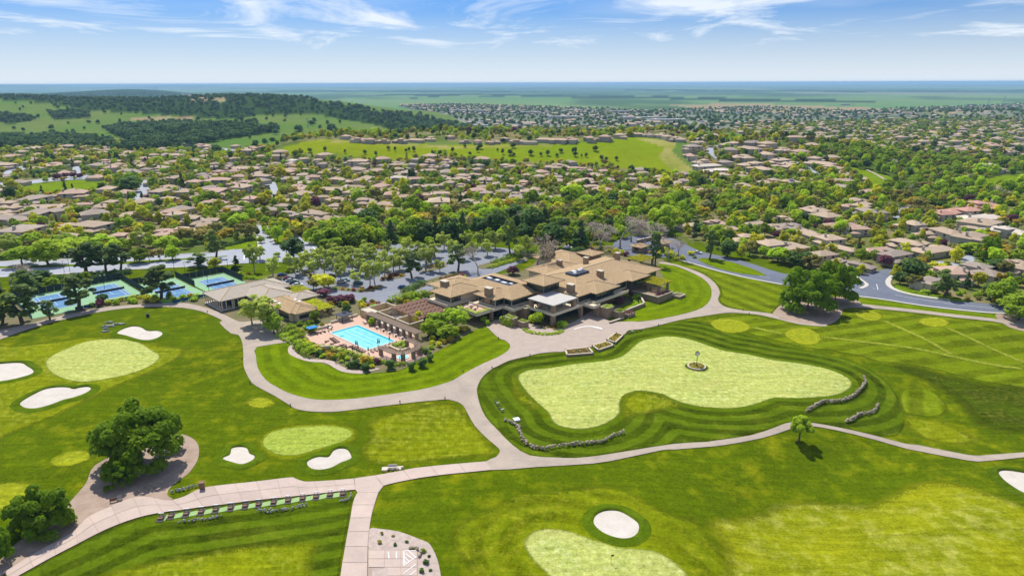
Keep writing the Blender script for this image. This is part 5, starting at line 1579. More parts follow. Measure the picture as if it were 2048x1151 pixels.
def crown_mesh(name, style, w, h, nleaf, size, mat, seed, jitter=.45):
    """w = crown diameter, h = tree height"""
    r = np.random.default_rng(seed)
    cl = clumps(style, r)
    z0 = {'round': .12, 'oak': .06, 'airy': .14, 'pine': .0, 'cone': .0, 'bush': .0}[style]
    wt_ = np.array([c[3] ** 2 for c in cl])
    cnt = r.multinomial(nleaf, wt_ / wt_.sum())
    P_, N_ = [], []
    for (x, y, z, rad), k in zip(cl, cnt):
        v = r.normal(size=(k, 3))
        v /= np.linalg.norm(v, axis=1)[:, None]
        v[:, 2] = np.where(v[:, 2] < -.45, -v[:, 2], v[:, 2])
        q = r.uniform(.78, 1.06, k)[:, None]
        vs = np.array((w / 2, w / 2, h * (1 - z0) * .8))
        c = np.array((x * w / 2, y * w / 2, h * (z0 + (1 - z0) * z)))
        sc_ = rad * np.array((w / 2, w / 2, min(w / 2, h * .5)))
        P_.append(c + v * q * sc_)
        N_.append(v + r.normal(size=(k, 3)) * jitter + (0, 0, .75))
    P_, N_ = np.concatenate(P_), np.concatenate(N_)
    k = P_[:, 2] > h * .04
    return leaves(P_[k], N_[k], size, mat, name, r)


def trunk_mesh(name, w, h, mat, seed, nb=5, top=.72, r0=None, lean=.03):
    r = np.random.default_rng(seed)
    m = MB()
    r0 = r0 or .028 * h + .05
    pts = [(0, 0, -.3)]
    for k in range(1, 4):
        pts.append((r.normal() * lean * h, r.normal() * lean * h, h * top * k / 3))
    for k in range(3):
        m.tube(pts[k], pts[k + 1], r0 * (1 - k * .27), r0 * (1 - (k + 1) * .27), 6, k == 2)
    for k in range(nb):
        a = 6.283 * k / nb + r.uniform(-.4, .4)
        f = r.uniform(.3, .75)
        s = np.array(pts[1]) * (1 - f) + np.array(pts[2]) * f
        e = s + np.array((math.cos(a) * w * .33, math.sin(a) * w * .33, h * r.uniform(.15, .32)))
        m.tube(tuple(s), tuple(e), r0 * .45, r0 * .12, 5, False)
    return m.mesh(name, [mat])


def bare_mesh(name, w, h, seed, mats, leafy=0):
    """leafless plane tree: branching limbs and a haze of twigs; optional young leaves"""
    r = np.random.default_rng(seed)
    m = MB()
    tips = []

    def grow(p, d, L, rad, lv):
        e = p + d * L
        m.tube(tuple(p), tuple(e), rad, rad * .62, 4 if lv else 6, False)
        if lv == 5:
            tips.append(e)
            return
        for _ in range(3 if lv > 1 else 2 + (lv == 1)):
            q = d + r.normal(size=3) * (.42 if lv else .35)
            q[2] += .10
            q /= np.linalg.norm(q)
            grow(e, q, L * r.uniform(.62, .82), max(rad * .6, .022), lv + 1)
    grow(np.array((0., 0., -.3)), np.array((0., 0., 1.)), h * .26, .017 * h, 0)
    V = np.array(m.v)
    s = np.array((w / max(np.ptp(V[:, 0]), 1), w / max(np.ptp(V[:, 1]), 1), h / V[:, 2].max()))
    m.v = [tuple(v) for v in V * s]
    return m.mesh(name, [mats]), np.array(tips) * s


# kind: style, width, height, leaves, leaf size, material, bark, words
KIND = {
    'oak': ('oak', 20, 11.5, 13000, .33, 'oak', 'dark green spreading', 'oak'), 'lone': ('airy', 6.4, 8.2, 3600, .23, 'fresh', 'bright green round-headed', 'tree'),
    'fresh': ('round', 8, 9, 1100, .42, 'fresh', 'bright green leafy', 'tree'), 'yellow': ('round', 8, 8.5, 1100, .42, 'yellow', 'yellow-green leafy', 'tree'), 'green': ('round', 9, 9.5, 1200, .44, 'green', 'mid green leafy', 'tree'),
    'dark': ('round', 8, 10, 1200, .42, 'dark', 'dark green dense', 'tree'), 'olive': ('airy', 8, 8.5, 1000, .40, 'olive', 'olive-brown', 'tree'), 'amber': ('round', 7, 7, 900, .40, 'amber', 'amber-leaved', 'tree'),
    'purple': ('round', 6, 6, 900, .36, 'purple', 'dark purple-leaved', 'tree'), 'park': ('airy', 8, 10, 900, .36, 'park', 'pale green open-crowned', 'tree'),
    'pine': ('pine', 9, 16, 2000, .44, 'pine', 'dark ragged', 'pine'), 'spruce': ('cone', 7, 13, 1300, .42, 'dark', 'dark conical', 'conifer'), 'bare': (None, 11, 12, 0, 0, 'twig', 'leafless grey', 'tree'),
}
PROTO = {}
for i, (k, (st, w, h, nl, sz, mt, words, cat)) in enumerate(KIND.items()):
    vs = []
    for v in range(2):
        if st is None:
            tw, tips = bare_mesh('bare_limbs', w, h, 40 + v, BARKP)
            r = np.random.default_rng(60 + v)
            q = np.repeat(tips, 5, 0) + r.normal(size=(len(tips) * 5, 3)) * .5
            cr = leaves(q, r.normal(size=q.shape), .26, LM['twig'], 'twig_haze', r, .18)
            vs.append((cr, tw))
        else:
            vs.append((crown_mesh(k + '_crown', st, w, h, nl, sz, LM[mt], 100 + i * 7 + v), trunk_mesh(k + '_trunk', w, h, BARK if k != 'park' else BARKP, 300 + i * 7 + v, top=.9 if st in ('pine', 'cone') else .66)))
    PROTO[k] = (vs, w, h)

# hand-placed trees: kind, base x, base y, crown top y, crown width (photo pixels)
TREES = '''oak,283,926,808,146 oak,240,972,922,52 oak,84,1062,977,96 oak,-4,1126,1052,46 lone,1598,884,824,47 oak,1616,622,533,100 oak,1670,604,520,76 green,2036,640,584,64 green,2002,612,556,46 dark,1985,598,560,40 yellow,1998,600,575,30
pine,1887,594,536,46 dark,1825,560,514,52 dark,1800,568,540,28 olive,1826,577,545,26 amber,1985,520,485,48 dark,1998,546,517,44 fresh,1940,508,484,44 green,1700,560,530,30 oak,1975,520,470,40
pine,1419,518,458,34 dark,1454,514,478,36 yellow,1483,517,489,24 olive,1499,511,478,30 fresh,1527,514,490,24 fresh,1556,524,492,42 dark,1598,534,500,50 green,1529,472,444,26 dark,1495,467,445,22 yellow,1484,451,430,24 fresh,1544,439,414,28 fresh,1590,444,417,26 dark,1609,444,424,24 fresh,1640,447,430,36 olive,1602,495,470,28 fresh,1581,472,455,20 green,1575,528,498,34 olive,1622,540,506,36
pine,172,546,484,58 pine,212,543,488,44 pine,241,541,484,46 fresh,46,531,488,50 fresh,97,531,475,58 green,278,526,493,36 olive,300,523,497,22 olive,320,521,495,22 fresh,150,506,474,60 park,10,512,472,50 fresh,128,500,465,44 fresh,205,497,466,46 park,282,500,462,42 fresh,335,500,470,46 green,180,508,478,40 fresh,30,505,470,36 fresh,65,500,462,40 green,250,502,475,34 fresh,345,520,488,30
pine,158,620,548,62 pine,322,599,531,64 pine,45,648,569,64 pine,56,588,536,52 pine,4,650,596,46 bare,23,572,534,38 pine,100,640,600,30 dark,80,560,538,40 dark,205,606,586,22 pine,-20,600,560,50
pine,432,517,458,40 pine,398,534,506,46 yellow,430,536,516,28 spruce,474,543,510,26 park,509,545,494,38 park,546,555,518,38 dark,589,518,472,50 park,591,555,533,34 olive,493,478,442,42 fresh,480,455,424,38 fresh,556,485,448,24 fresh,554,514,503,14 olive,622,467,438,42 fresh,644,465,438,30 green,655,505,455,64 olive,408,478,455,34 amber,405,476,455,24 park,520,520,495,30
park,618,538,505,44 park,649,550,508,42 park,696,525,494,40 park,724,533,498,46 park,712,569,544,30 park,740,573,528,40 park,750,569,524,38 park,774,514,485,28 park,787,545,513,40 park,681,566,528,36 park,852,541,500,44 park,813,503,478,34 park,640,530,498,34 park,665,535,500,38 park,705,540,505,34 park,765,540,505,36 park,735,515,485,36 park,600,548,520,30 park,628,552,522,34 park,672,548,516,34 park,690,545,512,34 park,718,550,518,36 park,735,552,522,34 park,770,555,525,34 park,800,540,512,36 park,815,528,498,38 park,795,525,496,34 park,750,530,500,36 park,676,520,492,34 park,870,515,486,36 park,905,510,482,34 park,835,515,486,34 park,945,515,486,32 park,880,545,522,28 park,665,512,484,36 park,580,540,512,30 park,625,528,500,32 park,975,512,484,34 park,1035,520,492,32
pine,824,556,505,46 yellow,649,578,546,48 olive,627,580,554,30 green,657,506,452,70 green,709,497,448,64 green,690,485,440,50 pine,916,542,488,46 bare,956,550,497,48 park,853,529,494,40 fresh,859,495,472,24 park,888,499,468,38 park,932,492,466,30 park,963,498,466,38 park,991,498,466,40 pine,1020,507,438,40 bare,1075,547,468,64 olive,1094,544,478,30 park,1055,510,475,36 park,925,520,492,30
spruce,782,484,438,36 spruce,870,482,428,38 dark,900,484,428,46 spruce,926,487,422,38 dark,995,472,416,46 dark,1062,472,410,54 spruce,1090,470,414,42 dark,1105,497,443,54 spruce,1160,494,438,42 dark,850,480,440,40 dark,1125,470,432,40 dark,1036,465,425,36 dark,960,470,430,40 green,830,475,430,50 green,740,475,430,48
bare,1200,502,452,74 bare,1240,497,438,64 bare,1262,484,428,60 bare,1336,522,480,48 bare,1356,517,470,34 pine,1310,532,464,32 bare,1180,500,460,44 bare,1290,500,462,44 bare,1300,480,450,40 bare,1150,545,520,30 green,1330,470,430,40 green,1190,470,425,44 fresh,1060,440,405,40
park,530,657,596,86 park,505,650,606,54 green,548,668,625,40 fresh,880,660,622,60 fresh,912,657,612,52 fresh,858,672,636,40 green,893,676,648,46 yellow,838,648,622,24 purple,857,648,628,26 fresh,1075,650,622,28 purple,648,592,578,28 purple,685,608,590,28 purple,665,606,592,26 purple,1025,549,531,28 purple,700,604,588,24 green,630,642,618,20 fresh,745,650,634,18 fresh,628,664,648,14 dark,1240,575,560,16
dark,135,350,337,30 fresh,124,344,328,20 dark,90,352,336,40 purple,148,356,344,14 purple,132,356,345,12 purple,160,357,346,12 purple,115,360,348,14 dark,262,385,350,40 green,238,378,352,20 spruce,132,388,360,12 spruce,85,390,370,10 spruce,147,388,366,10 dark,20,400,370,20 spruce,286,408,382,14 green,308,378,352,20 oak,265,372,346,34'''
SHRUBS = []
TPOS = []
SPEC = []
for tok in TREES.split():
    q = tok.split(',')
    SPEC.append((q[0],) + tuple(float(c) for c in q[1:]) + (True,))
MARKS = [('the swimming pool', 700, 690, 'pool'), ('the tennis courts', 230, 590, 'courts'), ('the car park', 760, 540, 'carpark'), ('the clubhouse', 1080, 590, 'club'), ('the gatehouses', 1300, 490, 'gate'), ('the boulevard', 200, 520, 'boul'),
         ('the entry road', 1500, 530, 'entry'), ('the right-hand houses', 1780, 490, 'rhouse'), ('the street mouth', 540, 480, 'mouth'), ('the small left park', 140, 370, 'park'), ('the tree belt', 1000, 450, 'belt'), ('the gym pavilion', 520, 590, 'gym'),
         ('the lower cart path', 900, 930, 'low'), ('the grassy hill', 950, 320, 'hill'), ('the hillside road', 1450, 320, 'hroad'), ('the ravine', 1850, 370, 'ravine'), ('the right road bend', 1950, 600, 'bend'), ('the left street', 290, 400, 'lst')]
REL = lambda dx, dy: ('behind' if dy < -12 and abs(dy) > abs(dx) * .35 else 'in front of' if dy > 12 and abs(dy) > abs(dx) * .35 else 'left of' if dx < -30 else 'right of' if dx > 30 else 'beside')
INDIV = []                                       # (root, kind, px, py)
tr = random.Random(9)


def add_tree(kind, x, y, z, h, w, px, py, split=True):
    vs, pw, ph = PROTO[kind]
    cr, tk = vs[tr.randrange(2)]
    o = empty({'oak': 'oak_tree', 'pine': 'pine_tree', 'spruce': 'conifer'}.get(kind, 'bare_tree' if kind == 'bare' else 'leafy_tree'), (x, y, z), tr.uniform(0, 6.28))
    o.scale = (w / pw, w / pw, h / ph)
    link('crown', cr, o)
    link('trunk', tk, o)
    INDIV.append((o, kind, px, py))
    TPOS.append((x, y, w / 2))
    return o


for kind, bx, by, ty, wp, _ in SPEC:
    x, y, z = G(bx, by)
    dx, dy, dz = ray(bx, ty)
    t = y / dy
    h = CAM_H + dz * t - z
    w = wp * math.sqrt(x * x + y * y + CAM_H ** 2) / FOC
    if kind == 'park':
        h, w = h * 1.22, w * .88
    add_tree(kind, x, y, z, max(h, 2.0), w, bx, by)

# filler trees: scattered through the gardens, belts and woods, clear of houses, roads and lawns
KEEP_OUT = [RNG, HILL] + [wpoly(pl(s), True, 2) for s, _ in STREETS] + [RD, CP]
KEEP_OUT += [wpoly(pl(s), False) for s in ('-60,520 146,514 340,506 480,497 515,490 640,488 700,512 640,530 480,532 340,540 100,555 -60,560', '555,565 590,535 700,498 790,486 900,488 1070,500 1050,522 955,560 850,588 770,610 700,600 600,580',
                                           '28,374 80,366 150,361 212,361 214,376 190,386 120,390 55,388', '1688,333 1735,341 1775,352 1802,366 1782,371 1760,372 1783,392 1740,390 1720,366 1700,350', '1938,364 2000,352 2110,348 2110,382 2000,374 1960,374',
                                           '446,492 480,484 508,478 512,494 480,498 450,500', '1240,520 1330,515 1380,525 1566,552 1640,560 1700,570 1720,600 1560,640 1400,620 1215,645', '1840,592 1780,572 1800,560 1850,575 1930,590 1960,606')]
KEEP_OUT.append([AB(*p) for p in ((160, -230), (265, -230), (265, -145), (160, -145))])


def clear(pts, gap=1.5, houses=True):
    q = np.array(pts)
    ok = np.ones(len(q), bool)
    for p in KEEP_OUT:
        ok &= ~pip(q[:, 0], q[:, 1], [c[:2] for c in p])
    if houses:
        hp = np.array(HOUSE_POS)
        for i0 in range(0, len(q), 1500):
            b = q[i0:i0 + 1500]
            d = np.hypot(b[:, None, 0] - hp[None, :, 0], b[:, None, 1] - hp[None, :, 1]) - hp[None, :, 2] * .92
            ok[i0:i0 + 1500] &= d.min(1) > gap
    return [tuple(t) for t in q[ok]]


def pick(pal):
    t = tr.random() * sum(w for _, w in pal)
    for k, w in pal:
        t -= w
        if t <= 0:
            return k
    return pal[-1][0]


GARDEN = [('yellow', 5), ('fresh', 5), ('green', 3.5), ('amber', 1.8), ('olive', 3.2), ('dark', 1.3), ('purple', .8), ('spruce', .5)]
BELT = [('green', 4), ('fresh', 4.6), ('dark', .9), ('yellow', 1.2), ('olive', 1.6), ('bare', .4), ('amber', .3)]
RAV = [('green', 5), ('dark', .9), ('fresh', 3.6), ('olive', 2.2), ('bare', .5), ('yellow', .6)]
FARG = [('green', 4), ('dark', 2.5), ('olive', 2), ('yellow', 1.5), ('fresh', 1.0), ('amber', .6)]
fill = []


def scatter(poly, n, dmin, pal, hlo, hhi, houses=True, gap=.6, far=False):
    pts = clear(rand_in(poly, n, nrg), gap, houses)
    pts = thin(pts, dmin, [(t[0], t[1]) for t in TPOS])
    for x, y in pts:
        k = pick(pal)
        h = (hlo + (hhi - hlo) * tr.random() ** 1.4) * (1.45 if tr.random() < .07 else 1) * (1.25 if k == 'spruce' else .8 if k in ('amber', 'purple') else 1)
        fill.append((k, x, y, h, far))


scatter(SUBURB_A, 11000, 5.9, GARDEN, 4.2, 8.6)
scatter(SUBURB_B, 2600, 6.4, GARDEN, 4.0, 8.2)
scatter(CREST, 2200, 7.5, GARDEN + [('dark', 2)], 5.5, 9.5, True, .2)
scatter(wpoly(pl('600,492 660,470 700,455 800,432 1000,424 1150,408 1330,400 1560,400 1640,395 1640,420 1540,424 1400,428 1340,440 1330,465 1200,490 1000,480 800,484 690,500'), False), 1500, 7.0, BELT, 7.5, 12.5, True, 0)
scatter(wpoly(pl('1380,470 1430,490 1520,518 1600,532 1570,505 1480,478 1420,462'), False), 120, 6.5, BELT, 5, 9)
scatter(RAVINE, 2600, 8.0, RAV, 6.5, 11, True, 0)
scatter(FARSUB, 7000, 10.5, FARG, 6.0, 10.5, True, .2, True)
nfar0 = len(fill)
for p in FORESTS:
    A_ = abs(sum(p[i][0] * p[(i + 1) % len(p)][1] - p[i][1] * p[(i + 1) % len(p)][0] for i in range(len(p)))) / 2
    pts = thin(rand_in(p, min(16000, int(A_ / 60) + 50), nrg), 11)
    for x, y in pts[:7000]:
        fill.append(('hill', x, y, tr.uniform(9, 14), True))
pts = thin(rand_in(wpoly(pl('-60,196 300,215 600,225 700,250 560,290 300,300 -60,300'), False), 420, nrg), 30)
fill += [('hill', x, y, tr.uniform(7, 12), True) for x, y in pts[::2]]
pts = thin(rand_in(TOWN, 7000, nrg), 29)
fill += [('hill' if tr.random() < .75 else 'green', x, y, tr.uniform(7.5, 13), True) for x, y in pts]
for px, py in ((667, 213), (675, 211), (718, 215), (727, 216), (820, 228), (840, 230), (545, 257), (540, 263), (598, 262), (663, 261), (500, 250)):
    for _ in range(5):
        x, y, z = G(px + tr.uniform(-5, 5), py + tr.uniform(-1, 2))
        fill.append(('hill', x, y, tr.uniform(9, 14), True))
for px, py in ((752, 312), (777, 300), (790, 302), (812, 305), (818, 302), (828, 303), (1005, 308), (1020, 310), (1028, 312), (1061, 310), (1082, 312), (1095, 311), (1114, 313), (1122, 305), (1146, 306), (1151, 305), (1150, 313), (1163, 314), (1172, 314), (1203, 320), (1212, 322), (1233, 321), (1190, 302), (955, 304), (960, 298), (995, 303), (1265, 342), (940, 310), (905, 304), (890, 308), (880, 310), (870, 312), (865, 309), (620, 304), (650, 303), (690, 306), (1026, 296), (930, 295), (730, 308)):
    x, y, z = G(px, py)
    fill.append(('dark', x, y, tr.uniform(4, 7.5), False))

# the largest of them stand as single trees, the rest of each wood is one mass
near = sorted([f for f in fill if not f[4]], key=lambda f: (f[1] ** 2 + f[2] ** 2) / f[3])
CAP_N = {'pine': 60, 'spruce': 60}
have = {}
for o, k, *_ in INDIV:
    c = KIND[k][7]
    have[c] = have.get(c, 0) + 1
mass = []
for k, x, y, h, far in near:
    c = KIND[k][7]
    if have.get(c, 0) < (296 if c == 'tree' else 60):
        have[c] = have.get(c, 0) + 1
        z = float(hgt(x, y))
        px, py, _ = to_px(x, y, z)
        add_tree(k, x, y, z, h, h * (.95 if k not in ('spruce', 'pine') else .5) * tr.uniform(.8, 1.2), px, py)
    else:
        mass.append((k, x, y, h))
mass += [f[:4] for f in fill if f[4]]

seen = {}
for o, k, px, py in INDIV:
    mk = min(MARKS, key=lambda t: math.hypot(t[1] - px, (t[2] - py) * 2.2))
    rel = REL(px - mk[1], py - mk[2])
    seen.setdefault((k, mk[0], rel, int(py // 26) if py < 560 else 99), []).append((px, o))
cnt = {}
for key in seen:
    cnt.setdefault(key[:3], []).append(key[3])
UNIQ = {'lone': 'bright green lollipop-shaped tree casting a round shadow by the lower path'}
for (k, mn, rel, row), lst in seen.items():
    lst.sort(key=lambda t: t[0])
    rows = sorted(cnt[(k, mn, rel)], reverse=True)
    for i, (px, o) in enumerate(lst):
        words, cat = KIND[k][6], KIND[k][7]
        lab = '%s %s %s %s' % (words, cat, rel, mn)
        if len(lst) > 1:
            lab += ', %s from left' % ORD[min(i, 39)]
        if len(rows) > 1:
            lab += ', %s row' % ('front' if row == rows[0] else ORD[rows.index(row)])
        tag(o, UNIQ.get(k, lab), cat, 'pines and conifers' if cat in ('pine', 'conifer') else 'oaks' if cat == 'oak' else 'trees of the estate and club')

# light crowns for the masses (own crowns of the wood, standing in it)
MASSK = ['fresh', 'yellow', 'green', 'dark', 'olive', 'amber', 'purple', 'spruce', 'bare', 'park', 'hill']


def gn_mass(name, label, lst):
    if not lst:
        return
    arr = [(MASSK.index(k), x, y, h) for k, x, y, h in lst]
    me = bpy.data.meshes.new(name)
    A_ = np.array(arr)
    me.vertices.add(len(arr))
    Zs = hgt(A_[:, 1], A_[:, 2])
    me.vertices.foreach_set('co', np.column_stack([A_[:, 1], A_[:, 2], Zs]).astype(np.float32).ravel())
    for nm, tp, vals in (('kindi', 'INT', A_[:, 0].astype(np.int32)), ('hh', 'FLOAT', A_[:, 3].astype(np.float32)), ('rz', 'FLOAT', nrg.uniform(0, 6.28, len(arr)).astype(np.float32)), ('ww', 'FLOAT', nrg.uniform(.68, 1.38, len(arr)).astype(np.float32))):
        at = me.attributes.new(nm, tp, 'POINT')
        at.data.foreach_set('value', vals)
    o = link(name, me)
    tag(o, label, kind='stuff')
    ng = bpy.data.node_groups.new(name, 'GeometryNodeTree')
    ng.interface.new_socket('Geometry', in_out='INPUT', socket_type='NodeSocketGeometry')
    ng.interface.new_socket('Geometry', in_out='OUTPUT', socket_type='NodeSocketGeometry')
    gi, go = ng.nodes.new('NodeGroupInput'), ng.nodes.new('NodeGroupOutput')
    jn = ng.nodes.new('GeometryNodeJoinGeometry')

    def na(nm, tp):
        n = ng.nodes.new('GeometryNodeInputNamedAttribute')
        n.data_type = tp
        n.inputs[0].default_value = nm
        return n.outputs[0]
    for i in sorted(set(int(a[0]) for a in arr)):
        k = MASSK[i]
        src = SRC[k]
        oi = ng.nodes.new('GeometryNodeObjectInfo')
        oi.transform_space = 'ORIGINAL'
        oi.inputs[0].default_value = src[0]
        oi.inputs[1].default_value = True
        cp_ = ng.nodes.new('FunctionNodeCompare')
        cp_.data_type, cp_.operation = 'INT', 'EQUAL'
        ng.links.new(na('kindi', 'INT'), cp_.inputs[2])
        cp_.inputs[3].default_value = i
        ip = ng.nodes.new('GeometryNodeInstanceOnPoints')
        ng.links.new(gi.outputs[0], ip.inputs['Points'])
        ng.links.new(cp_.outputs[0], ip.inputs['Selection'])
        ng.links.new(oi.outputs['Geometry'], ip.inputs['Instance'])
        sx = ng.nodes.new('ShaderNodeMath'); sx.operation = 'DIVIDE'
        ng.links.new(na('hh', 'FLOAT'), sx.inputs[0]); sx.inputs[1].default_value = src[2]
        sw = ng.nodes.new('ShaderNodeMath'); sw.operation = 'MULTIPLY'
        ng.links.new(sx.outputs[0], sw.inputs[0]); ng.links.new(na('ww', 'FLOAT'), sw.inputs[1])
        cb = ng.nodes.new('ShaderNodeCombineXYZ')
        ng.links.new(sw.outputs[0], cb.inputs[0]); ng.links.new(sw.outputs[0], cb.inputs[1]); ng.links.new(sx.outputs[0], cb.inputs[2])
        rb = ng.nodes.new('ShaderNodeCombineXYZ')
        ng.links.new(na('rz', 'FLOAT'), rb.inputs[2])
        ng.links.new(rb.outputs[0], ip.inputs['Rotation'])
        ng.links.new(cb.outputs[0], ip.inputs['Scale'])
        ng.links.new(ip.outputs[0], jn.inputs[0])
    ng.links.new(jn.outputs[0], go.inputs[0])
    md = o.modifiers.new('wood', 'NODES')
    md.node_group = ng
    return o


# one visible individual of each kind lends its crown mesh to the masses
SRC = {}
for o, k, px, py in INDIV:
    if k in MASSK and k not in SRC:
        SRC[k] = (o.children[0], KIND[k][1], KIND[k][2])
hx, hy, hz = G(1150, 232)
ht = empty('leafy_tree', G(640, 258), 0)
link('crown', crown_mesh('hill_oak_crown', 'bush', 11, 9, 420, .75, LM['hillwood'], 77), ht)
link('trunk', trunk_mesh('hill_oak_trunk', 11, 9, BARK, 78), ht)
tag(ht, 'round dark oak standing on the far pasture left of the crest houses', 'tree', 'trees of the estate and club')
SRC['hill'] = (ht.children[0], 11, 9)
gn_mass('estate_trees', 'mass of garden trees between the houses further back', [f for f in mass if f[0] != 'hill' and f[2] < 1000])
gn_mass('valley_trees', 'mass of trees among the far valley houses', [f for f in mass if f[0] != 'hill' and f[2] >= 1000])
gn_mass('hill_woods', 'dark oak woods and scattered oaks on the far hills and plain', [f for f in mass if f[0] == 'hill'])
print('TREES indiv', len(INDIV), have, 'mass', len(mass))

# ------------------------------------------------------------------ hedges, shrubs, vines
LM['red'] = leafmat('leaf_red', (.115, .026, .014), (.15, .05, .02), .3)
LM['flower'] = leafmat('leaf_flowers', (.25, .18, .025), (.15, .08, .035), .2)
SHK = {'fresh': 'bright green', 'green': 'mid green', 'dark': 'dark green', 'yellow': 'yellow-green', 'amber': 'amber', 'olive': 'olive', 'purple': 'purple', 'red': 'red'}
SHP = {k: [crown_mesh('shrub_' + k, 'bush', 2.4, 1.7, 260, .20, LM[k], 500 + 3 * i + v) for v in range(2)] for i, k in enumerate(SHK)}
BALL = crown_mesh('clipped_ball', 'bush', 2.6, 2.4, 900, .15, LM['dark'], 590, .2)
sr_ = random.Random(31)
SH = []


def shrub(kind, x, y, w, h, where, z=None):
    o = link('shrub', SHP[kind][sr_.randrange(2)], None, (x, y, float(hgt(x, y)) if z is None else z), sr_.uniform(0, 6))
    o.scale = (w / 2.4, w / 2.4, h / 1.7)
    SH.append((o, kind, where, to_px(x, y, 0)[0]))


def shrubs(px, n, dmin, pal, lo, hi, where):
    poly = wpoly(pl(px), False)
    for x, y in thin(rand_in(poly, n * 4, nrg), dmin)[:n]:
        w = sr_.uniform(lo, hi)
        shrub(pick(pal), x, y, w, w * sr_.uniform(.55, .85), where)


P1_ = [('fresh', 4), ('green', 4), ('amber', 1.6), ('olive', 1.6), ('yellow', 2), ('dark', 1.4), ('purple', .4)]
shrubs('588,682 620,692 660,705 700,716 735,722 762,726 757,735 720,740 692,734 668,722 640,716 606,706 590,697', 46, 2.1, P1_, 2.0, 3.8, 'in the garden below the pool')
shrubs('575,656 600,650 640,643 650,652 626,664 604,670 585,672', 14, 2.6, P1_, 2.2, 4.0, 'behind the left end of the pool')
shrubs('838,700 850,685 900,668 935,656 938,664 890,690 850,712', 20, 2.4, P1_, 1.8, 3.4, 'right of the spa pergola')
shrubs('170,615 260,602 340,597 400,592 400,604 300,604 200,614', 20, 3.0, P1_, 2.2, 4.4, 'in front of the tennis courts')
shrubs('20,580 130,560 258,548 258,554 140,566 30,592', 16, 4.5, [('dark', 4), ('green', 2), ('olive', 1)], 3.5, 6.0, 'behind the tennis courts')
shrubs('640,608 700,598 760,608 800,600 850,588 858,604 780,610 700,622 660,622', 24, 3.6, P1_ + [('red', .6)], 2.6, 4.8, 'between annex and car park')
shrubs('1290,507 1330,517 1362,521 1400,518 1385,510 1330,503', 14, 3.4, [('yellow', 3), ('amber', 3), ('green', 2)], 2.6, 4.6, 'by the gate lane')
shrubs('1180,497 1240,505 1270,514 1240,515 1190,508', 10, 3.6, [('yellow', 3), ('amber', 3), ('purple', 1)], 2.6, 4.4, 'behind the clubhouse chimneys')
shrubs('1800,568 1850,588 1900,597 1960,604 2010,607 2000,592 1900,582 1850,570', 26, 4.2, P1_, 2.4, 4.6, 'along the verge of the right road')
shrubs('607,541 655,560 672,566 655,567 625,557', 10, 3, [('red', 2), ('amber', 2), ('olive', 2)], 1.8, 2.8, 'on the left car park island')
shrubs('668,579 700,583 735,584 763,576 735,579 700,579', 14, 2.2, [('red', 2), ('amber', 2), ('green', 2), ('olive', 1)], 1.8, 3.0, 'on the island facing the pool garden')
shrubs('763,561 800,555 808,551 775,551', 8, 2.6, [('red', 5), ('amber', 1)], 2.0, 3.2, 'on the red-leaved island')
shrubs('460,548 520,553 560,560 540,565 480,556', 10, 3.4, [('fresh', 3), ('yellow', 2), ('amber', 1)], 2.4, 3.8, 'behind the rightmost tennis court')
shrubs('1070,655 1090,660 1110,660 1118,656 1095,652', 7, 1.6, [('red', 1), ('amber', 2), ('olive', 1)], 1.2, 1.8, 'in the forecourt island')
shrubs('745,1065 790,1068 820,1082 812,1095 760,1096', 8, 2.0, [('olive', 2), ('dark', 1)], .6, 1.2, 'in the gravel bed, left part')
shrubs('842,1100 858,1095 868,1120 875,1150 842,1150', 9, 1.6, [('dark', 3), ('green', 1)], .8, 1.4, 'in the gravel bed, right part')
for kd, px, py, w, wh in (('purple', 1237, 606, 5, 'beside the stepped walls'), ('purple', 1262, 593, 4, 'on the east garden slope'), ('yellow', 1252, 594, 3, 'on the east garden slope'), ('fresh', 1285, 596, 5, 'on the east garden slope'), ('fresh', 1272, 600, 4.5, 'on the east garden slope'),
                          ('fresh', 1068, 644, 5, 'under the white canopy'), ('fresh', 1128, 654, 4, 'right of the forecourt island'), ('green', 1120, 655, 4, 'right of the forecourt island'), ('fresh', 968, 642, 3.4, 'below the west patio'), ('green', 975, 650, 3, 'below the west patio'),
                          ('fresh', 905, 668, 3.2, 'at the top corner of the pool lawn'), ('green', 912, 666, 3.0, 'at the top corner of the pool lawn'), ('dark', 700, 735, 3.2, 'at the gravel border'), ('amber', 728, 730, 5.0, 'at the gravel border')):
    x, y, z = G(px, py)
    shrub(kd, x, y, w, w * .75, wh)
for k, (px, py, w) in enumerate(((733, 742, 3.4), (781, 737, 4.2), (823, 740, 3.7), (844, 734, 4.0), (860, 722, 3.0), (852, 708, 2.6))):
    x, y, z = G(px, py)
    o = link('clipped_shrub', BALL, None, (x, y, z), k)
    o.scale = (w / 2.6, w / 2.6, w / 2.7)
    tag(o, 'clipped dark green ball shrub below the spa, %s from the left' % ORD[sorted((733, 781, 823, 844, 860, 852)).index(px)], 'shrub', 'clipped ball shrubs')
gs = {}
for o, k, wh, px in SH:
    gs.setdefault((k, wh), []).append((px, o))
for (k, wh), lst in gs.items():
    lst.sort(key=lambda t: t[0])
    for i, (px, o) in enumerate(lst):
        tag(o, '%s shrub %s%s' % (SHK[k], wh, ', %s from left' % ORD[i] if len(lst) > 1 else ''), 'shrub', 'garden shrubs')


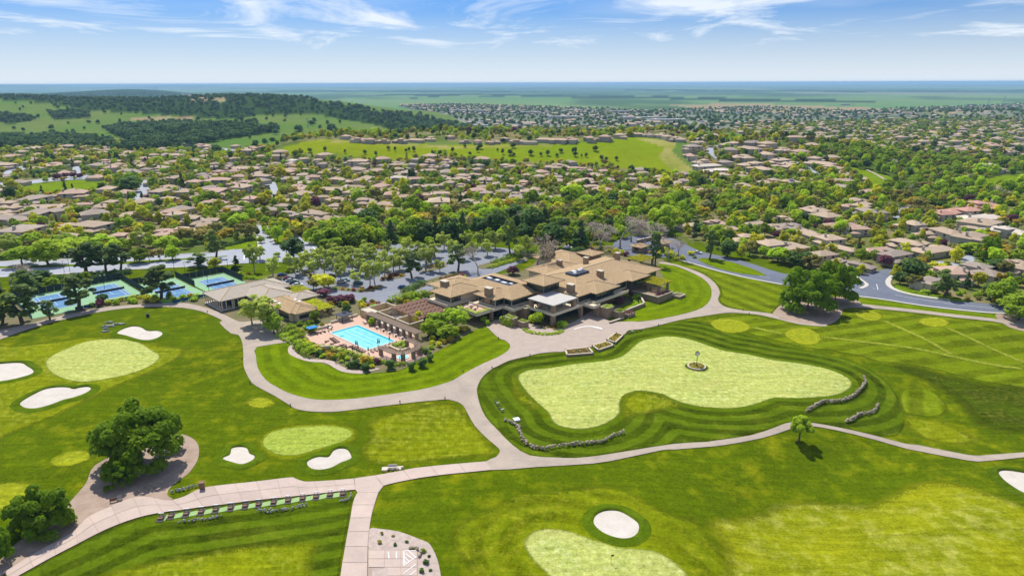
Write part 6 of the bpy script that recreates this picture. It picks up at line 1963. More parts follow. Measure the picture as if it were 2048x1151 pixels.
def hedge(pts, w, h, mat, label, lsize=.22, dens=9, name='hedge', cat='hedge'):
    """leafy mass along a plan line"""
    r = np.random.default_rng(abs(hash(label)) % 9999 if 0 else len(label) * 37 + int(abs(pts[0][0]) * 10) % 991)
    p = np.array([q[:2] for q in pts])
    seg = np.hypot(*(p[1:] - p[:-1]).T)
    L = seg.sum()
    n = int(L * (w + 2 * h) * dens)
    t = r.uniform(0, L, n)
    cs = np.concatenate([[0], np.cumsum(seg)])
    i = np.clip(np.searchsorted(cs, t) - 1, 0, len(seg) - 1)
    f = (t - cs[i]) / seg[i]
    c = p[i] + (p[i + 1] - p[i]) * f[:, None]
    d = (p[i + 1] - p[i]) / seg[i][:, None]
    nn = np.column_stack([-d[:, 1], d[:, 0]])
    lump = .82 + .25 * np.sin(t * 1.9 + 1) * np.sin(t * .73) + r.normal(size=n) * .05
    a = r.uniform(-.15, math.pi + .15, n)
    ca, sa = np.sign(np.cos(a)) * np.abs(np.cos(a)) ** .6, np.abs(np.sin(a)) ** .6
    P_ = np.column_stack([c + nn * (ca * w / 2 * lump)[:, None], np.maximum(sa, .03) * h * lump])
    P_[:, 2] += hgt(P_[:, 0], P_[:, 1])
    N_ = np.column_stack([nn * ca[:, None], sa]) + r.normal(size=(n, 3)) * .4 + (0, 0, .4)
    o0 = np.array((p[0][0], p[0][1], float(hgt(*p[0]))))
    o = link(name, leaves(P_ - o0, N_, lsize, mat, name, r), None, tuple(o0))
    return tag(o, label, cat, 'hedges and clipped rows' if cat == 'hedge' else None)


def gp(s):
    return [G(*p) for p in pl(s)]


hedge(gp('872,578 895,570 915,560 930,556'), 4.0, 2.0, LM['fresh'], 'bright green clipped hedge bank beside the clubhouse drive')
hedge(gp('860,572 885,562 905,554 925,550'), 3.0, 1.8, LM['green'], 'darker rear hedge of the bank beside the clubhouse drive')
hedge(gp('882,565 900,562 918,558 928,553'), 5.0, 2.6, LM['purple'], 'purple-leaved hedge behind the west chimney')
hedge(gp('808,588 830,574 850,566'), 5.0, 2.2, LM['dark'], 'dark hedge under the pine beside the drive')
hedge(gp('978,537 1005,528 1035,520'), 4.0, 1.6, LM['fresh'], 'bright green hedge along the far drive')
hedge(gp('985,527 1010,520 1045,512'), 4.0, 2.0, LM['green'], 'mounded green hedge above the far drive')
hedge(gp('1010,516 1045,508 1070,506'), 4.0, 2.2, LM['dark'], 'dark hedge behind the far drive')
hedge(gp('800,603 840,592 860,588 875,580'), 1.6, 1.0, LM['fresh'], 'low clipped hedge edging the drive above the slat roof')
hedge(gp('785,605 805,597 830,597 850,590'), 6.0, 3.0, LM['green'], 'broad green shrub bank above the slat roof')
hedge(gp('1122,503 1150,502 1168,500'), 4.0, 2.2, LM['dark'], 'dark hedge beside the white van behind the clubhouse')
hedge(gp('1049,659 1056,664 1070,668 1088,669.5 1106,669 1118,666 1126,661'), 2.4, 1.0, LM['fresh'], 'crescent of clipped bright hedge on the forecourt')
hedge([AB(174.5, -181), AB(174.3, -174.2)], 1.2, 3.4, LM['fresh'], 'wall of ivy on the tall forecourt planter')
hedge(gp('560,672 580,682 600,690 625,702'), 3.6, 2.4, LM['fresh'], 'long bright hedge below the left side of the pool')
hedge(gp('575,660 592,676 604,684'), 5.0, 3.2, LM['green'], 'tall green shrub bank beside the plaza tree')
hedge(gp('604,686 622,696 640,706'), 3.4, 2.0, LM['yellow'], 'yellow-green hedge beside the pool loungers')
hedge(gp('597,693 612,706 628,714'), 5.0, 2.6, LM['green'], 'grey-green shrub bank above the gravel border')
hedge([AB(112.5, -209), AB(115.5, -200), AB(118, -190)], 2.4, 1.4, LM['fresh'], 'low hedge along the near edge of the pool deck')
hedge([AB(118, -189), AB(121, -176.5), AB(124, -174.5)], 2.4, 1.2, LM['fresh'], 'low hedge along the spa side of the pool deck')
hedge([AB(130.2, -190), AB(134.6, -190), AB(132.5, -186)], 2.4, 1.8, LM['fresh'], 'leafy planting in the raised bed between pool and spa')
hedge(gp('160,556 200,552 262,546'), 4.5, 2.6, LM['dark'], 'long dark hedge between boulevard and tennis courts')
hedge(gp('20,568 60,564 130,557'), 3.5, 2.0, LM['dark'], 'dark hedge at the left end of the boulevard verge')
hedge(gp('185,562 220,558 232,556'), 2.4, 2.0, LM['dark'], 'clipped dark hedge behind the second court')
hedge(gp('446,494 480,487 506,478'), 3.5, 2.0, LM['dark'], 'dark hedge behind the corner lawn')
hedge(gp('606,474 630,470 648,466'), 3.5, 2.0, LM['dark'], 'dark hedge right of the street mouth')
hedge(gp('340,492 370,490 410,488'), 4.0, 2.4, LM['dark'], 'dark hedge along the boulevard before the rosy house')
hedge(gp('492,556 520,560 545,562'), 3.0, 1.8, LM['fresh'], 'bright green hedge behind the gym')
hedge(gp('218,606 240,602 270,596 300,596'), 3.4, 1.6, LM['yellow'], 'yellow-green hedge in front of the second court')
hedge(gp('345,600 375,596 400,594'), 2.8, 1.2, LM['fresh'], 'low bright hedge in front of the third court')
hedge(gp('850,536 872,532 890,527'), 1.8, 1.0, LM['amber'], 'amber strip of low shrubs beside the white pickup')
hedge(gp('742,497 755,496 765,499'), 3.0, 2.0, LM['amber'], 'orange mounded shrubs on a far car park island')
hedge(gp('720,617 735,612 760,608'), 2.2, 1.6, LM['red'], 'red-leaved hedge behind the locker courts')
hedge(gp('1796,572 1820,582 1850,590 1890,597'), 2.6, .8, LM['fresh'], 'bright groundcover verge below the right corner house')
hedge([AB(253.5, -160), AB(256.5, -170)], 3.0, 1.0, LM['fresh'], 'bright green groundcover beside the east pergola')
hedge([AB(255, -165), AB(262, -166)], 4.0, .8, LM['yellow'], 'yellow-green groundcover behind the east pergola')
hedge([AB(220, -155.5), AB(231, -155.5), AB(237, -161)], 3.5, 1.0, LM['fresh'], 'groundcover behind the east garden wall')
hedge([AB(167.1, -196), AB(167.1, -186.8), AB(173.5, -186.8)], .9, 5.35, LM['yellow'], 'clipped hedge trough edging the west patio') if 0 else None


def vine(label, a0, a1, b0, b1, z, mat=LM['yellow'], dens=16):
    r = np.random.default_rng(int(a0 * 7))
    n = int((a1 - a0) * (b1 - b0) * dens)
    a, b = r.uniform(a0 - .4, a1 + .4, n), r.uniform(b0 - .4, b1 + .4, n)
    c = np.array(AB((a0 + a1) / 2, (b0 + b1) / 2, z))
    P_ = np.column_stack([(a + b) / RT2, (a - b) / RT2, z + .12 + r.uniform(0, .55, n) * (.6 + .4 * np.sin(a * 1.3) * np.sin(b * 1.1))]) - c
    N_ = r.normal(size=(n, 3)) * .5 + (0, 0, 1)
    tag(link('vine', leaves(P_, N_, .24, mat, 'vine', r), None, tuple(c)), label, 'vine', 'vines on the pergolas')


vine('yellow-green vine roofing the pergola beside the annex', 129.2, 135, -256.8, -238.4, 2.95)
vine('yellow-green vine roofing the pergola by the car park', 133.6, 141, -276.2, -266.8, 2.95)
vine('yellow-green vine roofing the east terrace pergola', 244, 253.3, -166.2, -154.2, 6.35)
vine('yellow-green vine roofing the pergola behind the clubhouse', 281.5, 293, -198, -189, 3.75)
vine('bright strip of plants along the west patio parapet', 166.4, 167.3, -197, -186, 5.0, LM['fresh'], 26)
vine('bright strip of plants on the near side of the west patio', 167.3, 173.6, -186.8, -185.9, 5.0, LM['fresh'], 26)
vine('plants filling the tall forecourt planter', 174.9, 177.3, -179, -174.8, 3.4, LM['fresh'])
vine('plants filling the square planter block', 176.9, 179.1, -173.3, -170.7, 2.4, LM['fresh'])
vine('plants on the planter right of the garage', 208.2, 211.6, -157.6, -154.8, 4.4, LM['fresh'])
vine('plants on the lower stepped planter', 211.3, 214.2, -153.9, -150.9, 2.8, LM['green'])
vine('plants on the lowest stepped planter', 214.9, 218.7, -152.7, -149.3, 1.4, LM['purple'])
vine('purple flowers along the east terrace edge', 240, 249.5, -153.4, -152, 2.9, LM['purple'], 20)

# ------------------------------------------------------------------ cars
PAINT = {}


def paint(nm, c):
    if nm not in PAINT:
        PAINT[nm] = M('car_paint_' + nm.replace(' ', '_'), c, rough=.25, spec=.6)
    return PAINT[nm]


TYRE = M('tyre_rubber', (.02, .02, .02), rough=.9)
RIM = M('wheel_rim', (.45, .45, .46), rough=.35, metal=.6)
LAMPW = M('headlamp_glass', (.75, .75, .72), rough=.1)
LAMPR = M('tail_lamp', (.35, .01, .01), rough=.2)


def car_meshes(truck=False):
    d = {}
    L, W, Hh = (5.4, 1.95, 1.85) if truck else (4.7, 1.84, 1.5)
    prof = [(-L / 2, .35), (-L / 2 + .05, .85), (-L / 2 + .5, .95), (-L * .15, .98), (L * .23, .98), (L / 2 - .15, .82), (L / 2, .6), (L / 2 - .05, .32)]
    m = MB()

    def slab(profile, w0, w1, zcut):
        n = len(profile)
        lo = [m.pt((x, -(w0 if z < zcut else w1) / 2, z)) for x, z in profile]
        hi = [m.pt((x, (w0 if z < zcut else w1) / 2, z)) for x, z in profile]
        for k in range(n):
            m.poly([lo[k], lo[(k + 1) % n], hi[(k + 1) % n], hi[k]])
        m.poly(lo[::-1]); m.poly(hi)
    slab(prof, W, W * .94, .9)
    if truck:
        slab([(-L * .02, .96), (L * .02, Hh - .03), (L * .16, Hh), (L * .2, .96)], W * .95, W * .8, 1.2)
        m.box(-L / 2 + .02, -L * .04, -W * .46, -W * .40, .95, 1.2); m.box(-L / 2 + .02, -L * .04, W * .40, W * .46, .95, 1.2)
    else:
        slab([(-L * .33, 1.36), (-L * .22, Hh - .02), (L * .03, Hh), (L * .10, 1.38)], W * .80, W * .74, 1.4)
    d['body'] = m
    m = MB()
    a, b, c, e = (-L * .03, L * .3, L * .03, L * .17) if truck else (-L * .42, L * .26, -L * .29, L * .08)
    zt = Hh - .06
    lo = [m.pt(p) for p in ((a, -W * .455, .965), (b, -W * .455, .965), (b, W * .455, .965), (a, W * .455, .965))]
    hi = [m.pt(p) for p in ((c, -W * .385, zt), (e, -W * .385, zt), (e, W * .385, zt), (c, W * .385, zt))]
    for k in range(4):
        m.poly([lo[k], lo[(k + 1) % 4], hi[(k + 1) % 4], hi[k]])
    m.poly(hi)
    d['windows'] = m
    ws = []
    for sx in (-.31, .31):
        for sy in (-1, 1):
            t, rm = MB(), MB()
            t.tube((L * sx, sy * W * .36, .33), (L * sx, sy * W * .505, .33), .33, None, 12)
            rm.tube((L * sx, sy * W * .505, .33), (L * sx, sy * W * .512, .33), .2, None, 10)
            ws.append((t, rm))
    d['wheels'] = ws
    ls = []
    for sy in (-1, 1):
        m = MB(); m.box(L / 2 - .12, L / 2 + .01, sy * W * .36 - .18, sy * W * .36 + .18, .62, .76); ls.append(('headlight', m, LAMPW))
        m = MB(); m.box(-L / 2 - .01, -L / 2 + .1, sy * W * .38 - .14, sy * W * .38 + .14, .66, .84); ls.append(('tail_light', m, LAMPR))
    d['lamps'] = ls
    return {'body': d['body'].mesh('car_body', [RIM]), 'windows': d['windows'].mesh('car_glass', [GLASS]), 'wheels': [(t.mesh('tyre', [TYRE]), r_.mesh('rim', [RIM])) for t, r_ in d['wheels']], 'lamps': [(n_, m_.mesh(n_, [mt])) for n_, m_, mt in d['lamps']]}


CM = {False: car_meshes(), True: car_meshes(True)}
for px, py, hd, cn, col, lb, tk in ((564, 552, 20, 'navy', (.02, .05, .16), 'navy blue car parked alone behind the gym', 0), (576, 559, 20, 'crimson', (.22, .01, .02), 'dark red car parked at the end of the row behind the gym', 0), (582, 563, 20, 'silver', (.45, .46, .47), 'silver car parked between the red and green cars', 0),
                                    (589, 567, 20, 'bottle', (.015, .06, .05), 'dark green car parked next to the white one behind the gym', 0), (596, 572, 20, 'white', (.75, .75, .75), 'white car nearest the gym in the parked row', 0), (702, 534, 10, 'white', (.75, .75, .75), 'white car parked alone in the middle of the car park', 0),
                                    (723, 541, 25, 'white', (.75, .75, .75), 'white car partly under the trees in mid car park', 0), (683, 566, 25, 'silver', (.45, .46, .47), 'silver car at the island facing the pool garden', 0), (690, 563, 25, 'pale blue', (.25, .38, .45), 'pale blue car beside the silver one at the island', 0),
                                    (716, 568, 30, 'teal', (.02, .14, .17), 'dark teal car at the right of the pool-side island', 0), (806, 577, -5, 'navy', (.02, .05, .16), 'navy blue car driving past the slat roof', 0), (870, 529, 15, 'white', (.75, .75, .75), 'white pickup truck beside the amber shrubs', 1),
                                    (838, 535, 15, 'silver', (.45, .46, .47), 'silver car parked left of the white pickup', 0), (664, 554, 30, 'graphite', (.05, .055, .06), 'graphite car under trees near the yellow tree', 0), (913, 486, -20, 'azure', (.05, .25, .55), 'bright blue car at the far edge of the car park', 0), (1135, 497, 0, 'white', (.75, .75, .75), 'white van-like car behind the clubhouse hedge', 1),
                                    (1040, 500, 10, 'silver', (.45, .46, .47), 'silver car in the far corner of the car park', 0), (1395, 507, -30, 'white', (.75, .75, .75), 'white car waiting beside the gate lane', 0), (1797, 416, 10, 'silver', (.45, .46, .47), 'silver car parked on the street bend by the terracotta roofs', 0), (178, 356, 0, 'graphite', (.05, .055, .06), 'dark car on the street beside the small park', 0), (696, 528, 10, 'graphite', (.05, .055, .06), 'graphite car behind the lone white car', 0)):
    x, y, z = G(px, py)
    o = empty('pickup_truck' if tk else 'parked_car', (x, y, z + .16), math.radians(hd))
    tag(o, lb, 'pickup' if tk else 'car', 'cars around the club')
    c = link('body', CM[bool(tk)]['body'], o)
    c.material_slots[0].link = 'OBJECT'
    c.material_slots[0].material = paint(cn, col)
    link('windows', CM[bool(tk)]['windows'], o)
    for t, r_ in CM[bool(tk)]['wheels']:
        w_ = link('wheel', t, o)
        link('rim', r_, w_)
    for n_, me in CM[bool(tk)]['lamps']:
        link(n_, me, o)

# ------------------------------------------------------------------ pool furniture
CUSH = M('lounger_cushion', (.36, .25, .19), (.30, .21, .16), 2.0, .9)
fm, cm_, bm_ = MB(), MB(), MB()
fm.box(-1.0, 1.0, -.32, .32, .22, .30)
for sx in (-.85, .85):
    for sy in (-.27, .27):
        fm.box(sx - .04, sx + .04, sy - .04, sy + .04, 0, .22)
cm_.box(-1.0, .35, -.31, .31, .303, .42)
p0, p1 = (.35, .42), (.95, .85)
bm_.face([(.35, -.31, .42), (.95, -.31, .85), (.95, .31, .85), (.35, .31, .42)]); bm_.face([(.35, -.31, .31), (.95, -.31, .74), (.95, .31, .74), (.35, .31, .31)])
bm_.face([(.35, -.31, .31), (.95, -.31, .74), (.95, -.31, .85), (.35, -.31, .42)]); bm_.face([(.35, .31, .31), (.95, .31, .74), (.95, .31, .85), (.35, .31, .42)]); bm_.face([(.95, -.31, .74), (.95, .31, .74), (.95, .31, .85), (.95, -.31, .85)])
LOUNGE = (fm.mesh('lounger_frame', [BROWN]), cm_.mesh('lounger_seat', [CUSH]), bm_.mesh('lounger_back', [CUSH]))
spots = []
for k in range(7):
    spots.append((119.6 - .25 * k, -213.5 + k * 1.6 if k < 4 else -205 + (k - 4) * 1.7, 180, 'along the left side of the pool'))
for k in range(8):
    spots.append((122.6 + k * 1.55, -191.9, 90, 'along the near right end of the pool'))
for k in range(6):
    spots.append((120.2, -201.5 + k * 1.5, 180, 'at the near corner of the pool'))
for k in range(5):
    spots.append((116.6 - .0 * k, -212 + k * 3.6, 200, 'against the outer hedge of the deck'))
for k in range(3):
    spots.append((118 + k * 1.6, -222, 270, 'behind the left end of the pool'))
cg = {}
for a, b, rz, wh in spots:
    cg[wh] = cg.get(wh, 0) + 1
ci = {}
for a, b, rz, wh in spots:
    o = empty('sun_lounger', AB(a, b, .1), math.radians(45 + rz + sr_.uniform(-7, 7)))
    link('frame', LOUNGE[0], o); link('seat', LOUNGE[1], o); link('backrest', LOUNGE[2], o)
    i = ci[wh] = ci.get(wh, -1) + 1
    tag(o, 'brown sun lounger %s, %s of its row' % (wh, ORD[i]), 'sun lounger', 'sun loungers by the pool')
UC = {'brown': M('umbrella_brown', (.13, .055, .04), rough=.9), 'teal': M('umbrella_teal', (.03, .19, .18), rough=.9), 'purple': M('umbrella_plum', (.10, .05, .12), rough=.9)}
for k, (px, py, cn, lb) in enumerate(((693, 702, 'brown', 'closed brown umbrella at the near left edge of the deck'), (706, 706, 'brown', 'closed brown umbrella near the middle of the deck front'), (712, 695, 'teal', 'closed teal umbrella over the front loungers, left of its pair'), (715, 695, 'teal', 'closed teal umbrella over the front loungers, right of its pair'), (717, 703, 'brown', 'closed brown umbrella between the front loungers'),
                                      (737, 707, 'brown', 'closed brown umbrella at the near corner of the deck'), (756, 692, 'teal', 'closed teal umbrella at the near end of the pool, left of its pair'), (759, 692, 'teal', 'closed teal umbrella at the near end of the pool, right of its pair'), (779, 685, 'purple', 'closed plum umbrella at the right pool corner'), (657, 662, 'brown', 'closed brown umbrella behind the left pool corner'), (622, 668, 'brown', 'closed brown umbrella beside the blue one'))):
    x, y, z = G(px, py)
    o = empty('closed_umbrella', (x, y, z + .1))
    tag(o, lb, 'umbrella', 'closed umbrellas by the pool')
    m = MB(); m.lathe([(.35, 0), (.35, .1), (.05, .12)], 10); m.build('base', DKMET, o)
    m = MB(); m.tube((0, 0, .1), (0, 0, 2.9), .035); m.build('pole', BROWN, o)
    m = MB(); m.lathe([(.10, 1.1), (.26, 1.25), (.22, 1.8), (.12, 2.5), (.03, 2.95)], 8); m.build('canopy', UC[cn], o)
x, y, z = G(625, 666)
o = empty('open_umbrella', (x, y, z + .1), .78)
tag(o, 'open bright blue square umbrella behind the pool deck', 'umbrella')
m = MB(); m.tube((0, 0, 0), (0, 0, 2.5), .05); m.build('pole', BROWN, o)
m = MB(); m.hip(-1.9, 1.9, -1.4, 1.4, 2.4, .28, .12); m.build('canopy', M('umbrella_blue', (.03, .24, .62), rough=.8), o)
x, y, z = G(689, 640)
o = empty('gazebo', (x, y, z), .78)
tag(o, 'small dark-roofed gazebo behind the pool', 'gazebo')
m = MB(); m.hip(-2.6, 2.6, -2.6, 2.6, 2.6, .35, .15); m.build('roof', M('gazebo_roof', (.06, .065, .085), rough=.8), o)
m = MB(); m.hip(-.7, .7, -.7, .7, 3.55, .4, .1); m.build('roof_cap', MATS['gazebo_roof'], o)
for sx in (-2.2, 2.2):
    for sy in (-2.2, 2.2):
        m = MB(); m.box(sx - .1, sx + .1, sy - .1, sy + .1, 0, 2.5); m.build('post', DKMET, o)


def cafe(a, b, lb, mt=PALE):
    t = empty('cafe_table', AB(a, b, .1), sr_.uniform(0, 1.5))
    tag(t, lb, 'table', 'cafe tables on the pool deck')
    m = MB(); m.lathe([(.6, .70), (.6, .75)], 10); m.build('table_top', mt, t)
    m = MB(); m.tube((0, 0, 0), (0, 0, .7), .05); m.build('leg', DKMET, t)
    for q in range(4):
        c, s = math.cos(q * 1.571), math.sin(q * 1.571)
        ch = empty('chair', (0, 0, 0))
        bpy.data.objects.remove(ch)
        m = MB(); m.box(c * .95 - .22, c * .95 + .22, s * .95 - .22, s * .95 + .22, .38, .45); m.box(c * 1.13 - .22 * abs(s) - .03, c * 1.13 + .22 * abs(s) + .03, s * 1.13 - .22 * abs(c) - .03, s * 1.13 + .22 * abs(c) + .03, .45, .85)
        m.build('chair', DKMET, t)


for k in range(7):
    cafe(137.6, -218.6 + k * 3.95, 'grey cafe table set before the pool pergola, %s from the left' % ORD[k])
cafe(117.5, -224.5, 'white cafe table set under the blue umbrella', UNIT)
cafe(124.5, -223, 'white cafe table set behind the left pool corner', UNIT)
cafe(110.2, -205.5, 'white cafe table set in the round bay', UNIT)
for k in range(9):
    x, y, z = G(672 + k * 17 - (k > 6) * 8, 728 - (1 if k % 2 else 0) + max(0, k - 6) * -2)
    o = empty('garden_post', (x, y, z))
    tag(o, 'slim dark post in the pool garden, %s from the left' % ORD[k], 'post', 'dark posts in the pool garden')
    m = MB(); m.tube((0, 0, 0), (0, 0, 1.9), .10, None, 6); m.build('shaft', DKMET, o)
    m = MB(); m.lathe([(.14, 1.9), (.16, 2.0), (.05, 2.1)], 6); m.build('cap', DKMET, o)

# lamp posts round the courts
for k, (px, py, h) in enumerate(((66, 622, 7), (210, 580, 7), (263, 566, 8), (312, 560, 7), (372, 556, 8), (418, 583, 7), (350, 548, 8), (141, 548, 9), (129, 545, 6), (457, 545, 7))):
    x, y, z = G(px, py)
    o = empty('lamp_post', (x, y, z), .8)
    tag(o, 'dark twin-head court lamp post, %s from the left' % ORD[sorted((66, 210, 263, 312, 372, 418, 350, 141, 129, 457)).index(px)], 'lamp post', 'lamp posts round the tennis courts')
    m = MB(); m.tube((0, 0, 0), (0, 0, h), .10, .07, 6); m.build('pole', DKMET, o)
    m = MB(); m.box(-.9, .9, -.05, .05, h, h + .08); m.build('arm', DKMET, o)
    for s in (-1, 1):
        m = MB(); m.box(s * .9 - .3, s * .9 + .3, -.2, .2, h + .08, h + .22); m.build('lamp_head', UNIT, o)

# ------------------------------------------------------------------ stone edgings
LIMES = M('limestone_rock', (.60, .50, .36), (.17, .125, .085), 1.1, .95, .6)
GREYR = M('grey_rock', (.50, .49, .48), (.12, .12, .135), .9, .95, .6)


def rock_mesh(r, n=1):
    V = np.array([(x, y, z) for x in (-1, 1) for y in (-1, 1) for z in (-1, 1)], float) * .55
    V = np.concatenate([V, np.eye(3) * .85, -np.eye(3) * .85]) * r.uniform(.75, 1.2, (14, 1))
    bm = bmesh.new()
    for v in V:
        bm.verts.new(v)
    g = bmesh.ops.convex_hull(bm, input=bm.verts)
    bm.verts.index_update()
    F = [[v.index for v in f.verts] for f in bm.faces]
    V = np.array([v.co[:] for v in bm.verts])
    bm.free()
    return V, F


RK = [rock_mesh(np.random.default_rng(900 + i)) for i in range(6)]


def stone_row(name, px, label, mat, size, rows, spread, cat='stone wall'):
    pts = [np.array(G(*p)) for p in crom(pl(px), 4, False)]
    root = empty(name, tuple(pts[0]))
    tag(root, label, cat, 'dry stone edgings')
    r = np.random.default_rng(len(label) * 13)
    V, F = [], []
    L = np.concatenate([[0], np.cumsum([np.hypot(*(b - a)[:2]) for a, b in zip(pts, pts[1:])])])
    n = int(L[-1] / (size * .85))
    for row in range(rows):
        for k in range(n):
            t = (k + .5 + .5 * (row % 2)) / n * L[-1]
            if t > L[-1]:
                continue
            c = np.array([np.interp(t, L, [p[j] for p in pts]) for j in range(2)]) + r.normal(size=2) * spread
            s = size * r.uniform(.6, 1.0)
            rv, rf = RK[r.integers(6)]
            a = r.uniform(0, 6.28)
            rot = np.array(((math.cos(a), -math.sin(a), 0), (math.sin(a), math.cos(a), 0), (0, 0, 1)))
            q = (rv * s * (.62, .55, .5)) @ rot.T + (c[0], c[1], float(hgt(*c)) + .15 + size * .35 + row * size * .55) - pts[0]
            b = len(V)
            V += [tuple(v) for v in q]
            F += [[b + i for i in f] for f in rf]
    me = bpy.data.meshes.new('stones')
    me.from_pydata(V, [], F)
    me.materials.append(mat)
    o = link('stones', me, root)
    o['kind'] = 'stuff'
    return root


stone_row('stone_wall', '1006,841 1025,847 1037,860 1045,880 1060,892 1080,899 1112,895 1150,890 1200,885 1230,872 1249,866', 'long curving dry stone wall below the large putting green', LIMES, .8, 2, .22)
stone_row('stone_wall', '1611,825 1630,815 1645,806 1675,804 1705,795 1722,780 1730,765 1727,755', 'curving dry stone wall at the right end of the large putting green', LIMES, .9, 2, .15)
stone_row('stone_wall', '1690,846 1705,840 1720,831 1742,827 1752,820 1754,812', 'short curving dry stone wall nearest the lone tree', LIMES, .9, 2, .15)
stone_row('stone_wall', '356,1046 385,1042 415,1039 440,1035', 'line of grey rocks in front of the left driving bays', GREYR, .45, 2, .2)
stone_row('stone_wall', '513,1022 540,1024 570,1021 595,1015 613,1010', 'line of grey rocks in front of the right driving bays', GREYR, .5, 2, .22)
stone_row('stone_wall', '678,1003 690,1002 700,997 703,988', 'hooked line of grey rocks at the end of the driving bays', GREYR, .42, 2, .1)
stone_row('stone_wall', '338,987 355,983 370,980 385,975 402,972', 'low rock edging beside the brown box at the oak', GREYR, .6, 2, .12)
stone_row('stone_wall', '762,945 775,942 790,940 806,937', 'row of pale boulders in front of the path bench', LIMES, .75, 1, .2)
stone_row('stone_wall', '287,975 300,978 312,968 322,965', 'scatter of pale rocks in the shade of the oak', LIMES, .7, 1, .8)
stone_row('stone_wall', '820,1099 830,1096 838,1100 842,1108 838,1116', 'boulders at the corner of the parking court', LIMES, .8, 1, .25)
for k, (px, py, w) in enumerate(((221, 645, 3.0), (239, 648.5, 4.5), (220, 652.5, 5.0), (216, 657.5, 2.6), (215, 663, 3.4))):
    x, y, z = G(px, py)
    o = empty('rock_group', (x, y, z), .15)
    tag(o, 'flat grey rock row behind the far left green, %s from the top' % ORD[k], 'rock', 'flat rock rows behind the left green')
    for j in range(int(w / .9)):
        rv, rf = RK[j % 6]
        me = bpy.data.meshes.new('rock')
        me.from_pydata([tuple(v * (.85, .6, .5)) for v in rv], [], rf)
        me.materials.append(GREYR)
        link('rock', me, o, (-w / 2 + j * .95, sr_.uniform(-.2, .2), .25), sr_.uniform(0, 3))

# flower planters on the forecourt, clock bed
for k, s in enumerate(('1131,701 1177,696 1186,707 1134,711', '1185,692 1214,684 1227,691 1197,701', '1214,680 1232,666 1246,671 1230,686')):
    q = [np.array(Pz(*p, .4)[:2]) for p in pl(s)]
    c = sum(q) / 4
    o = empty('flower_planter', (c[0], c[1], 0))
    tag(o, 'stone flower planter on the forecourt edge, %s from the left' % ORD[k], 'planter', 'flower planters of the forecourt')
    for i in range(4):
        p, n_ = q[i] - c, q[(i + 1) % 4] - c
        m = MB(); m.obox(tuple(p), tuple(n_), .4, 0, .75, .2); m.build('wall', STONE, o)
        m = MB(); m.obox(tuple(p), tuple(n_), .55, .753, .9, .27); m.build('coping', CAP, o)
    m = MB(); m.prism([tuple(p - c) for p in q], .1, .6); m.build('soil', MULCH, o)
    r = np.random.default_rng(70 + k)
    pts = rand_in([tuple((p - c) * .86) for p in q], 420, r)
    P_ = np.column_stack([np.array(pts), r.uniform(.62, .95, 420)])
    link('flowers', leaves(P_[:260], r.normal(size=(260, 3)) * .5 + (0, 0, 1), .2, LM['flower'], 'flowers', r), o)
    link('foliage', leaves(P_[260:] - (0, 0, .08), r.normal(size=(160, 3)) * .5 + (0, 0, 1), .24, LM['dark'], 'foliage', r), o)
x, y, z = G(1393, 734)
bed = empty('round_flower_bed', (x, y, z))
tag(bed, 'round stone-rimmed flower bed on the large putting green', 'flower bed')
m = MB()
for k in range(24):
    a0, a1 = 2 * math.pi * k / 24, 2 * math.pi * (k + 1) / 24
    m.prism([(math.cos(a0) * 3.0, math.sin(a0) * 3.0), (math.cos(a1) * 3.0, math.sin(a1) * 3.0), (math.cos(a1) * 2.55, math.sin(a1) * 2.55), (math.cos(a0) * 2.55, math.sin(a0) * 2.55)], .1, .65)
m.build('rim', CAP, bed)
m = MB(); m.lathe([(2.6, .1), (2.6, .5)], 20); m.build('soil', MULCH, bed)
r = np.random.default_rng(99)
a, rr = r.uniform(0, 6.28, 520), np.sqrt(r.uniform(0, 1, 520)) * 2.45
P_ = np.column_stack([rr * np.cos(a), rr * np.sin(a), r.uniform(.5, .85, 520)])
link('flowers', leaves(P_[:330], r.normal(size=(330, 3)) * .5 + (0, 0, 1), .19, LM['flower'], 'flowers', r), bed)
link('foliage', leaves(P_[330:], r.normal(size=(190, 3)) * .5 + (0, 0, 1), .22, LM['green'], 'foliage', r), bed)
sheet('fairway', [(x + math.cos(t) * 4.1, y + math.sin(t) * 4.1) for t in np.linspace(0, 6.28, 24)[:-1]], .16, SURR, 3, [(x, y), (x + 1, y)], False, label='dark turf ring around the round flower bed')
ck = empty('post_clock', (x, y, z + .5))
tag(ck, 'dark post clock rising from the round flower bed', 'clock')
m = MB(); m.lathe([(.28, 0), (.28, .3), (.12, .5), (.09, 3.6), (.14, 3.7)], 10); m.build('post', DKMET, ck)
m = MB(); m.tube((0, -.22, 4.35), (0, .22, 4.35), .72, None, 20); m.build('case', DKMET, ck)
for s in (-1, 1):
    fc = MB(); fc.tube((0, s * .222, 4.35), (0, s * .24, 4.35), .58, None, 20); f_ = fc.build('face', UNIT, ck)
    hd = MB(); hd.box(-.03, .03, s * .25 - .005, s * .25 + .005, 4.35, 4.75); hd.box(0, .3, s * .252 - .004, s * .252 + .004, 4.32, 4.38); hd.build('hands', DKMET, f_)
m = MB(); m.lathe([(.12, 5.05), (.16, 5.15), (.02, 5.35)], 8); m.build('finial', DKMET, ck)

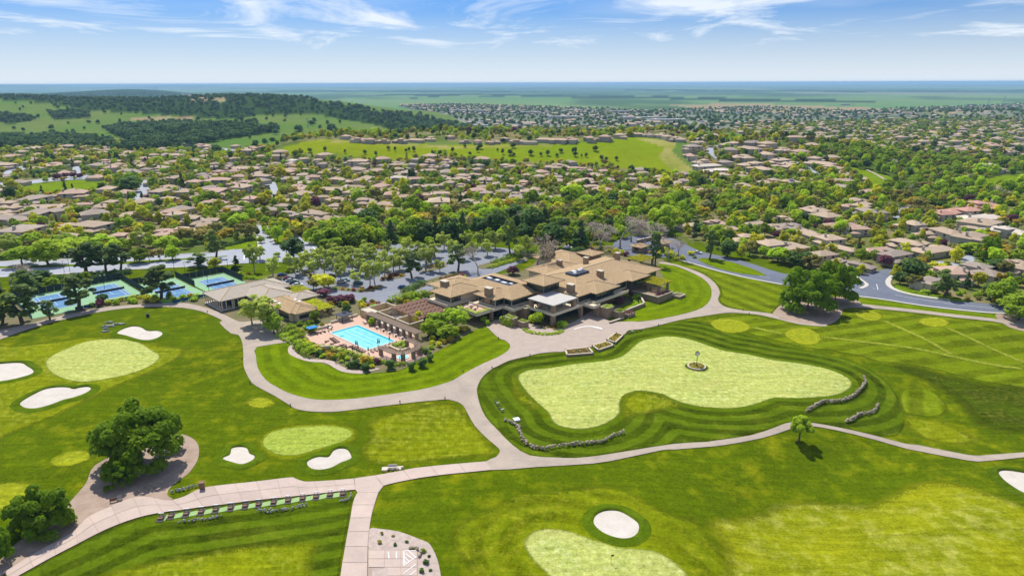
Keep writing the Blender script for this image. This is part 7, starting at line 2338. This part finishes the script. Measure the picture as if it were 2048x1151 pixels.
# driving bays: mats and bag stands
MATG = M('range_mat', (.30, .44, .17), (.25, .38, .14), .8, .9)
MATD = M('dark_tee_tray', (.075, .065, .055), rough=.9)
bays = ((322, 1037), (342, 1032), (372, 1028), (402, 1024), (431, 1020), (461, 1016), (490, 1012), (517, 1009), (547, 1005), (576, 1001), (605, 997), (632, 994), (660, 990), (686, 988))
for k, (px, py) in enumerate(bays):
    x, y, z = G(px, py)
    o = empty('bag_stand', (x, y, z + .06), .12)
    tag(o, 'dark bag stand between range mats, %s from the left' % ORD[k], 'bag stand', 'bag stands of the driving bays')
    m = MB(); m.box(-.75, .75, -1.3, 1.3, 0, .07); m.build('tray', MATD, o)
    for sx in (-.4, .4):
        m = MB(); m.tube((sx, .3, .07), (sx, .5, 1.05), .05); m.build('leg', DKMET, o)
    m = MB(); m.box(-.55, .55, .4, .62, 1.0, 1.12); m.build('rail', UNIT, o)
    m = MB(); m.box(-.5, .5, -.5, .1, .07, .4); m.build('ball_bin', BROWN, o)
    if k < len(bays) - 1:
        q = G((px + bays[k + 1][0]) / 2, (py + bays[k + 1][1]) / 2 + 1)
        sheet('range_mat', [G(px + 6, py - 3.5), G(bays[k + 1][0] - 6, bays[k + 1][1] - 3.5), G(bays[k + 1][0] - 6, bays[k + 1][1] + 5), G(px + 6, py + 5)], .12, MATG, 3, label='pale green range mat, %s from the left' % ORD[k])

# benches, boxes, stands
x, y, z = G(785, 937)
o = empty('stone_bench', (x, y, z + .05), .1)
tag(o, 'grey bench on a stone pad beside the concrete path', 'bench')
m = MB(); m.box(-2.6, 2.6, -.6, .9, 0, .12); m.build('pad', PALE, o)
m = MB(); m.box(-1.1, 1.1, -.3, .35, .42, .55); m.build('seat', PALE, o)
m = MB(); m.box(-1.1, 1.1, .3, .42, .55, 1.0); m.build('backrest', PALE, o)
for sx in (-.9, .9):
    m = MB(); m.box(sx - .12, sx + .12, -.28, .3, .12, .42); m.build('leg', DKMET, o)
for px, py, h, w, nm, lb, mt in ((405, 978, 1.9, .5, 'water_station', 'brown box-shaped water station beside the slab path', BROWN), (296, 634, 1.4, .5, 'litter_bin', 'dark litter bin on the lawn above the left bunker', DKMET), (240, 1000, 1.0, .45, 'ball_washer', 'small pale box beside the soil at the slab path', PALE), (1033, 841, .6, .8, 'cooler_box', 'white box on the grass left of the putting green', UNIT)):
    x, y, z = G(px, py)
    o = empty(nm, (x, y, z + .06), .3)
    tag(o, lb, nm.split('_')[1])
    m = MB(); m.box(-w, w, -w, w, 0, h * .86); m.build('body', mt, o)
    m = MB(); m.box(-w - .08, w + .08, -w - .08, w + .08, h * .86, h); m.build('lid', BROWN if mt is BROWN else DKMET if mt is not UNIT else UNIT, o)
x, y, z = G(228, 1004)
o = empty('wooden_bench', (x, y, z + .06), .5)
tag(o, 'small wooden bench at the edge of the soil by the slab path', 'bench')
m = MB(); m.box(-.8, .8, -.25, .25, .4, .48); m.build('seat', BROWN, o)
m = MB(); m.box(-.8, .8, .22, .3, .48, .95); m.build('backrest', BROWN, o)
for sx in (-.7, .7):
    m = MB(); m.box(sx - .05, sx + .05, -.22, .22, 0, .4); m.build('leg', DKMET, o)
for k, (px, py) in enumerate(((1259, 667), (1265, 666), (1273, 664), (1281, 662), (992, 805), (996, 811), (1000, 817), (1005, 824))):
    x, y, z = G(px, py)
    o = empty('club_rack', (x, y, z + .05), .4)
    tag(o, 'dark golf club rack %s' % ('above the putting green, %s from the left' % ORD[k] if k < 4 else 'left of the putting green, %s from the top' % ORD[k - 4]), 'club rack', 'club racks beside the putting green')
    for sx in (-.45, .45):
        m = MB(); m.tube((sx, 0, 0), (sx, .15, .95), .05); m.build('leg', DKMET, o)
    m = MB(); m.box(-.5, .5, .05, .25, .9, 1.0); m.build('rail', UNIT if k % 2 else DKMET, o)
    m = MB(); m.box(-.5, .5, -.2, .2, .05, .2); m.build('base', DKMET, o)
x, y, z = G(1222, 1128)
o = empty('flagstick', (x, y, z + .1))
tag(o, 'flagstick on the near green', 'flagstick')
m = MB(); m.tube((0, 0, 0), (0, 0, 2.2), .03); m.build('pole', DKMET, o)
m = MB(); m.box(0, .5, -.01, .01, 1.8, 2.2); m.build('flag', M('flag_dark', (.12, .04, .04), rough=.9), o)
for k, (px, py) in enumerate(((500, 769), (581, 813), (800, 806), (890, 799), (984, 737), (1060, 712), (926, 745), (1317, 652), (997, 678), (1486, 621), (1498, 629), (415, 625), (484, 720))):
    x, y, z = G(px, py)
    o = empty('path_light', (x, y, z))
    tag(o, 'small dark path light beside the cart path, %s from the left' % ORD[sorted((500, 581, 800, 890, 984, 1060, 926, 1317, 997, 1486, 1498, 415, 484)).index(px)], 'path light', 'path lights along the cart path')
    m = MB(); m.tube((0, 0, 0), (0, 0, .7), .12, None, 6); m.build('post', DKMET, o)
    m = MB(); m.lathe([(.22, .7), (.22, .85), (.05, .95)], 8); m.build('head', DKMET, o)
for k, (px, py, h) in enumerate(((2007, 212, 60), (1976, 211, 45), (1705, 214, 34), (616, 256, 20), (312, 182, 45))):
    x, y, z = G(px, py)
    o = empty('transmission_pylon', (x, y, z), .3)
    tag(o, 'thin lattice pylon on the horizon side, %s from the left' % ORD[sorted((2007, 1976, 1705, 616, 312)).index(px)], 'pylon', 'distant pylons')
    m = MB()
    for sx in (-1, 1):
        for sy in (-1, 1):
            m.tube((sx * h * .07, sy * h * .07, 0), (sx * .5, sy * .5, h), .35, .25, 4)
    for j in range(6):
        f = j / 6
        w = h * .07 * (1 - f) + .5 * f
        m.tube((-w, -w, h * f), (w, w, h * (f + .16)), .2, None, 4); m.tube((w, -w, h * f), (-w, w, h * (f + .16)), .2, None, 4)
    m.build('lattice', M('galvanised_steel', (.3, .32, .34), rough=.6), o)
    m = MB()
    for j in (.72, .84, .95):
        m.box(-h * .16, h * .16, -.3, .3, h * j, h * j + .6)
    m.build('crossarm', MATS['galvanised_steel'], o)

# ------------------------------------------------------------------ haze in the air over the plain
hz = MB(); hz.box(-76000, 76000, -76000, 76000, -63.5, 101)
HZ = bpy.data.materials.new('haze_air')
HZ.use_nodes = True
HZ.node_tree.nodes.clear()
pv = nd(HZ.node_tree, 'ShaderNodeVolumePrincipled', {'Color': (.46, .76, 1.0, 1), 'Density': 5.8e-5, 'Anisotropy': .0})
nd(HZ.node_tree, 'ShaderNodeOutputMaterial', {'Volume': pv.outputs[0]})
tag(hz.build('haze', HZ), 'pale blue haze over the plain', kind='stuff')
